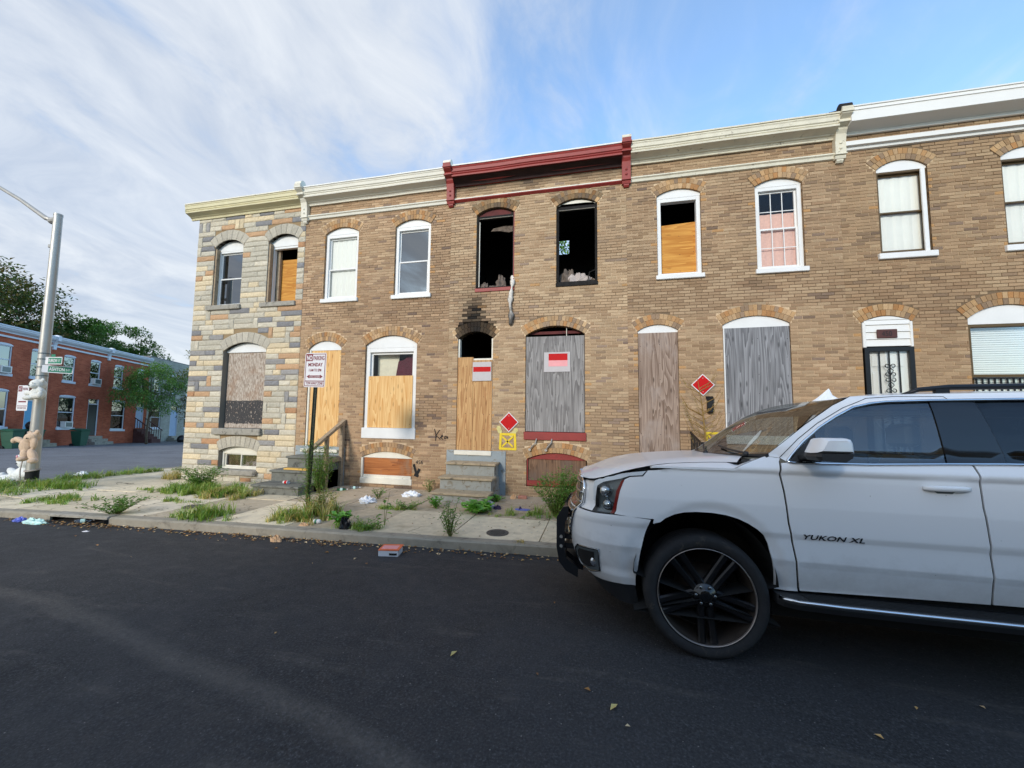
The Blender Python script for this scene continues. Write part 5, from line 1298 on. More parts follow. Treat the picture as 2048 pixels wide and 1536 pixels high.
    # badge on the front door
    vs_, fs_, w_ = text_faces('YUKON XL', .05, 0.0, .0012, 1.05)
    k_ = .36/w_; m = MB()
    if side == 1: m.idx([csurf(.895+v[0]*k_+v[1]*.25, .797+v[1]*.92, -.006) for v in vs_], fs_)
    else: m.idx([csurf(1.255-v[0]*k_-v[1]*.25, .797+v[1]*.92, -.006, -1) for v in vs_], fs_)
    m.build('badge', 'dark_chrome', fd)
    # running board and rocker
    yb = CYC-side*1.065; yi = CYC-side*.84
    m = MB(); m.box(1.17, 3.35, min(yi, yi+side*.1), max(yi, yi+side*.1), .24, .45); m.build('rocker', 'matt_black', CAR)
    m = MB(); rings = []
    for x, ins in ((1.165, .10), (1.19, .05), (1.26, .015), (1.5, 0), (3.0, 0), (3.2, .02), (3.28, .1)):
        ye = yb+side*ins; rings.append([(x, ye, .392), (x, ye+side*.012, .422), (x, yi, .412), (x, yi, .36), (x, ye+side*.02, .355)])
    m.loft(rings); rb = m.build('running_board', 'black_plastic', CAR)
    m = MB(); m.tube([(x, yb+side*(ins-.002), .410) for x, ins in ((1.175, .085), (1.19, .05), (1.26, .015), (1.5, 0), (2.2, 0), (3.0, 0), (3.2, .02))], .0115, 8); m.build('bright_strip', 'chrome', rb, smooth=True)
    for k in range(5): yy = yb+side*(.04+.028*k); m = MB(); m.box(1.32, 3.1, yy-.005, yy+.005, .4, .426-.0015*k); m.build('grip_strip', 'black_rubber', rb)
    # wheel wells
    for qx in (.725, CXE+RAX):
        m = MB(); r_ = .475; rings = []
        for yy in (CYC-side*.935, CYC-side*.50): rings.append([(qx-.01+r_*cos(a), yy, .455+r_*sin(a)) for a in [pi*k/20 for k in range(21)]]+[(qx-.01+r_, yy, .2), (qx-.01-r_, yy, .2)])
        m.loft(rings, True, False); m.face(rings[1]); m.build('wheel_well', 'matt_black', CAR)
    # roof rail
    m = MB(); P = [(2.12, 1.795), (2.22, 1.83), (2.40, 1.846), (2.8, 1.852), (4.0, 1.85), (4.3, 1.83), (4.42, 1.795)]
    m.tube([(x, CYC-side*.665*KR, z) for x, z in P], [.008, .016, .02, .021, .021, .016, .008], 8); m.build('roof_rack', 'satin_black_steel', CAR, smooth=True)
    for x in (2.35, 3.3, 4.2): m = MB(); m.box(x-.04, x+.04, CYC-side*.665*KR-.015, CYC-side*.665*KR+.015, 1.78, 1.845); m.build('rack_foot', 'satin_black_steel', CAR)
# hood and fender tops as one height field
ZCR = [(-.3, 1.13), (-.1, 1.155), (.1, 1.205), (.28, 1.248), (.45, 1.278), (.72, 1.305), (.92, 1.318), (1.12, 1.325), (1.3, 1.33)]
def hoodz(x, v):
    w = CW; r_ = min(.999, abs(v)/w); xf = -.19+(CXE+.19)*(1-(1-r_**CP)**(1/CP)) if r_ < .995 else CXE
    d = max(0, min(w-abs(v), x-xf)); ze = lerp(1.105, 1.243, smooth(-.12, .42, x)); zc = sm_tab(ZCR, x, .06)
    rib = .0*smooth(.50, .56, abs(v))*(1-smooth(.58, .75, abs(v)))*smooth(.1, .4, x)
    return ze+(zc-ze)*(1-(1-min(1, d/.34))**2.2)+rib-.010*(abs(v)/w)**2*0
def plan_pt(q, z=1.10): p = csurf(q, z); return (p.x, (CYC-p.y)/KV)
edge = [plan_pt(-1+.0005)]+[plan_pt(q) for q in (-.9, -.8, -.7, -.6, -.52, -.45)]+[plan_pt(q, z) for q, z in ((-.355, 1.137), (-.26, 1.16), (-.175, 1.177), (-.10, 1.19), (-.035, 1.204))]
seam = [(.42, .915), (.50, .885), (.62, .868), (.80, .86), (.97, .862)]
HOOD = [(p[0], -p[1]) for p in edge[1:][::-1]]; hp = edge+seam+[(1.06, .70), (1.01, .40), (1.0, 0)]
HOODP = hp+[(x, -v) for x, v in hp[::-1][1:]]
pbuild(patch(HOODP, lambda x, v, o: (x, CYC-v*KV, hoodz(x, v)+.001-o), (.04, .04)), 'bonnet', 'white_car_paint', CAR)
for side in (1, -1):
    FT = [(.36, .957), (.44, .918), (.51, .892), (.63, .875), (.80, .867), (.975, .869), (1.08, .82), (1.16, .90), (1.10, .925), (1.02, .945), (.92, .958), (.6, .9585)]
    pbuild(patch(FT, lambda x, v, o: (x, CYC-side*v*KV, -o+(hoodz(x, v) if x < .9 else lerp(hoodz(x, v), lerp(1.243, 1.315, smooth(.9, 1.12, x)), smooth(.9, 1.0, x)))), (.03, .02)), 'fender_top', 'white_car_paint', CAR)
# windscreen
def ws(t, w):
    e = [(1.135, .915, 1.330), (1.37, .86, 1.525), (1.61, .80, 1.698), (1.715, .765, 1.752)]
    k = min(2.999, t*3); i_ = int(k); f_ = k-i_; a = [lerp(e[i_][j], e[i_+1][j], f_) for j in range(3)]
    b = lerp(.15, .07, t); return (a[0]-b*(1-w*w), CYC-(a[1]+ROLL*(a[2]+.065))*w, a[2]+.025*(1-w*w)*t-.03*(1-w*w)*(1-t))
def wsgrid(t0, t1, w0, w1, nt_=10, nw=16):
    mb = MB(); vs = [ws(lerp(t0, t1, j/nt_), lerp(w0, w1, i/nw)) for j in range(nt_+1) for i in range(nw+1)]
    mb.idx(vs, [(j*(nw+1)+i, (j+1)*(nw+1)+i, (j+1)*(nw+1)+i+1, j*(nw+1)+i+1) for j in range(nt_) for i in range(nw)]); return mb
glass('windscreen_glass', (.34, .36, .33), .02, k=.3)
wsg = wsgrid(0, 1, -.975, .975).build('windscreen', 'windscreen_glass', CAR, smooth=True)
m = MB(); m.tube([ws(.015, w) for w in [k/10 for k in range(-10, 11)]], .016, 6); m.build('cowl_seal', 'black_plastic', wsg)
for w0, w1 in ((.80, .15), (.05, -.55)):
    m = MB(); P = [Vector(ws(.02+.06*k/8*0+.10*(k/8), lerp(w0, w1, k/8)))+Vector((-.012, 0, .016)) for k in range(9)]; m.tube(P, .009, 5)
    c = Vector(ws(.02, w0))+Vector((-.02, 0, .01)); m.ball(c, .022, 8, 6); m.build('wiper', 'black_plastic', CAR)
cw = patch([(1.0, 0), (1.01, .4), (1.06, .70), (1.0, .86), (1.14, .90), (1.13, .85), (1.02, .5), (1.0+.03, 0), (1.02, -.5), (1.13, -.85), (1.14, -.90), (1.0, -.86), (1.06, -.70), (1.01, -.4)], lambda x, v, o: (x, CYC-v*KV, 1.285+.02*abs(v)-o), (.06, .06)); cw.build('cowl_panel', 'black_plastic', CAR)
# roof skin
def roofz(x, v):
    ze = interp([(1.5, 1.70), (1.7, 1.755), (1.755, 1.772), (2.1, 1.793), (2.75, 1.808), (4.0, 1.808), (4.77, 1.797), (5.02, 1.72)], x); return ze+.060*smooth(1.6, 2.3, x)*(1-(abs(v)/.70)**2.5)
RF = [(1.66, 0), (1.69, .4), (1.735, .70), (1.765, .722), (2.1, .71), (2.75, .70), (4.02, .70), (4.77, .69), (4.98, .66), (5.03, 0)]
RFP = RF+[(x, -v) for x, v in RF[::-1][1:-1]]
pbuild(patch(RFP, lambda x, v, o: (x, CYC-v*KR, roofz(x, v)-o), (.08, .05)), 'roof', 'white_car_paint', CAR)
m = MB(); rings = []
for t, h, w in ((0, .008, .030), (.25, .035, .03), (.55, .08, .022), (.70, .105, .014), (.73, .105, .012), (.84, .04, .02), (1, .01, .022)):
    x = lerp(1.90, 2.12, t); z0 = roofz(x, 0)-.004; rings.append([(x, CYC-w, z0), (x, CYC-w*.6, z0+h*.6), (x, CYC, z0+h), (x, CYC+w*.6, z0+h*.6), (x, CYC+w, z0)])
m.loft(rings); m.build('antenna_fin', 'white_car_paint', CAR)
# grille
gr = MB()
for s_ in (1, -1):
    g_ = patch(GRILLE, lambda q, z, o: csurf(max(-1, q), z, o+(.012 if z > .88 else -.004), s_), (.05, .04), (), 0); gr.idx(g_.v, g_.f)
gr = gr.build('grille', 'gloss_black', CAR)
for k in range(6):
    z = .66+.08*k; qe = interp([(.60, -.74), (.76, -.66), (.90, -.60), (1.05, -.60), (1.1, -.66)], z)-.03
    for s_ in (1, -1): m = MB(); m.tube([csurf(lerp(-1, qe, t/8), z, -.006 if z < .88 else .006, s_) for t in range(9)], .012, 6); m.build('grille_bar', 'dark_chrome', gr, smooth=True)
for s_ in (1, -1): m = MB(); m.tube([csurf(q, z, -.006 if z < .88 else .006, s_) for q, z in dense(GRILLE[:-1], .06)[:-8]+[(-.66, 1.095), (-.8, 1.1), (-1, 1.1)]], .014, 6); m.build('grille_frame', 'chrome', gr, smooth=True)
nose = MB()
for s_ in (1, -1):
    g_ = patch([(-1, .86), (-.42, .86), (-.44, 1.10), (-.6, 1.115), (-1, 1.115)], lambda q, z, o: csurf(max(-1, q), z, .02+o, s_), (.05, .04), (), 0); nose.idx(g_.v, g_.f)
nose.build('nose_panel', 'white_car_paint', CAR, smooth=True)
# under body, cabin floor, dashboard, seats
m = MB(); m.box(.30, 4.9, CYC-.47, CYC+.47, .20, .50); m.box(1.2, 3.25, CYC-.82, CYC+.82, .28, .46); m.build('chassis', 'matt_black', CAR)
m = MB(); m.box(.1, 1.0, CYC-.40, CYC+.40, .5, 1.08); m.build('engine_block', 'matt_black', CAR)
m = MB(); m.box(1.20, 1.25, CYC-.84, CYC+.84, .46, 1.20); m.prism([(1.10, .96), (1.08, 1.26), (1.18, 1.30), (1.42, 1.27), (1.45, 1.10), (1.36, .96)], 'y', CYC-.80, CYC+.80); m.build('dashboard', 'dash_plastic', CAR)
m = MB(); c_ = Vector((1.62, CYC-.38, 1.17)); ax = Matrix.Rotation(radians(-62), 3, 'Y')
m.tube([c_+ax @ Vector((.19*cos(t), .19*sin(t), 0)) for t in [2*pi*k/24 for k in range(25)]], .016, 8); m.tube([c_+ax @ Vector((-.17, 0, 0)), c_, c_+ax @ Vector((.17, 0, 0))], .018, 6); m.tube([c_, Vector((1.38, CYC-.38, 1.05))], .03, 8); m.build('steering_wheel', 'black_plastic', CAR, smooth=True)
def seat(x, y, w):
    m = MB(); m.bbox(x-.25, x+.26, y-w/2, y+w/2, .60, .80, .05)
    m.loft([[(x+.20+dx, y-w/2+i_, z), (x+.20+dx, y+w/2-i_, z), (x+.34+dx, y+w/2-i_, z), (x+.34+dx, y-w/2+i_, z)] for z, dx, i_ in ((.70, 0, .03), (.9, .04, 0), (1.25, .12, .02), (1.36, .15, .08))]); s_ = m.build('seat', 'seat_fabric', CAR)
    m = MB(); m.bbox(x+.33, x+.43, y-.13, y+.13, 1.42, 1.60, .03); m.tube([(x+.38, y-.06, 1.3), (x+.38, y-.06, 1.45)], .008, 6); m.tube([(x+.38, y+.06, 1.3), (x+.38, y+.06, 1.45)], .008, 6); m.build('headrest', 'seat_fabric', s_)
for y_ in (CYC-.40, CYC+.40): seat(1.95, y_, .52); seat(2.95, y_, .55)
m = MB(); m.box(4.70, 4.95, CYC-.80, CYC+.80, .5, 1.3); m.box(1.25, 4.7, CYC-.84, CYC+.84, .46, .52); m.build('cabin_floor', 'dash_plastic', CAR)
# bull bar
BB = [(-.322, .813), (-.276, .823), (-.269, .765), (-.302, .672), (-.309, .466), (-.289, .378), (-.185, .311), (-.192, .229), (-.295, .275), (-.354, .346), (-.377, .473), (-.378, .719)]
bb = MB(); bb.tube([(-.345, CYC-.42, .70), (-.345, CYC+.42, .70)], .030, 10); bb = bb.build('bull_bar', 'satin_black_steel', CAR, smooth=True)
for yy in (CYC-.47, CYC+.40):
    m = MB(); m.prism(BB, 'y', yy, yy+.07); m.build('upright', 'satin_black_steel', bb)
for za, xa_ in ((.36, -.33), (.52, -.345)):
    m = MB(); m.tube([(xa_, CYC-.42, za), (xa_, CYC+.42, za)], .022, 8); m.build('cross_tube', 'satin_black_steel', bb, smooth=True)
m = MB(); m.prism([(-.30, .40), (-.15, .30), (-.15, .24), (-.28, .26), (-.31, .33)], 'y', CYC-.30, CYC+.30); m.build('skid_plate', 'satin_black_steel', bb)
for yy in (CYC-.43, CYC+.36):
    for zz, L in ((.56, .12), (.48, .13)):
        m = MB(); m.box(-.31, -.31+L, yy-.005, yy+.065, zz-.025, zz+.02); m.build('mount', 'satin_black_steel', bb)
        for k_ in (0,): m = MB(); m.lathe([(.014, -.004), (.014, .004), (.004, .006)], (-.335, yy-.045, zz), 'y', 10); m.build('bolt', 'galvanised', bb)
# wheels
def wheel(x, side, zc):
    yo = CYC-side*.955; s = side
    def Y(d): return yo+s*d
    t = MB(); R0 = .415
    prof = [(.322, .035), (.328, .012), (.345, .004), (.372, -.004), (.392, .002), (.404, .016), (.412, .04), (R0, .08), (R0, .21), (.412, .25), (.40, .275), (.375, .288), (.34, .28), (.322, .26)]
    n = 64; rings = [[(x+r*cos(2*pi*k/n), Y(d), zc+r*sin(2*pi*k/n)) for k in range(n)] for r, d in prof]; t.loft(rings, True, False); w = t.build('wheel', 'tyre_rubber', CAR, smooth=True)
    m = MB()
    for k in range(3):
        d = .075+.05*k+.02; m.loft([[(x+r*cos(2*pi*i/n), Y(d+e), zc+r*sin(2*pi*i/n)) for i in range(n)] for r, e in ((R0+.0006, -.006), (R0-.006, 0), (R0+.0006, .006))], True, False)
    m.build('tread_groove', 'matt_black', w)
    m = MB(); m.loft([[(x+r*cos(2*pi*k/n), Y(d), zc+r*sin(2*pi*k/n)) for k in range(n)] for r, d in ((.322, .012), (.324, .004), (.3215, .001), (.319, .004), (.317, .02))], True, False); m.build('rim_lip', 'machined_lip', w, smooth=True)
    m = MB(); m.loft([[(x+r*cos(2*pi*k/n), Y(d), zc+r*sin(2*pi*k/n)) for k in range(n)] for r, d in ((.316, .016), (.305, .05), (.295, .13), (.29, .25))], True, False); m.build('rim_barrel', 'rim_barrel', w, smooth=True)
    m = MB(); m.lathe([(.27, .22), (.27, .24)], (x, yo if s > 0 else yo-.46, zc), 'y', 32); m.build('hub_plate', 'matt_black', w)
    m = MB(); m.loft([[(x+r*cos(2*pi*k/32), Y(d), zc+r*sin(2*pi*k/32)) for k in range(32)] for r, d in ((.185, .17), (.185, .185), (.06, .185), (.06, .17))], True, False); m.build('brake_disc', 'rim_barrel', w, smooth=True)
    for j in range(5):
        for e in (-1, 1):
            a = radians(54+72*j)-.0+.02; off_ = .034*e
            m = MB(); rings = []
            for r, hw, d0, d1 in ((.045, .030, .035, .10), (.10, .026, .042, .105), (.20, .024, .038, .10), (.28, .025, .026, .09), (.312, .027, .018, .085)):
                ca, sa = cos(a), sin(a); o_ = off_*(.7+.45*r/.31)
                def pt(t, d): return (x+r*ca-(o_+t)*sa, Y(d), zc+r*sa+(o_+t)*ca)
                rings.append([pt(-hw*.75, d1), pt(-hw, d0+.012), pt(-hw*.55, d0), pt(hw*.55, d0), pt(hw, d0+.012), pt(hw*.75, d1)])
            m.loft(rings); m.build('spoke', 'spoke_black', w)
    m = MB(); m.loft([[(x+r*cos(2*pi*k/24), Y(d), zc+r*sin(2*pi*k/24)) for k in range(24)] for r, d in ((.088, .10), (.085, .045), (.072, .032), (.05, .03), (.045, .018), (.03, .014), (.004, .013))], True, False); m.build('hub_cap', 'gloss_black', w, smooth=True)
    for j in range(6): a = 2*pi*j/6; m = MB(); m.lathe([(.011, 0), (.011, .012), (.006, .014)] if s < 0 else [(.011, 0), (.011, -.012), (.006, -.014)], (x+.062*cos(a), Y(.033), zc+.062*sin(a)), 'y', 8); m.build('wheel_nut', 'dark_chrome', w)
for side in (1, -1):
    yw = CYC-side*.80
    for xx in (.725, CXE+RAX): wheel(xx, side, -.065+.413)
CAR.rotation_euler = (-atan2(ROLL, 1), 0, 0)
# tail
m = MB(); m.box(5.085, 5.11, CYC-.55, CYC+.55, .85, .98); m.build('number_plate_panel', 'black_plastic', CAR)
# ------------------------------------------------------------------ rows seen across the side street
def brickskin(name, c1, c2, mort, swap=False):
    """far brickwork: too small to tell the bricks apart, so a bond texture on the wall sheet (u along the wall, v up, from the Col-free UV-like attribute)"""
    m = NT(name); a = m.n('ShaderNodeAttribute'); a.attribute_name = 'suv'
    b = m.n('ShaderNodeTexBrick'); b.inputs['Scale'].default_value = 1.0; b.inputs['Brick Width'].default_value = .215; b.inputs['Row Height'].default_value = .068; b.inputs['Mortar Size'].default_value = .006
    b.inputs['Color1'].default_value = (*c1, 1); b.inputs['Color2'].default_value = (*c2, 1); b.inputs['Mortar'].default_value = (*mort, 1); m.l(a.outputs['Vector'], b.inputs['Vector'])
    n = m.noise(m.wcoord(), 1.3, 6, .65); c = m.mix(1.0, b.outputs['Color'], m.ramp(n, [(.25, .72), (.75, 1.2)]), 'MULTIPLY')
    m.set(c, .92, 0, .15); m.bump(b.outputs['Fac'], -.3, .006); return m.m
brickskin('red_brick', B_(182, 98, 70), B_(158, 78, 56), B_(164, 112, 90)); brickskin('tan_brick', B_(170, 136, 100), B_(146, 112, 82), B_(160, 140, 112)); brickskin('grey_formstone', B_(176, 176, 164), B_(160, 160, 150), B_(140, 140, 130))
plain('pale_blue_door', B_(150, 170, 196), .5, var=.06); plain('dark_green_door', B_(40, 46, 44), .5, var=.12); plain('cyan_door', B_(96, 164, 200), .5, var=.06); plain('brown_stair', B_(84, 52, 48), .8, var=.15); plain('grey_roof', B_(120, 122, 122), .8, var=.1)
plain('pale_blue_trim', B_(206, 212, 220), .55, var=.05, vscale=3)
class Frame:
    def __init__(s, P, d, n, slope): s.P, s.d, s.n, s.k = P, d, n, slope
    def __call__(s, a, o, h): return (s.P[0]+a*s.d[0]+o*s.n[0], s.P[1]+a*s.d[1]+o*s.n[1], s.P[2]-s.k*a+h)
def fbox(mb, F, a0, a1, o0, o1, h0, h1):
    v = [F(a, o, h) for h in (h0, h1) for a, o in ((a0, o0), (a1, o0), (a1, o1), (a0, o1))]
    mb.idx(v, [(0, 3, 2, 1), (4, 5, 6, 7), (0, 1, 5, 4), (2, 3, 7, 6), (3, 0, 4, 7), (1, 2, 6, 5)])
def wall_sheet(F, a0, a1, h0, h1, ops, name, mat, parent):
    xs = sorted({a0, a1, *[o[0] for o in ops], *[o[1] for o in ops]}); zs = sorted({h0, h1, *[o[2] for o in ops], *[o[3] for o in ops]})
    mb = MB(); uv = []
    for x0, x1 in zip(xs, xs[1:]):
        for z0, z1 in zip(zs, zs[1:]):
            if any(o[0] <= x0 and x1 <= o[1] and o[2] <= z0 and z1 <= o[3] for o in ops): continue
            mb.face([F(x0, 0, z0), F(x1, 0, z0), F(x1, 0, z1), F(x0, 0, z1)]); uv += [(x0, z0, 0), (x1, z0, 0), (x1, z1, 0), (x0, z1, 0)]
    for o in ops:
        x0, x1, z0, z1 = o[:4]
        for a, b in (((x0, z0), (x0, z1)), ((x1, z0), (x1, z1)), ((x0, z1), (x1, z1)), ((x0, z0), (x1, z0))):
            mb.face([F(a[0], 0, a[1]), F(b[0], 0, b[1]), F(b[0], -.16, b[1]), F(a[0], -.16, a[1])]); uv += [(a[0], a[1], 0), (b[0], b[1], 0), (b[0], b[1], 0), (a[0], a[1], 0)]
    o = mb.build(name, mat, parent); at = o.data.attributes.new('suv', 'FLOAT_VECTOR', 'POINT'); fl = [c for p in uv for c in p]; at.data.foreach_set('vector', fl); return o
def far_window(F, house, o, trim, arch=.12, ac=False, glassm='dark_window_glass', curtain=None):
    x0, x1, z0, z1 = o[:4]; w = MB(); t = .06
    for b in ((x0, x0+t, z0, z1), (x1-t, x1, z0, z1), (x0+t, x1-t, z1-t, z1), (x0+t, x1-t, z0, z0+t), (x0+t, x1-t, (z0+z1)/2-.025, (z0+z1)/2+.025)): fbox(w, F, b[0], b[1], -.11, -.05, b[2], b[3])
    w = w.build('window', trim, house)
    m = MB(); m.face([F(x0+t, -.08, z0+t), F(x1-t, -.08, z0+t), F(x1-t, -.08, z1-t), F(x0+t, -.08, z1-t)]); m.build('pane', glassm, w)
    if curtain: m = MB(); m.face([F(x0+t, -.13, (z0+z1)/2-.3), F(x1-t, -.13, (z0+z1)/2-.3), F(x1-t, -.13, z1-t), F(x0+t, -.13, z1-t)]); m.build('curtain', curtain, w)
    m = MB(); fbox(m, F, x0-.05, x1+.05, -.1, .06, z0-.14, z0); m.build('sill', trim, w)
    n = 8; xm, hw = (x0+x1)/2, (x1-x0)/2; P = [(x0, z1-.01)]+[(xm-hw*cos(pi*k/n), z1+arch*sin(pi*k/n)**.7) for k in range(n+1)]+[(x1, z1-.01)]
    m = MB(); m.idx([F(a, .006, h) for a, h in P]+[F(a, -.05, h) for a, h in P], [tuple(range(len(P)))]+[(i, (i+1) % len(P), (i+1) % len(P)+len(P), i+len(P)) for i in range(len(P))]); m.build('head_panel', trim, w)
    if ac: m = MB(); fbox(m, F, xm-.26, xm+.26, -.05, .22, z0+.01, z0+.40); m.build('air_conditioner', 'flat_white_metal', w); m = MB(); fbox(m, F, xm-.2, xm+.2, .215, .224, z0+.06, z0+.34); m.build('air_grille', 'lamp_dark' if 'lamp_dark' in MATS else 'black_iron', w)
def far_house(F, a0, a1, label, wallm, trim, wins, doors, bands, ht=6.75, depth=9, group=None, roofm='roof_felt', cat='house', cn=True):
    P = F((a0+a1)/2, 0, 0); Hs = thing('row_house', label, cat, P, group)
    ops = [w[:4] for w in wins]+[d[:4] for d in doors]
    wall_sheet(F, a0, a1, -.3, ht-.05, ops, 'front_wall', wallm, Hs)
    m = MB(); fbox(m, F, a0, a0+.1, -depth, -.01, -.3, ht-.06); fbox(m, F, a1-.1, a1, -depth, -.01, -.3, ht-.06); fbox(m, F, a0+.1, a1-.1, -depth, -depth+.1, -.3, ht-.06); m.build('party_wall', 'dim_inside', Hs)
    m = MB(); fbox(m, F, a0, a1, -depth, .0, ht-.06, ht+.02); m.build('roof', roofm, Hs)
    m = MB(); fbox(m, F, a0+.1, a1-.1, -depth+.1, -.2, 3.5, 3.7); m.build('floor_deck', 'dim_inside', Hs)
    if cn:
        prof = [(0, ht+.03), (.26, ht+.03), (.28, ht-.03), (.25, ht-.05), (.24, ht-.14), (.20, ht-.16), (.19, ht-.20), (.05, ht-.30), (.04, ht-.36), (0, ht-.36)]
        m = MB(); m.loft([[F(a, o, h) for o, h in prof] for a in (a0, a1)]); m.build('cornice', trim, Hs)
        m = MB(); fbox(m, F, a0, a1, 0, .07, ht-.62, ht-.52); m.build('belt_course', trim, Hs)
        m = MB(); m.loft([[F(a, o, h) for o, h in ((0, ht-.80), (.09, ht-.78), (.1, ht-.5), (.16, ht-.32), (.32, ht-.25), (.33, ht+.07), (.2, ht+.12), (0, ht+.08))] for a in (a0-.09, a0+.09)]); m.build('bracket', trim, Hs)
    for w in wins: far_window(F, Hs, w, trim, ac=len(w) > 4 and w[4] == 'ac', curtain=(w[5] if len(w) > 5 else None))
    for d in doors:
        m = MB(); fbox(m, F, d[0]+.05, d[1]-.05, -.12, -.06, d[2], d[3]-.38); dd = m.build('door', d[4], Hs)
        m = MB(); fbox(m, F, d[0], d[0]+.05, -.13, -.02, d[2], d[3]); fbox(m, F, d[1]-.05, d[1], -.13, -.02, d[2], d[3]); fbox(m, F, d[0]+.05, d[1]-.05, -.13, -.02, d[3]-.38, d[3]-.32); m.build('door_frame', trim, dd)
        m = MB(); m.face([F(d[0]+.05, -.09, d[3]-.32), F(d[1]-.05, -.09, d[3]-.32), F(d[1]-.05, -.09, d[3]), F(d[0]+.05, -.09, d[3])]); m.build('transom_pane', 'dark_window_glass', dd)
        if len(d) > 5:
            for k in range(3):
                m = MB(); fbox(m, F, d[0]-.12-.1*k, d[1]+.12+.1*k, .005, .30+.28*k, -.25, d[2]-.02-k*d[2]/3); m.build('step', d[5], Hs)
    return Hs
FR = Frame(RP, (DX, DY), (NX, NY), .045)
G1 = 'red brick row houses across the side street'
def u(k): return -2.43+3.82*k
far_house(FR, u(-1), u(0)-.01, 'red brick row house behind the street light pole with blue door', 'red_brick', 'pale_blue_trim',
          [(-5.75, -4.56, 1.15, 3.15), (-5.45, -4.60, 4.12, 5.70, 'ac'), (-3.62, -2.86, 4.12, 5.70)], [(-3.70, -2.95, .62, 3.05, 'cyan_door', 'concrete')], None, group=G1)
far_house(FR, u(0), u(1)-.01, 'red brick row house with dark green barred door and air conditioner in upper window', 'red_brick', 'pale_blue_trim',
          [(-1.80, -.72, 1.12, 3.10, 'ac', 'curtain_cream'), (-1.72, -.95, 4.12, 5.70, None, 'curtain_cream'), (.10, .88, 4.12, 5.70, 'ac')], [(.18, .97, .58, 3.10, 'dark_green_door', 'stone_sill')], None, group=G1)
far_house(FR, u(1), u(2)-.01, 'red brick row house with pale blue door above a brown wooden stair', 'red_brick', 'pale_blue_trim',
          [(2.0, 3.16, 1.02, 3.05), (1.97, 2.76, 4.08, 5.66), (3.98, 4.72, 4.08, 5.66)], [(4.16, 4.92, 1.14, 3.10, 'pale_blue_door')], None, group=G1)
far_house(FR, u(2), u(3), 'pale grey formstone row house beyond the red brick row', 'grey_formstone', 'pale_blue_trim',
          [(5.75, 6.75, 1.15, 2.9), (5.75, 6.45, 4.2, 5.7), (7.55, 8.25, 4.2, 5.7)], [(7.85, 8.75, .45, 3.05, 'pale_blue_door', 'stone_sill')], None, 7.0, cn=False, roofm='grey_roof')
far_house(FR, u(3)+.01, u(4), 'pale formstone row house at the far end, partly behind the stone corner', 'grey_formstone', 'pale_blue_trim',
          [(9.6, 10.6, 1.15, 2.9), (9.6, 10.3, 4.2, 5.7), (11.4, 12.1, 4.2, 5.7)], [(11.7, 12.5, .45, 3.05, 'dark_green_door', 'stone_sill')], None, 7.0, cn=False, roofm='grey_roof')
# brown stair up to the pale blue door
st = thing('wooden_stair', 'brown wooden stair with railing up to the pale blue door', 'stairs', FR(4.5, .4, 0))
for k in range(5): m = MB(); fbox(m, FR, 4.05+.0, 4.98, .02+.26*k, .30+.26*k, -.2, 1.06-.2*k); m.build('step', 'brown_stair', st)
for a in (4.02, 5.0):
    m = MB(); rings = [[FR(a-.03, o, h-.03), FR(a+.03, o, h-.03), FR(a+.03, o, h+.03), FR(a-.03, o, h+.03)] for o, h in ((.05, 1.95), (1.40, .95))]; m.loft(rings); m.build('handrail', 'brown_stair', st)
    for k in range(8): m = MB(); o = .1+.17*k; fbox(m, FR, a-.015, a+.015, o, o+.03, 1.0-.13*k-.1, 1.91-.126*k); m.build('baluster', 'brown_stair', st)
# basement lights of the red row
# far pavement and kerb
far = MB(); rings = []
for a in frange(-9, 40, 3.5): rings.append([FR(a, -.05, -.5), FR(a, -.05, -.03), FR(a, 3.0, -.10), FR(a, 3.15, -.12), FR(a, 3.16, -.5)])
far.loft(rings); far.build('far_pavement', 'concrete', kind='structure')
# row opposite, unseen but in reflections: added and sized to shade car and road
FO = Frame((0, -9.0, -.1), (-1, 0), (0, 1), 0.0); G2 = 'row houses on the far side behind the camera'
for k in range(-4, 2):
    a = 3.85*k
    far_house(FO, a+.005, a+3.845, 'unseen tan brick row house on the opposite side of the street, sized for its shade', 'tan_brick', 'pale_blue_trim', [(a+1.8, a+3.1, 1.1, 3.1), (a+.6, a+1.5, 4.2, 5.8), (a+2.45, a+3.35, 4.2, 5.8)], [(a+.25, a+1.1, .6, 3.1, 'dark_green_door', 'concrete')], None, 6.9, group=G2)
m = MB(); m.loft([[(x, -9.0, -.5), (x, -9.0, -.1), (x, -5.2, -.08), (x, -5.05, -.08), (x, -5.04, -.5)] for x in (-15.3, 18)]); m.build('opposite_pavement', 'concrete', kind='structure')

# ------------------------------------------------------------------ street light with bears, signs
PX_, PY_ = -12.13, 6.04; PZ = walk_h(PX_, PY_)
pole = MB(); pole.lathe([(.104, -.1), (.102, .0), (.098, 1.5), (.088, 3.5), (.074, 6.1), (.078, 6.1), (.078, 6.14), (.01, 6.15)], (PX_, PY_, PZ), n=28); pole = pole.build('street_light', 'galvanised', None, smooth=False, loc=(PX_, PY_, PZ)); autosmooth(pole, 40)
tag(pole, 'tall grey metal street light pole at the corner with soft toys tied on', 'street light')
m = MB(); m.tube([(PX_-.05, PY_, 5.90), (PX_-.35, PY_-.02, 6.0), (PX_-1.2, PY_-.06, 6.52), (PX_-2.2, PY_-.1, 7.05), (PX_-3.1, PY_-.14, 7.3)], [.055, .05, .042, .036, .034], 10); arm = m.build('arm', 'galvanised', pole, smooth=True)
m = MB(); m.bbox(PX_-3.9, PX_-3.0, PY_-.26, PY_-.02, 7.24, 7.38, .03); m.build('lamp_head', 'galvanised', pole)
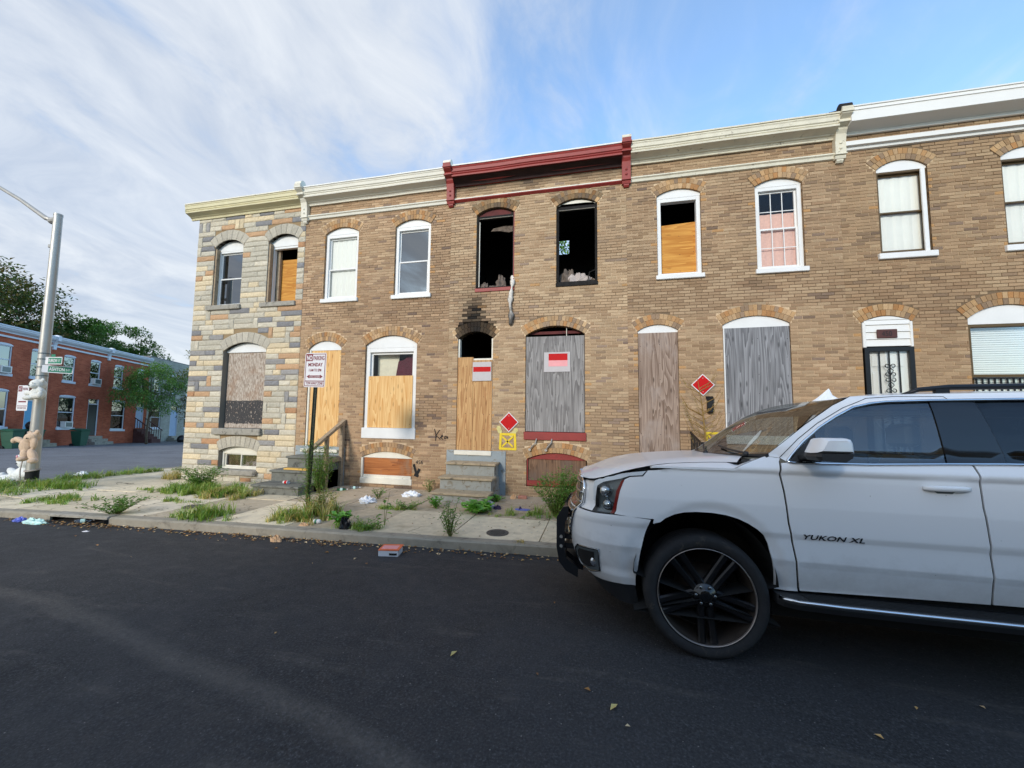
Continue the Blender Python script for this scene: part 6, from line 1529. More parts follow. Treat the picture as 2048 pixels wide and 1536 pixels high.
m = MB(); m.lathe([(.075, -.09), (.075, .09)], (PX_-.12, PY_, 5.93), 'x', 12); m.build('arm_flange', 'galvanised', pole)
m = MB(); m.lathe([(.1035, .0), (.1035, .20)], (PX_, PY_, .06), n=28); m.build('black_band', 'black_rubber', pole)
for z in (2.83, 2.70, 2.52, 2.33): m = MB(); m.lathe([(.098, -.012), (.098, .012)], (PX_, PY_, z), n=24, caps=False); m.build('strap', 'lamp_dark' if 'lamp_dark' in MATS else 'galvanised', pole)
m = MB(); m.bbox(PX_-.17, PX_-.09, PY_-.04, PY_+.04, 5.28, 5.36, .01); m.build('stub', 'galvanised', pole)
m = MB(); m.tube([(PX_+.0, PY_-.13, 1.1), (PX_-.08, PY_-.12, .55), (PX_-.12, PY_-.13, .27), (PX_-.16, PY_-.10, .05), (PX_-.35, PY_-.2, PZ+.03)], .012, 6); m.build('cord', 'pale_cloth', pole)
m = MB(); P = [(PX_+.112*cos(t), PY_+.112*sin(t), .26+.02*sin(t)) for t in [2*pi*k/20 for k in range(21)]]; m.tube(P, .016, 6); m.build('cord', 'pale_cloth', pole)
plain('sign_green', B_(26, 122, 92), .5, var=.05); plain('sign_white', B_(220, 218, 218), .5, var=.02); plain('sign_dark_red', B_(120, 22, 34), .5, var=.04); plain('sign_red', B_(186, 14, 18), .6, var=.06, vscale=9, dirt=(B_(160, 30, 28), .62, 8), spec=.2); plain('sign_pink', B_(226, 150, 152), .5, var=.06)
def plate(name, F3, w, h, mat, back, parent=None, t=.004, r=.02):
    """rounded flat plate; F3(u, v, d) gives the world point"""
    P = []
    for cx_, cz_, a0 in ((w-r, r, -pi/2), (w-r, h-r, 0), (r, h-r, pi/2), (r, r, pi)): P += [(cx_+r*cos(a0+k*pi/8), cz_+r*sin(a0+k*pi/8)) for k in range(5)]
    mb = MB(); n = len(P); mb.idx([F3(a, b, 0) for a, b in P]+[F3(a, b, t) for a, b in P], [tuple(range(n)), tuple(range(2*n-1, n-1, -1))]+[(i, i+n, (i+1) % n+n, (i+1) % n) for i in range(n)]); return mb.build(name, mat, parent)
def flat(mb, F3, pts, d): mb.face([F3(a, b, d) for a, b in pts])
def ftext(F3, txt, u0, v0, height, width, d, mat, parent, name='lettering', bold=0.0):
    vs, fs, w = text_faces(txt, height/.69, 0, bold); k = width/w; mb = MB(); mb.idx([F3(u0+v[0]*k, v0+v[1], d) for v in vs], fs); return mb.build(name, mat, parent)
def flatframe(c, ang, roll=0.0):
    c = Vector(c); ux = Vector((cos(ang)*cos(roll), sin(ang)*cos(roll), sin(roll))); uz = Vector((-sin(roll)*cos(ang), -sin(roll)*sin(ang), cos(roll))); n = uz.cross(ux).normalized()   # n points away from the reader
    return lambda a, b, d: tuple(c+ux*a+uz*b+n*d)
# street name blades
for nm, z, ang, lab in (('FURROW ST', 2.585, radians(2), 'green street name blade reading FURROW ST, topmost on the pole'), ('ASHTON ST', 2.405, radians(38), 'green street name blade reading ASHTON ST, just below the other blade')):
    F3 = flatframe((PX_+.08 if nm[0] == 'F' else PX_+.08, PY_-.02 if nm[0] == 'F' else PY_-.06, z), ang, radians(-1) if nm[0] == 'F' else radians(-2))
    b = plate('street_name_sign', F3, .50, .165, 'sign_white', None, None, .004, .02); tag(b, lab, 'sign', 'street name blades on the light pole')
    m = MB(); flat(m, F3, [(.10, .018), (.485, .018), (.485, .147), (.10, .147)], -.0015); m.build('green_field', 'sign_green', b)
    ftext(F3, nm[:-3], .115, .05, .07, .25, -.003, 'sign_white', b, bold=.002); ftext(F3, 'ST', .385, .06, .045, .07, -.003, 'sign_white', b)
    if nm[0] == 'F': p_ = plate('number_tab', lambda a, c, d: F3(a+.17, c+.163, d), .12, .06, 'sign_green', None, b, .004, .01)
# parking plate on the pole, seen edge-on
F3q = flatframe((PX_-.41, PY_-.15, 1.55), radians(3), 0); F3 = lambda a, c, d: F3q(a*.78, c*.96, d)
b = plate('parking_sign', F3, .40, .58, 'sign_white', None, None, .003, .03); tag(b, 'weathered red and white parking sign strapped to the street light pole', 'sign')
m = MB(); flat(m, F3, [(.02, .44), (.16, .44), (.16, .56), (.02, .56)], -.002); flat(m, F3, [(.02, .10), (.38, .10), (.38, .115), (.02, .115)], -.002); flat(m, F3, [(.06, .19), (.34, .19), (.34, .22), (.06, .22)], -.002); m.build('red_print', 'sign_dark_red', b)
ftext(F3, 'NO', .035, .465, .07, .11, -.003, 'sign_white', b); ftext(F3, 'TOW AWAY ZONE', .04, .04, .04, .32, -.002, 'sign_dark_red', b); ftext(F3, 'PARKING', .18, .47, .06, .19, -.002, 'sign_dark_red', b)
m = MB(); m.box(PX_-.30, PX_-.02, PY_-.14, PY_-.09, 1.8, 1.83); m.build('clamp', 'galvanised', b)
# no-parking sign on its own perforated post
SX, SY = -4.87, 5.79; SZ = walk_h(SX, SY)
ns = thing('no_parking_sign', 'red and white no parking Monday sign on a green perforated post', 'sign', (SX, SY, SZ))
def lean(p): return (p[0]+.020*(p[2]-SZ), p[1]+.0*(p[2]-SZ), p[2])
m = MB()
for k in range(26):
    z0 = SZ-.15+k*.105; z1 = z0+.105
    m.box(SX-.024, SX+.024, SY-.0, SY+.012, z0, z1-.001); m.box(SX-.030, SX-.024, SY-.016, SY+.012, z0, z1); m.box(SX+.024, SX+.030, SY-.016, SY+.012, z0, z1)
m.xform(lean); m.build('post', 'green_post', ns)
m = MB()
for k in range(50): z = SZ+.05+k*.045; m.lathe([(.006, -.0015), (.006, .001)], (SX, SY, z), 'y', 8)
m.xform(lean); m.build('post_holes', 'matt_black' if 'matt_black' in MATS else 'char_and_shade', ns, kind='stuff')
F3 = flatframe((SX-.185, SY-.024, 2.03), radians(-4), radians(-1.2)); W_, H_ = .455, .60
F3b = lambda a, c, d: F3(a, c, d)
pl = plate('sign_plate', F3, W_, H_, 'sign_white', None, ns, .003, .035)
def ring(F3, x0, x1, z0, z1, t, d, mat, parent):
    m = MB()
    for p in ([(x0, z0), (x1, z0), (x1, z0+t), (x0, z0+t)], [(x0, z1-t), (x1, z1-t), (x1, z1), (x0, z1)], [(x0, z0+t), (x0+t, z0+t), (x0+t, z1-t), (x0, z1-t)], [(x1-t, z0+t), (x1, z0+t), (x1, z1-t), (x1-t, z1-t)]): flat(m, F3, p, d)
    return m.build('border', mat, parent)
ring(F3, .016, W_-.016, .016, H_-.016, .012, -.0015, 'sign_dark_red', pl)
m = MB(); flat(m, F3, [(.028, .455), (.165, .455), (.165, .572), (.028, .572)], -.0015); flat(m, F3, [(.028, .100), (W_-.028, .100), (W_-.028, .114), (.028, .114)], -.0015)
flat(m, F3, [(.055, .185), (.115, .220), (.115, .206), (.34, .206), (.34, .220), (.40, .185), (.34, .150), (.34, .164), (.115, .164), (.115, .150)], -.0015); m.build('red_print', 'sign_dark_red', pl)
ftext(F3, 'NO', .040, .474, .080, .115, -.003, 'sign_white', pl, bold=.004); ftext(F3, 'PARKING', .178, .474, .072, .235, -.0015, 'sign_dark_red', pl, bold=.0025); ftext(F3, 'MONDAY', .075, .365, .058, .31, -.0015, 'sign_dark_red', pl, bold=.003)
ftext(F3, '11AM TO 2PM', .095, .275, .045, .265, -.0015, 'sign_dark_red', pl, bold=.002); ftext(F3, 'STREET CLEANING', .112, .173, .024, .232, -.003, 'sign_white', pl); ftext(F3, 'TOW AWAY ZONE', .048, .046, .044, .36, -.0015, 'sign_dark_red', pl, bold=.002)
plain('notice_paper', B_(190, 184, 182), .8, var=.04)
# red diamonds and paper notices fixed to the fronts
for xc_, zc_, lab in ((-1.867, 1.42, 'red diamond placard with white edge above the sprayed yellow box beside the burnt door'), (1.943, 2.19, 'red diamond placard with white edge above the black mailbox')):
    h = .212; m = MB(); m.prism([(xc_, zc_-h), (xc_+h, zc_), (xc_, zc_+h), (xc_-h, zc_)], 'y', FY-.022, FY-.018); d_ = tag(m.build('diamond_placard', 'sign_white'), lab, 'sign', 'red diamond placards on the fronts')
    h = .190; m = MB(); m.face([(xc_, FY-.0235, zc_-h), (xc_+h, FY-.0235, zc_), (xc_, FY-.0235, zc_+h), (xc_-h, FY-.0235, zc_)]); m.build('red_face', 'sign_red', d_)
    for zz in (.13, -.13): m = MB(); m.lathe([(.008, -.006), (.008, .012)], (xc_, FY-.018, zc_+zz), 'y', 8); m.build('rivet', 'galvanised', d_)
for x0, x1, z0, z1, y_, lab, cols in ((-2.70, -2.27, 2.30, 2.72, FY-.006, 'white paper notice with a red block stapled to the burnt house door board', ((.04, .96, .48, .74),)), (-1.13, -.58, 2.48, 2.90, FY+.018, 'white paper notice with a red block on the grey window board', ((.18, .90, .58, .92), (.18, .90, .28, .58)))):
    m = MB(); m.prism([(x0, z0), (x1, z0+.005), (x1-.004, z1), (x0+.004, z1-.004)], 'y', y_-.002, y_+.001); n_ = tag(m.build('paper_notice', 'notice_paper'), lab, 'notice', 'paper notices on boards')
    for i_, (a, b, c, d) in enumerate(cols): m = MB(); m.face([(lerp(x0, x1, a), y_-.0035, lerp(z0, z1, c)), (lerp(x0, x1, b), y_-.0035, lerp(z0, z1, c)), (lerp(x0, x1, b), y_-.0035, lerp(z0, z1, d)), (lerp(x0, x1, a), y_-.0035, lerp(z0, z1, d))]); m.build('red_block' if i_ == 0 else 'pink_block', 'sign_red' if i_ == 0 else 'sign_pink', n_)

# ------------------------------------------------------------------ soft toys tied to the pole
def plush(name, col):
    m = NT(name); v = m.wcoord(); n = m.noise(v, 60, 5, .7); m.set(m.mix(m.ramp(m.noise(v, 7, 4), [(.3, 0.0), (.7, 1.0)]), tuple(c*.78 for c in col), col), .95, 0, .1); m.bump(n, .8, .01); m.p.inputs['Sheen Weight'].default_value = .3; return m.m
plush('plush_white', B_(226, 224, 214)); plush('plush_tan', B_(216, 186, 156)); plush('plush_snow', B_(236, 236, 232)); plain('nose_black', B_(34, 30, 30), .4); plain('ear_pink', B_(222, 160, 170), .9)
def bear(parts, mat, label, loc, features):
    """one continuous stuffed body grown from overlapping lobes"""
    mb = MB()
    for c, r, rot in parts:
        R_ = Matrix.Rotation(rot[1], 3, rot[0]) if rot else None
        mb.ball(c, r, 14, 10, rot=R_)
    o = mb.build('teddy_bear', mat, None, smooth=True, loc=loc)
    rm = o.modifiers.new('fuse', 'REMESH'); rm.mode = 'VOXEL'; rm.voxel_size = .012; rm.use_smooth_shade = True
    sm_ = o.modifiers.new('soft', 'SMOOTH'); sm_.iterations = 4
    tag(o, label, 'soft toy', 'soft toys tied to the light pole')
    for nm, c, r, mt in features: m = MB(); m.ball(c, r, 10, 6); m.build(nm, mt, o, smooth=True)
    return o
bx, by = PX_+.15, PY_-.12
bear([((bx, by, 2.13), (.145, .13, .115), None), ((bx+.03, by-.10, 2.09), (.07, .06, .055), None), ((bx-.15, by+.02, 2.16), (.045, .03, .06), None), ((bx+.13, by, 2.22), (.045, .03, .045), None), ((bx+.02, by, 1.93), (.14, .12, .13), None), ((bx-.15, by-.06, 1.93), (.10, .06, .055), None), ((bx+.18, by-.05, 2.0), (.09, .05, .05), ('Y', .7)), ((bx+.22, by-.12, 1.87), (.15, .06, .06), None), ((bx+.36, by-.14, 1.89), (.06, .05, .075), None), ((bx+.05, by-.16, 1.83), (.13, .07, .055), None)],
     'plush_white', 'white teddy bear with pale muzzle tied highest on the street light pole', (bx, by, 1.9), [('nose', (bx+.03, by-.165, 2.10), (.018, .012, .014), 'nose_black'), ('eye', (bx-.04, by-.125, 2.15), .010, 'nose_black'), ('eye', (bx+.08, by-.125, 2.15), .010, 'nose_black')])
bx, by = PX_+.08, PY_-.16
bear([((bx+.14, by, .98), (.16, .12, .11), ('Y', -.3)), ((bx+.27, by, 1.10), (.05, .035, .05), None), ((bx+.02, by+.02, 1.07), (.05, .035, .05), None), ((bx+.02, by, .80), (.15, .12, .18), None), ((bx-.22, by-.02, .92), (.16, .06, .055), ('Y', .25)), ((bx-.38, by-.02, .90), (.06, .05, .06), None), ((bx+.26, by-.03, .86), (.08, .05, .12), None), ((bx+.08, by-.06, .62), (.08, .07, .14), ('Y', -.3)), ((bx+.30, by-.05, .60), (.08, .07, .18), ('Y', -.7)), ((bx+.13, by-.12, .53), (.08, .09, .05), None), ((bx+.42, by-.1, .50), (.09, .08, .055), None)],
     'plush_tan', 'tan teddy bear flopped over sideways in the middle of the pole', (bx, by, .8), [('nose', (bx+.20, by-.118, .97), (.016, .012, .013), 'nose_black')])
bx, by = PX_-.42, PY_+.12
bear([((bx, by, .40), (.19, .16, .15), None), ((bx-.12, by-.08, .52), (.05, .04, .05), None), ((bx+.12, by+.02, .52), (.05, .04, .05), None), ((bx-.04, by, .12), (.22, .17, .19), None), ((bx-.28, by-.08, .17), (.17, .07, .07), ('Y', .5)), ((bx-.40, by-.1, .03), (.17, .09, .09), None), ((bx-.58, by-.1, .06), (.075, .08, .10), None), ((bx-.22, by-.2, .0), (.20, .09, .09), None), ((bx+.16, by-.1, .15), (.12, .06, .07), None)],
     'plush_snow', 'large white teddy bear with pink ear slumped at the pole foot', (bx, by, 0), [('ear_lining', (bx-.125, by-.115, .525), (.032, .012, .032), 'ear_pink'), ('nose', (bx-.03, by-.16, .38), (.02, .014, .016), 'nose_black')])

# ------------------------------------------------------------------ bins on the far pavement
plain('bin_green', B_(30, 78, 58), .55, var=.10); plain('bin_bag', B_(28, 28, 30), .35, var=.2)
def wheelie(a, o, label, lidopen=False, grey=False):
    c = FR(a, o, -.08); Rz = Matrix.Rotation(radians(-20.5+90)*-1*0+atan2(NY, NX)-pi/2*0, 3, 'Z')
    def T(p): v = Rz @ Vector(p); return (c[0]+v.x, c[1]+v.y, c[2]+v.z)
    m = MB(); m.loft([[T((x, y, z)) for x, y in ((-w, -d), (w, -d), (w, d), (-w, d))] for z, w, d in ((.06, .22, .20), (.5, .26, .25), (.95, .30, .29), (1.0, .31, .30))]); b = m.build('wheelie_bin', 'bin_green', None); tag(b, label, 'bin', 'green bins on the far pavement')
    m = MB(); tilt = .10 if not lidopen else .22
    m.loft([[T((x, y, z+tilt*(.3-x)*.5)) for x, y in ((-w, -d), (w, -d), (w, d), (-w, d))] for z, w, d in ((1.0, .33, .32), (1.04, .34, .33), (1.10, .22, .24))]); m.build('lid', 'bin_green', b)
    for y in (-.24, .24):
        m = MB(); m.lathe([(.02, -.03), (.11, -.025), (.11, .025), (.02, .03)], (0, 0, 0), 'y', 14); m.xform(lambda p: T((p.x-.24, p.y+y, p.z+.11))); m.build('wheel', 'black_rubber', b)
    return b
wheelie(-1.55, 1.15, 'green wheelie bin with its lid ajar in front of the barred dark door house', True)
wheelie(-4.10, .95, 'green wheelie bin carrying a full black bag beside the blue door'); wheelie(-5.15, .95, 'green wheelie bin half out of sight under the far left window')
cB = FR(-4.10, .95, 1.0); m = MB(); m.ball((cB[0], cB[1], cB[2]+.22), (.36, .34, .30), 14, 10); m.v = [(x+.05*noise.noise(Vector((x*6, y*6, z*6))), y, z+.05*noise.noise(Vector((z*6, y*6, 3)))) for x, y, z in m.v]; tag(m.build('refuse_bag', 'bin_bag', smooth=True), 'black refuse bag heaped on top of a green bin', 'bag')
cB = FR(6.0, 2.2, -.1); m = MB(); m.ball((cB[0], cB[1], cB[2]+.3), (.30, .30, .36), 12, 10); m.v = [(x+.06*noise.noise(Vector((x*5, y*5, z*5))), y, max(z, cB[2])) for x, y, z in m.v]; tag(m.build('refuse_bag', 'bin_bag', smooth=True), 'black refuse bag leaning at the street tree on the far kerb', 'bag')
# ------------------------------------------------------------------ vegetation
def vary(c, rnd, k=.25): f_ = rnd.uniform(1-k, 1+k); return (c[0]*f_*rnd.uniform(.85, 1.2), c[1]*f_, c[2]*f_*rnd.uniform(.8, 1.1))
def leaf(mb, p, d, up, L, w, col, fold=.25):
    """folded two-panel leaf"""
    d = d.normalized(); s = d.cross(up)
    if s.length < 1e-4: s = d.cross(Vector((1, 0, 0)))
    s.normalize(); n = s.cross(d); a = p+d*L*.45
    e1 = a+s*w/2+n*w*fold; e2 = a-s*w/2+n*w*fold; t = p+d*L-n*L*.08
    mb.idx([p, e1, t, e2], [(0, 1, 2), (0, 2, 3)], col)
def rdir(rnd, zlo=-1, zhi=1):
    z = rnd.uniform(zlo, zhi); t = rnd.uniform(0, 2*pi); r = sqrt(max(0, 1-z*z)); return Vector((r*cos(t), r*sin(t), z))
def tree(name, label, base, height, crown, nleaf, lsize, cols, seed, cat='tree', trunk_r=.12, group=None, limbs=7, clumps=26, lean=(0, 0), clear=.35, droop=0.0):
    """tapered trunk, forked limbs, leaves gathered in clumps through the crown volume"""
    rnd = random.Random(seed); T = thing(name, label, cat, base, group); b = Vector(base)
    cx_, cy_, cz_, rx, ry, rz = crown; C = Vector((cx_, cy_, cz_)); wd_ = MB()
    top = b+Vector((lean[0], lean[1], height*.8)); P = [b+(top-b)*t+Vector((.06*sin(t*7+seed), .06*cos(t*5+seed), 0))*height*.12 for t in [k/7 for k in range(8)]]
    P[0] = b+Vector((0, 0, -.15)); wd_.tube(P, [trunk_r*(1-.8*k/7) for k in range(8)], 9)
    cl = []
    for k in range(clumps):
        while True:
            v = Vector((rnd.uniform(-1, 1), rnd.uniform(-1, 1), rnd.uniform(-1, 1)))
            if .25 < v.length < 1: break
        cl.append((C+Vector((v.x*rx, v.y*ry, v.z*rz)), rnd.uniform(.22, .42)*min(rx, ry, rz)*1.2, rnd.uniform(.65, 1.25)))
    for k in range(limbs*2):
        e = cl[k % len(cl)][0]; s = P[2+min(5, int(rnd.uniform(clear, 1)*5))]; mid = s.lerp(e, .5)+Vector((0, 0, .12*(e-s).length))
        wd_.tube([s, mid, e], [trunk_r*.38, trunk_r*.22, trunk_r*.06], 5)
    wd_.build('trunk', 'bark', T, smooth=True)
    lv = MB()
    for k in range(nleaf):
        c, r, sh = cl[rnd.randrange(len(cl))]; v = rdir(rnd)*r*rnd.uniform(.3, 1)**.6; v.z *= .75; p = c+v
        d = (rdir(rnd)+v.normalized()*.6+Vector((0, 0, -droop)))
        leaf(lv, p, d, Vector((0, 0, 1)), lsize*rnd.uniform(.6, 1.3), lsize*rnd.uniform(.35, .6), tuple(q*sh for q in vary(rnd.choice(cols), rnd)))
    lv.build('crown', 'leaf', T, kind='stuff'); return T
GRN = [B_(96, 140, 62), B_(116, 156, 72), B_(80, 120, 56)]; DGR = [B_(84, 106, 58), B_(104, 112, 62), B_(122, 106, 66), B_(70, 92, 52)]; YGR = [B_(110, 120, 52), B_(140, 128, 50), B_(84, 104, 50)]
def zb(a, o): return FR(a, o, -.09)
b_ = zb(1.95, 2.5); tree('street_tree', 'small round green street tree on the far pavement', (b_[0], b_[1], b_[2]), 5.6, (b_[0], b_[1], b_[2]+4.1, 1.9, 1.9, 1.75), 9000, .15, GRN, 3, trunk_r=.09, clumps=34)
tree('street_tree', 'yellowing tree peeking out behind the stone-faced corner', (-34.0, 26.0, -1.1), 6.5, (-33.6, 26.0, 3.6, 1.7, 1.7, 3.0), 3600, .17, YGR, 5, trunk_r=.10, clumps=30)
tree('big_tree', 'broad dark tree with bronze tinge behind the red row', (-47.0, 18.2, -1), 13.5, (-47.0, 18.2, 8.3, 6.0, 5.0, 4.6), 22000, .34, DGR, 7, trunk_r=.3, clumps=110)
tree('big_tree', 'feathery green tree spreading above the red row roofs', (-46.0, 27.5, -1), 10.5, (-46.0, 26.5, 7.4, 4.0, 5.2, 2.2), 14000, .28, [B_(92, 130, 62), B_(78, 114, 56), B_(108, 144, 72)], 9, trunk_r=.22, clumps=70)
tree('back_yard_tree', 'leafy green tree glimpsed through the burnt upper window', (-2.2, 21.5, -.3), 12.5, (-2.2, 21.5, 9.6, 2.6, 2.4, 2.6), 2600, .24, GRN, 11, trunk_r=.2, clumps=30)

def grass(name, patches, label=None, seed=1):
    """tufts of blades; patches: (x, y, rx, ry, n, height, colours)"""
    rnd = random.Random(seed); mb = MB()
    for (x, y, rx, ry, n, h, cols) in patches:
        tufts = []
        for k in range(max(3, n//22)):
            while True:
                tx, ty = rnd.gauss(0, .55), rnd.gauss(0, .55)
                if tx*tx+ty*ty < 1.9 and noise.noise(Vector(((x+tx*rx)*2.2, (y+ty*ry)*2.6, 0))) > -.18: break
            tufts.append((x+rx*tx, y+ry*ty, rnd.uniform(.45, 1.25), rnd.choice(cols), rdir(rnd, 0, .2)))
        for k in range(n):
            tx, ty, th, tcol, td = rnd.choice(tufts); px_, py_ = tx+rnd.gauss(0, .03), ty+rnd.gauss(0, .03); r = 0; z = (walk_h(px_, py_) if py_ > kerbY(px_)+.02 else road_h(px_, py_))-.005
            hh = h*rnd.uniform(.35, 1.1)*th*1.05; d = (rdir(rnd, 0, .3)+td*.5); b = Vector((px_, py_, z)); m_ = b+Vector((d.x*.25, d.y*.25, .62))*hh; t = b+Vector((d.x*.75, d.y*.75, .80))*hh
            s = Vector((-d.y, d.x, 0)).normalized()*rnd.uniform(.0025, .0055)*(1+h); mb.idx([b-s, b+s, m_+s*.8, m_-s*.8, t], [(0, 1, 2, 3), (3, 2, 4)], vary(tcol if rnd.random() < .7 else rnd.choice(cols), rnd, .25))
    return mb.build(name, 'grass_blade', kind='stuff')
GG = [B_(126, 160, 64), B_(146, 172, 76), B_(108, 146, 56), B_(166, 172, 92)]; DRY = [B_(190, 174, 110), B_(206, 186, 124), B_(170, 160, 96)]
g = grass('verge_grass', [(-12.4, 5.4, 1.1, .55, 3200, .20, GG), (-11.6, 6.2, .7, .3, 1500, .22, GG), (-9.8, 5.2, .55, .35, 900, .13, GG), (-12.45, 7.2, .25, .7, 900, .2, GG), (-12.6, 8.4, .2, .7, 700, .18, GG), (-10.9, 8.1, .25, .3, 500, .28, DRY), (-8.2, 6.7, .95, .42, 4200, .22, GG), (-7.2, 6.35, .55, .3, 1700, .20, GG+DRY), (-7.6, 5.75, .4, .12, 300, .10, GG), (-6.05, 5.0, .50, .22, 1100, .20, GG), (-4.62, 5.2, .4, .25, 600, .26, GG+DRY), (-4.5, 5.6, .35, .3, 600, .32, DRY+GG), (-3.45, 5.12, .35, .14, 380, .12, GG), (-3.8, 6.28, .75, .05, 500, .08, GG), (-.98, 5.15, .1, .06, 60, .07, DRY), (-9.6, 6.5, .5, .1, 200, .08, GG), (-1.4, 6.35, .7, .05, 160, .05, GG), (-.8, 6.5, .5, .2, 500, .16, GG)], seed=4); g['label'] = 'unkempt grass growing from pavement joints and the verge'; g['category'] = 'grass'
def weed(name, label, x, y, h, spread, stems, lsize, cols, seed, group='weeds in the pavement', lpn=26, stemc=B_(96, 100, 54), broad=.5, z=None, lean=None, cat='weed', arch=.0):
    rnd = random.Random(seed); z = walk_h(x, y)-.01 if z is None else z
    T = thing(name, label, cat, (x, y, z), group); sm_ = MB(); lv = MB()
    for k in range(stems):
        a = rnd.uniform(0, 2*pi); sp_ = spread*sqrt(rnd.random()); hh = h*rnd.uniform(.55, 1.05); b = Vector((x+.04*cos(a)*spread, y+.04*sin(a)*spread, z))
        e = b+Vector((sp_*cos(a), sp_*sin(a), hh)); m_ = b.lerp(e, .5)+Vector((0, 0, hh*.12)); P = [b, b.lerp(m_, .6), m_, m_.lerp(e, .6)+Vector((0, 0, hh*.04)), e-Vector((0, 0, hh*arch))]
        sm_.tube(P, [.005*(1+h*.5), .004, .003, .0025, .001], 4, col=stemc)
        for j in range(lpn):
            t = .1+.9*(j+rnd.random())/lpn; q = t*4; i_ = min(3, int(q)); p = P[i_].lerp(P[i_+1], q-i_); d = rdir(rnd, -.2, .7)
            if rnd.random() < .6:
                L2 = rnd.uniform(.02, .10)*(h+.2); p2 = p+d*L2; p = p2
            leaf(lv, p, d, Vector((0, 0, 1)), lsize*rnd.uniform(.6, 1.25), lsize*broad*rnd.uniform(.7, 1.2), vary(rnd.choice(cols), rnd, .28))
    sm_.build('stem', 'colored', T, kind='stuff'); lv.build('foliage', 'leaf', T, kind='stuff'); return T
LG = [B_(104, 146, 64), B_(88, 128, 56), B_(126, 160, 76)]; BR = [B_(112, 170, 66), B_(98, 154, 60)]; OL = [B_(128, 122, 60), B_(150, 132, 70), B_(110, 110, 52)]
weed('shrub', 'bushy green shrub sprouting against the wall beside the SUV bull bar', -.70, 6.55, .74, .46, 60, .050, LG, 1, cat='shrub', lpn=52)
weed('weed', 'tall green weeds under the basement window of the stone-faced house', -8.55, 6.9, .50, .48, 48, .05, LG, 2, lpn=40)
weed('weed', 'dark green broadleaf weed on the kerb beside the storm drain', -7.55, 4.75, .26, .42, 26, .05, LG, 3, lpn=30)
weed('weed', 'vine and weeds smothering the side of the wooden stoop', -5.68, 7.05, .95, .30, 40, .045, LG, 4, lpn=50)
weed('vine', 'green vine climbing the foot of the no parking post', -4.87, 5.76, 1.15, .07, 12, .038, LG, 5, lpn=60, group=None, cat='vine')
weed('weed', 'yellowing tangle of weeds round the no parking post foot', -4.5, 5.55, .42, .35, 24, .04, OL+LG, 6, lpn=26)
weed('weed', 'bright green rosette beside the bottom step of the burnt house', -2.85, 6.55, .20, .16, 14, .05, BR, 7, lpn=22)
weed('weed', 'large leaved burdock rosette below the grey steps', -2.05, 6.50, .16, .34, 16, .14, BR, 8, lpn=9, broad=.8, arch=.2)
weed('weed', 'feathery weed standing on the kerb ahead of the SUV', -2.0, 5.10, .50, .20, 14, .04, LG, 9, lpn=36)
weed('weed', 'broad leaved weed on the kerb beside a black bag', -3.75, 5.18, .20, .22, 12, .10, BR, 10, lpn=8, broad=.8)
weed('weed', 'low weeds on the kerb right of the black bag', -3.30, 5.13, .13, .28, 16, .04, LG, 11, lpn=20)
weed('weed', 'row of weeds in the pavement joint before the basement window', -3.25, 6.32, .15, .32, 18, .04, LG, 12, lpn=18)
weed('weed', 'thin weed at the brick base near the basement window', -3.55, 7.80, .28, .16, 10, .04, LG, 13, lpn=18)
weed('weed', 'small weed between two white bags', -4.25, 6.95, .20, .12, 9, .04, LG, 14, lpn=18)
weed('weed', 'leaning sapling with a few large leaves on the kerb', -3.15, 5.35, .52, .10, 2, .10, LG, 16, lpn=5, broad=.6)
weed('weed', 'low green plant beside the grey steps at the wall', -1.95, 7.35, .14, .15, 10, .07, BR, 17, lpn=8, broad=.7)
# dried stalk with bare side branches in front of house four
rnd = random.Random(31); dt = thing('dried_stalk', 'tall dried weed stalk with bare branches before the red diamond', 'weed', (1.86, 7.62, walk_h(1.86, 7.62))); sm_ = MB(); lv = MB(); b = Vector((1.93, 7.62, walk_h(1.86, 7.62)))
ctr = [b, b+Vector((-.02, 0, .8)), b+Vector((-.06, 0, 1.4)), b+Vector((-.10, 0, 1.9)), b+Vector((-.17, 0, 2.42))]; sm_.tube(ctr, [.022, .018, .014, .010, .003], 6, col=B_(140, 112, 62))
for k in range(30):
    t = rnd.uniform(.32, .92); q = t*4; i_ = min(3, int(q)); p = ctr[i_].lerp(ctr[i_+1], q-i_); s_ = -1 if k % 2 else 1; L = rnd.uniform(.2, .62)*(1.15-t*.6); a = rnd.uniform(-.9, .9)
    m_ = p+Vector((s_*L*.62*cos(a), sin(a)*L*.4, L*.35)); e = p+Vector((s_*L*.92*cos(a), sin(a)*L*.6, L*.95)); sm_.tube([p, m_, e], [.007, .005, .0015], 4, col=B_(146, 116, 66))
    for j in range(18): c_ = p.lerp(m_, rnd.random()) if j < 5 else m_.lerp(e, rnd.random()); leaf(lv, c_, rdir(rnd, -.3, .8), Vector((0, 0, 1)), rnd.uniform(.02, .045), .012, vary(rnd.choice(DRY+[B_(150, 112, 62), B_(130, 116, 60)]), rnd))
for j in range(160): t = rnd.uniform(0, .4); q = t*4; i_ = int(q); leaf(lv, ctr[i_].lerp(ctr[i_+1], q-i_)+rdir(rnd)*.06, rdir(rnd, -.2, .8), Vector((0, 0, 1)), .05, .025, vary(rnd.choice(LG+OL), rnd))
sm_.build('stem', 'colored', dt, kind='stuff'); lv.build('foliage', 'leaf', dt, kind='stuff')

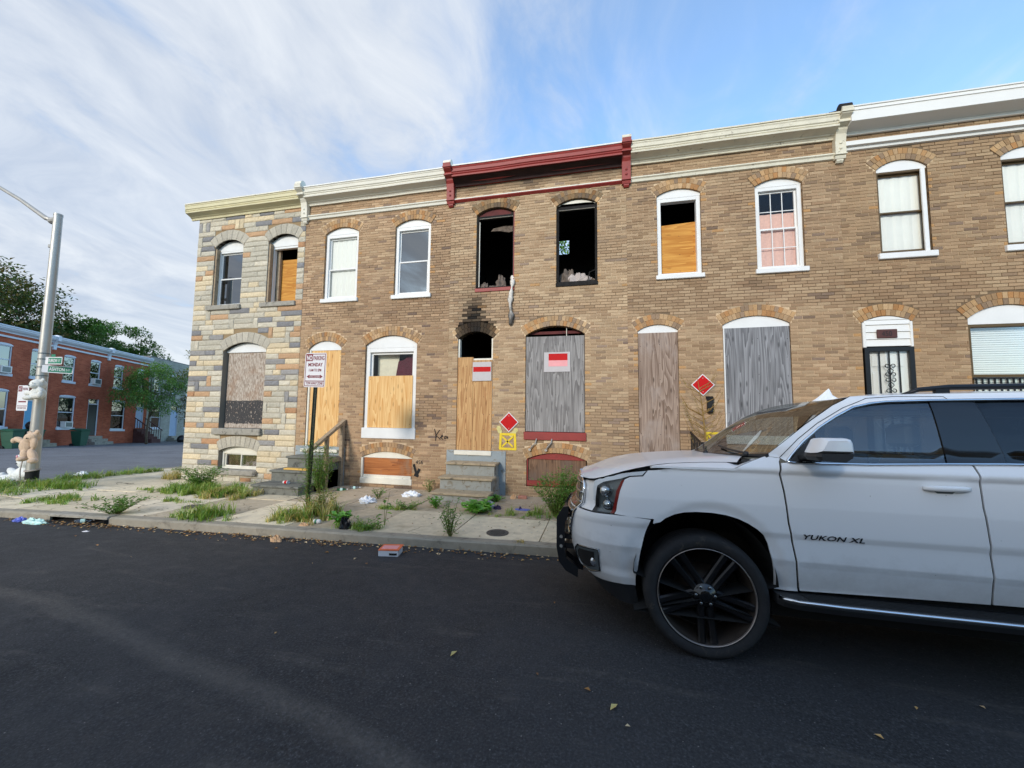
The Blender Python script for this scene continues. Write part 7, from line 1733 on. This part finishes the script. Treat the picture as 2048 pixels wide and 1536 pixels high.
# ------------------------------------------------------------------ litter
def crumple(name, mat, label, x, y, r, seed, cat='litter', h=.5, z=None, group=None, n=18):
    z = (walk_h(x, y) if y > kerbY(x)+.03 else road_h(x, y)) if z is None else z
    mb = MB(); m_ = 8; vs = []
    for i in range(m_+1):
        a = pi*.5*i/m_
        for k in range(n):
            t = 2*pi*k/n; f_ = 1+.55*noise.noise(Vector((cos(t)*1.9+seed*3.1, sin(t)*1.9, i*.5)))+.14*sin(t*6+i*1.3+seed)
            vs.append((x+r[0]*cos(a)*cos(t)*f_, y+r[1]*cos(a)*sin(t)*f_, z-.004+max(0, r[2]*sin(a)*(.6+.7*noise.noise(Vector((cos(t)*2.5, sin(t)*2.5+seed, i*.8)))+.3)*f_)))
    mb.idx(vs, [(i*n+k, i*n+(k+1) % n, (i+1)*n+(k+1) % n, (i+1)*n+k) for i in range(m_) for k in range(n)]+[tuple(range(n))[::-1]]); return tag(mb.build(name, mat), label, cat, group)
plain('thin_plastic_white', B_(232, 234, 236), .4, var=.06, vscale=12); plain('thin_plastic_grey', B_(176, 178, 182), .3, var=.2, vscale=14); plain('plastic_black', B_(24, 24, 27), .3, var=.3); plain('plastic_blue', B_(96, 110, 196), .4, var=.25, vscale=14); plain('paper_tan', B_(206, 168, 128), .9, var=.12); plain('plastic_mint', B_(186, 220, 212), .4, var=.2, vscale=10); plain('purple_cloth', B_(62, 50, 82), .9, var=.3)
crumple('plastic_bag', 'thin_plastic_white', 'white plastic bag by the small weed on the pavement', -4.28, 6.62, (.17, .13, .09), 1, 'bag'); crumple('plastic_bag', 'thin_plastic_white', 'white plastic bag lying below the basement window', -3.72, 7.32, (.21, .13, .09), 2, 'bag')
crumple('plastic_bag', 'plastic_black', 'small black plastic bag on the kerb among weeds', -3.60, 5.05, (.08, .07, .15), 3, 'bag'); crumple('plastic_bag', 'thin_plastic_grey', 'crumpled silver plastic bag at the foot of the grey steps', -1.98, 6.85, (.15, .10, .10), 4, 'bag')
crumple('crumpled_cloth', 'purple_cloth', 'dark purple cloth scrap beside the silver bag', -1.78, 6.78, (.08, .06, .06), 5); crumple('plastic_bag', 'plastic_mint', 'pale mint plastic bag caught at the storm drain slot', -8.42, 4.27, (.20, .08, .06), 6, 'bag'); crumple('plastic_bag', 'plastic_blue', 'blue plastic wrapper caught at the storm drain slot', -8.75, 4.28, (.10, .06, .06), 7)
crumple('paper_scrap', 'paper_tan', 'crumpled tan paper bag in the gutter beyond the no parking post', -4.30, 4.55, (.075, .05, .07), 8, 'paper'); crumple('paper_scrap', 'paper_tan', 'flattened brown paper among the weeds at the post', -4.28, 5.03, (.07, .05, .03), 9, 'paper'); crumple('brick_rubble', 'paper_tan', 'pale lump of rubble at the burnt house wall', -1.68, 7.70, (.06, .05, .08), 10, 'rubble')
crumple('paper_scrap', 'sign_white', 'white paper scrap on the asphalt near the drain', -7.14, 4.15, (.05, .03, .012), 12, 'paper'); crumple('plastic_bag', 'thin_plastic_white', 'white plastic bag lying in the side street', -14.3, 8.1, (.18, .12, .10), 13, 'bag', z=side_h(-14.3, 8.1))
m = MB(); m.bbox(-1.60, -1.42, 7.70, 7.79, walk_h(-1.5, 7.75)-.004, walk_h(-1.5, 7.75)+.06, .008); plain('old_brick', B_(168, 116, 98), .95, var=.15, vscale=20); tag(m.build('loose_brick', 'old_brick'), 'loose pinkish brick lying at the burnt house wall', 'brick')
def carton(x, y, rz, w, d, h):
    z = road_h(x, y); Rz = Matrix.Rotation(rz, 3, 'Z'); T = lambda p: tuple(Vector((x, y, z))+Rz @ Vector(p))
    def bxx(mb, a0, a1, b0, b1, c0, c1): v = [T((a, b_, c)) for c in (c0, c1) for a, b_ in ((a0, b0), (a1, b0), (a1, b1), (a0, b1))]; mb.idx(v, [(0, 3, 2, 1), (4, 5, 6, 7), (0, 1, 5, 4), (2, 3, 7, 6), (3, 0, 4, 7), (1, 2, 6, 5)])
    m = MB(); bxx(m, -w/2, w/2, -d/2, d/2, -.004, h); o = tag(m.build('food_carton', 'sign_white'), 'squashed white food carton with an orange top in the gutter', 'box')
    m = MB(); bxx(m, -w/2-.004, w/2+.012, -d/2-.004, d/2+.01, h, h+.008); m.build('lid', 'carton_orange', o)
    m = MB(); bxx(m, w*.05, w*.45, -d/2-.002, -d/2, h*.25, h*.6); m.build('slot', 'char_and_shade', o)
    m = MB(); bxx(m, -w*.42, w*.4, -d*.3, d*.3, h+.008, h+.010); m.build('print', 'sign_pink', o)
plain('carton_orange', B_(222, 110, 66), .7, var=.15, vscale=20)
carton(-2.55, 4.50, radians(12), .24, .20, .075)
def bottle(name, mat, label, x, y, ang, L=.21, r=.032):
    z = (walk_h(x, y) if y > kerbY(x) else road_h(x, y))+r-.002; m = MB(); m.lathe([(.004, 0), (r*.9, .004), (r, .02), (r*.96, L*.3), (r, L*.45), (r, L*.62), (r*.4, L*.86), (r*.38, L*.97), (.004, L*.975)], (0, 0, 0), 'x', 14)
    R_ = Matrix.Rotation(ang, 3, 'Z'); m.xform(lambda p: R_ @ p+Vector((x, y, z))); o = tag(m.build(name, mat, smooth=True), label, 'bottle')
    m = MB(); m.lathe([(r*.42, 0), (r*.42, .018), (.003, .019)], (L*.955, 0, 0), 'x', 12); m.xform(lambda p: R_ @ p+Vector((x, y, z))); m.build('cap', 'sign_white', o)
    m = MB(); m.lathe([(r*1.01, L*.32), (r*1.01, L*.56)], (0, 0, 0), 'x', 14, caps=False); m.xform(lambda p: R_ @ p+Vector((x, y, z))); m.build('wrap_label', 'plastic_mint', o)
bottle('plastic_bottle', 'bottle_green', 'green plastic bottle lying beside the stoop', -5.50, 7.38, .4); bottle('plastic_bottle', 'bottle_clear', 'clear plastic bottle lying at the wall beside the stoop', -5.36, 7.62, .5); bottle('plastic_bottle', 'bottle_clear', 'clear plastic bottle stuck in the storm drain slot', -7.86, 4.42, .9)
def can(x, y, label):
    z = walk_h(x, y)+.03; m = MB(); m.lathe([(.02, 0), (.03, .006), (.033, .02), (.033, .10), (.026, .118), (.004, .118)], (0, 0, 0), 'x', 16); m.xform(lambda p: Vector((x+p.x, y+p.y*.9, z+p.z))); o = tag(m.build('drink_can', 'sign_white', smooth=True), label, 'can'); m = MB(); m.lathe([(.0335, .03), (.0335, .06)], (0, 0, 0), 'x', 16, caps=False); m.xform(lambda p: Vector((x+p.x, y+p.y*.9, z+p.z))); m.build('print_band', 'sign_green', o)
can(-4.22, 5.16, 'white and green drink can on the kerb')
z_ = walk_h(-1.33, 6.82); m = MB(); m.prism([(-1.46, 6.80), (-1.40, 6.765), (-1.26, 6.77), (-1.19, 6.80), (-1.20, 6.84), (-1.30, 6.85), (-1.42, 6.85)], 'z', z_-.003, z_+.022); sn = tag(m.build('sandal', 'plastic_blue'), 'blue sandal lying sole down on the pavement', 'shoe'); m = MB(); m.tube([(-1.38, 6.765, z_+.02), (-1.37, 6.80, z_+.06), (-1.36, 6.85, z_+.02)], .012, 6); m.build('strap', 'purple_cloth', sn)
m = MB(); m.bbox(-6.72, -5.98, 7.20, 7.32, .328, .362, .006); plain('yellow_plank', B_(214, 170, 84), .8, var=.12, vscale=14); tag(m.build('timber_plank', 'yellow_plank'), 'short yellow timber plank lying across the stoop step', 'plank')
m = MB(); m.lathe([(.028, 0), (.04, .12), (.036, .12), (.02, .01)], (0, 0, 0), 'x', 14); m.xform(lambda p: Vector((-6.38+p.x, 6.86+p.y, .138+p.z*.9))); cu_ = tag(m.build('paper_cup', 'sign_white', smooth=True), 'red and white paper cup lying on the bottom stoop step', 'cup'); m = MB(); m.lathe([(.0345, .04), (.0395, .1)], (0, 0, 0), 'x', 14, caps=False); m.xform(lambda p: Vector((-6.38+p.x, 6.86+p.y, .1385+p.z*.9))); m.build('print_band', 'sign_red', cu_)
# fallen leaves and grit along the gutter and on the asphalt
rnd = random.Random(77); lv = MB()
for k in range(900):
    u_ = rnd.random(); x = rnd.uniform(-9.2, 3.2); y = kerbY(x)-abs(rnd.gauss(0, .14))-.01
    if k > 620: x = rnd.uniform(-8, 3); y = rnd.uniform(2.2, 4.9)
    if k > 650: x = rnd.gauss(-4.1, .8); y = kerbY(x)-abs(rnd.gauss(0, .10))-.01
    if k > 800: x = rnd.gauss(-7.6, .4); y = kerbY(x)-abs(rnd.gauss(0, .10))-.01
    z = road_h(x, y)+.006; s_ = rnd.uniform(.012, .036); a = rnd.uniform(0, 2*pi); c = rnd.choice([B_(164, 122, 78), B_(196, 160, 104), B_(120, 88, 60), B_(206, 180, 140), B_(150, 108, 60)])
    leaf(lv, Vector((x, y, z)), Vector((cos(a), sin(a), rnd.uniform(0, .3))), Vector((0, 0, 1)), s_*1.6, s_, c, .3)
lv.build('fallen_leaves', 'colored', kind='stuff')
rnd = random.Random(78); lv = MB()
for k in range(420):
    x = rnd.uniform(-10, 2); y = rnd.uniform(kerbY(x)+.2, 7.9); a = rnd.uniform(0, 2*pi); s_ = rnd.uniform(.01, .028); leaf(lv, Vector((x, y, walk_h(x, y)+.006)), Vector((cos(a), sin(a), .1)), Vector((0, 0, 1)), s_*1.5, s_, rnd.choice([B_(150, 112, 74), B_(190, 170, 130), B_(110, 90, 64), B_(200, 196, 186)]), .3)
lv.build('pavement_litter', 'colored', kind='stuff')
for x, y, a in ((1.83, 2.05, .2), (.05, 2.35, .9), (-1.0, 2.6, 1.2)):
    m = MB(); leaf(m, Vector((x, y, road_h(x, y)+.007)), Vector((cos(a), sin(a), .1)), Vector((0, 0, 1)), .07, .03, B_(206, 186, 120), .3); tag(m.build('fallen_leaf', 'colored'), 'single pale fallen leaf on the open black asphalt', 'leaf', 'single leaves on the asphalt')
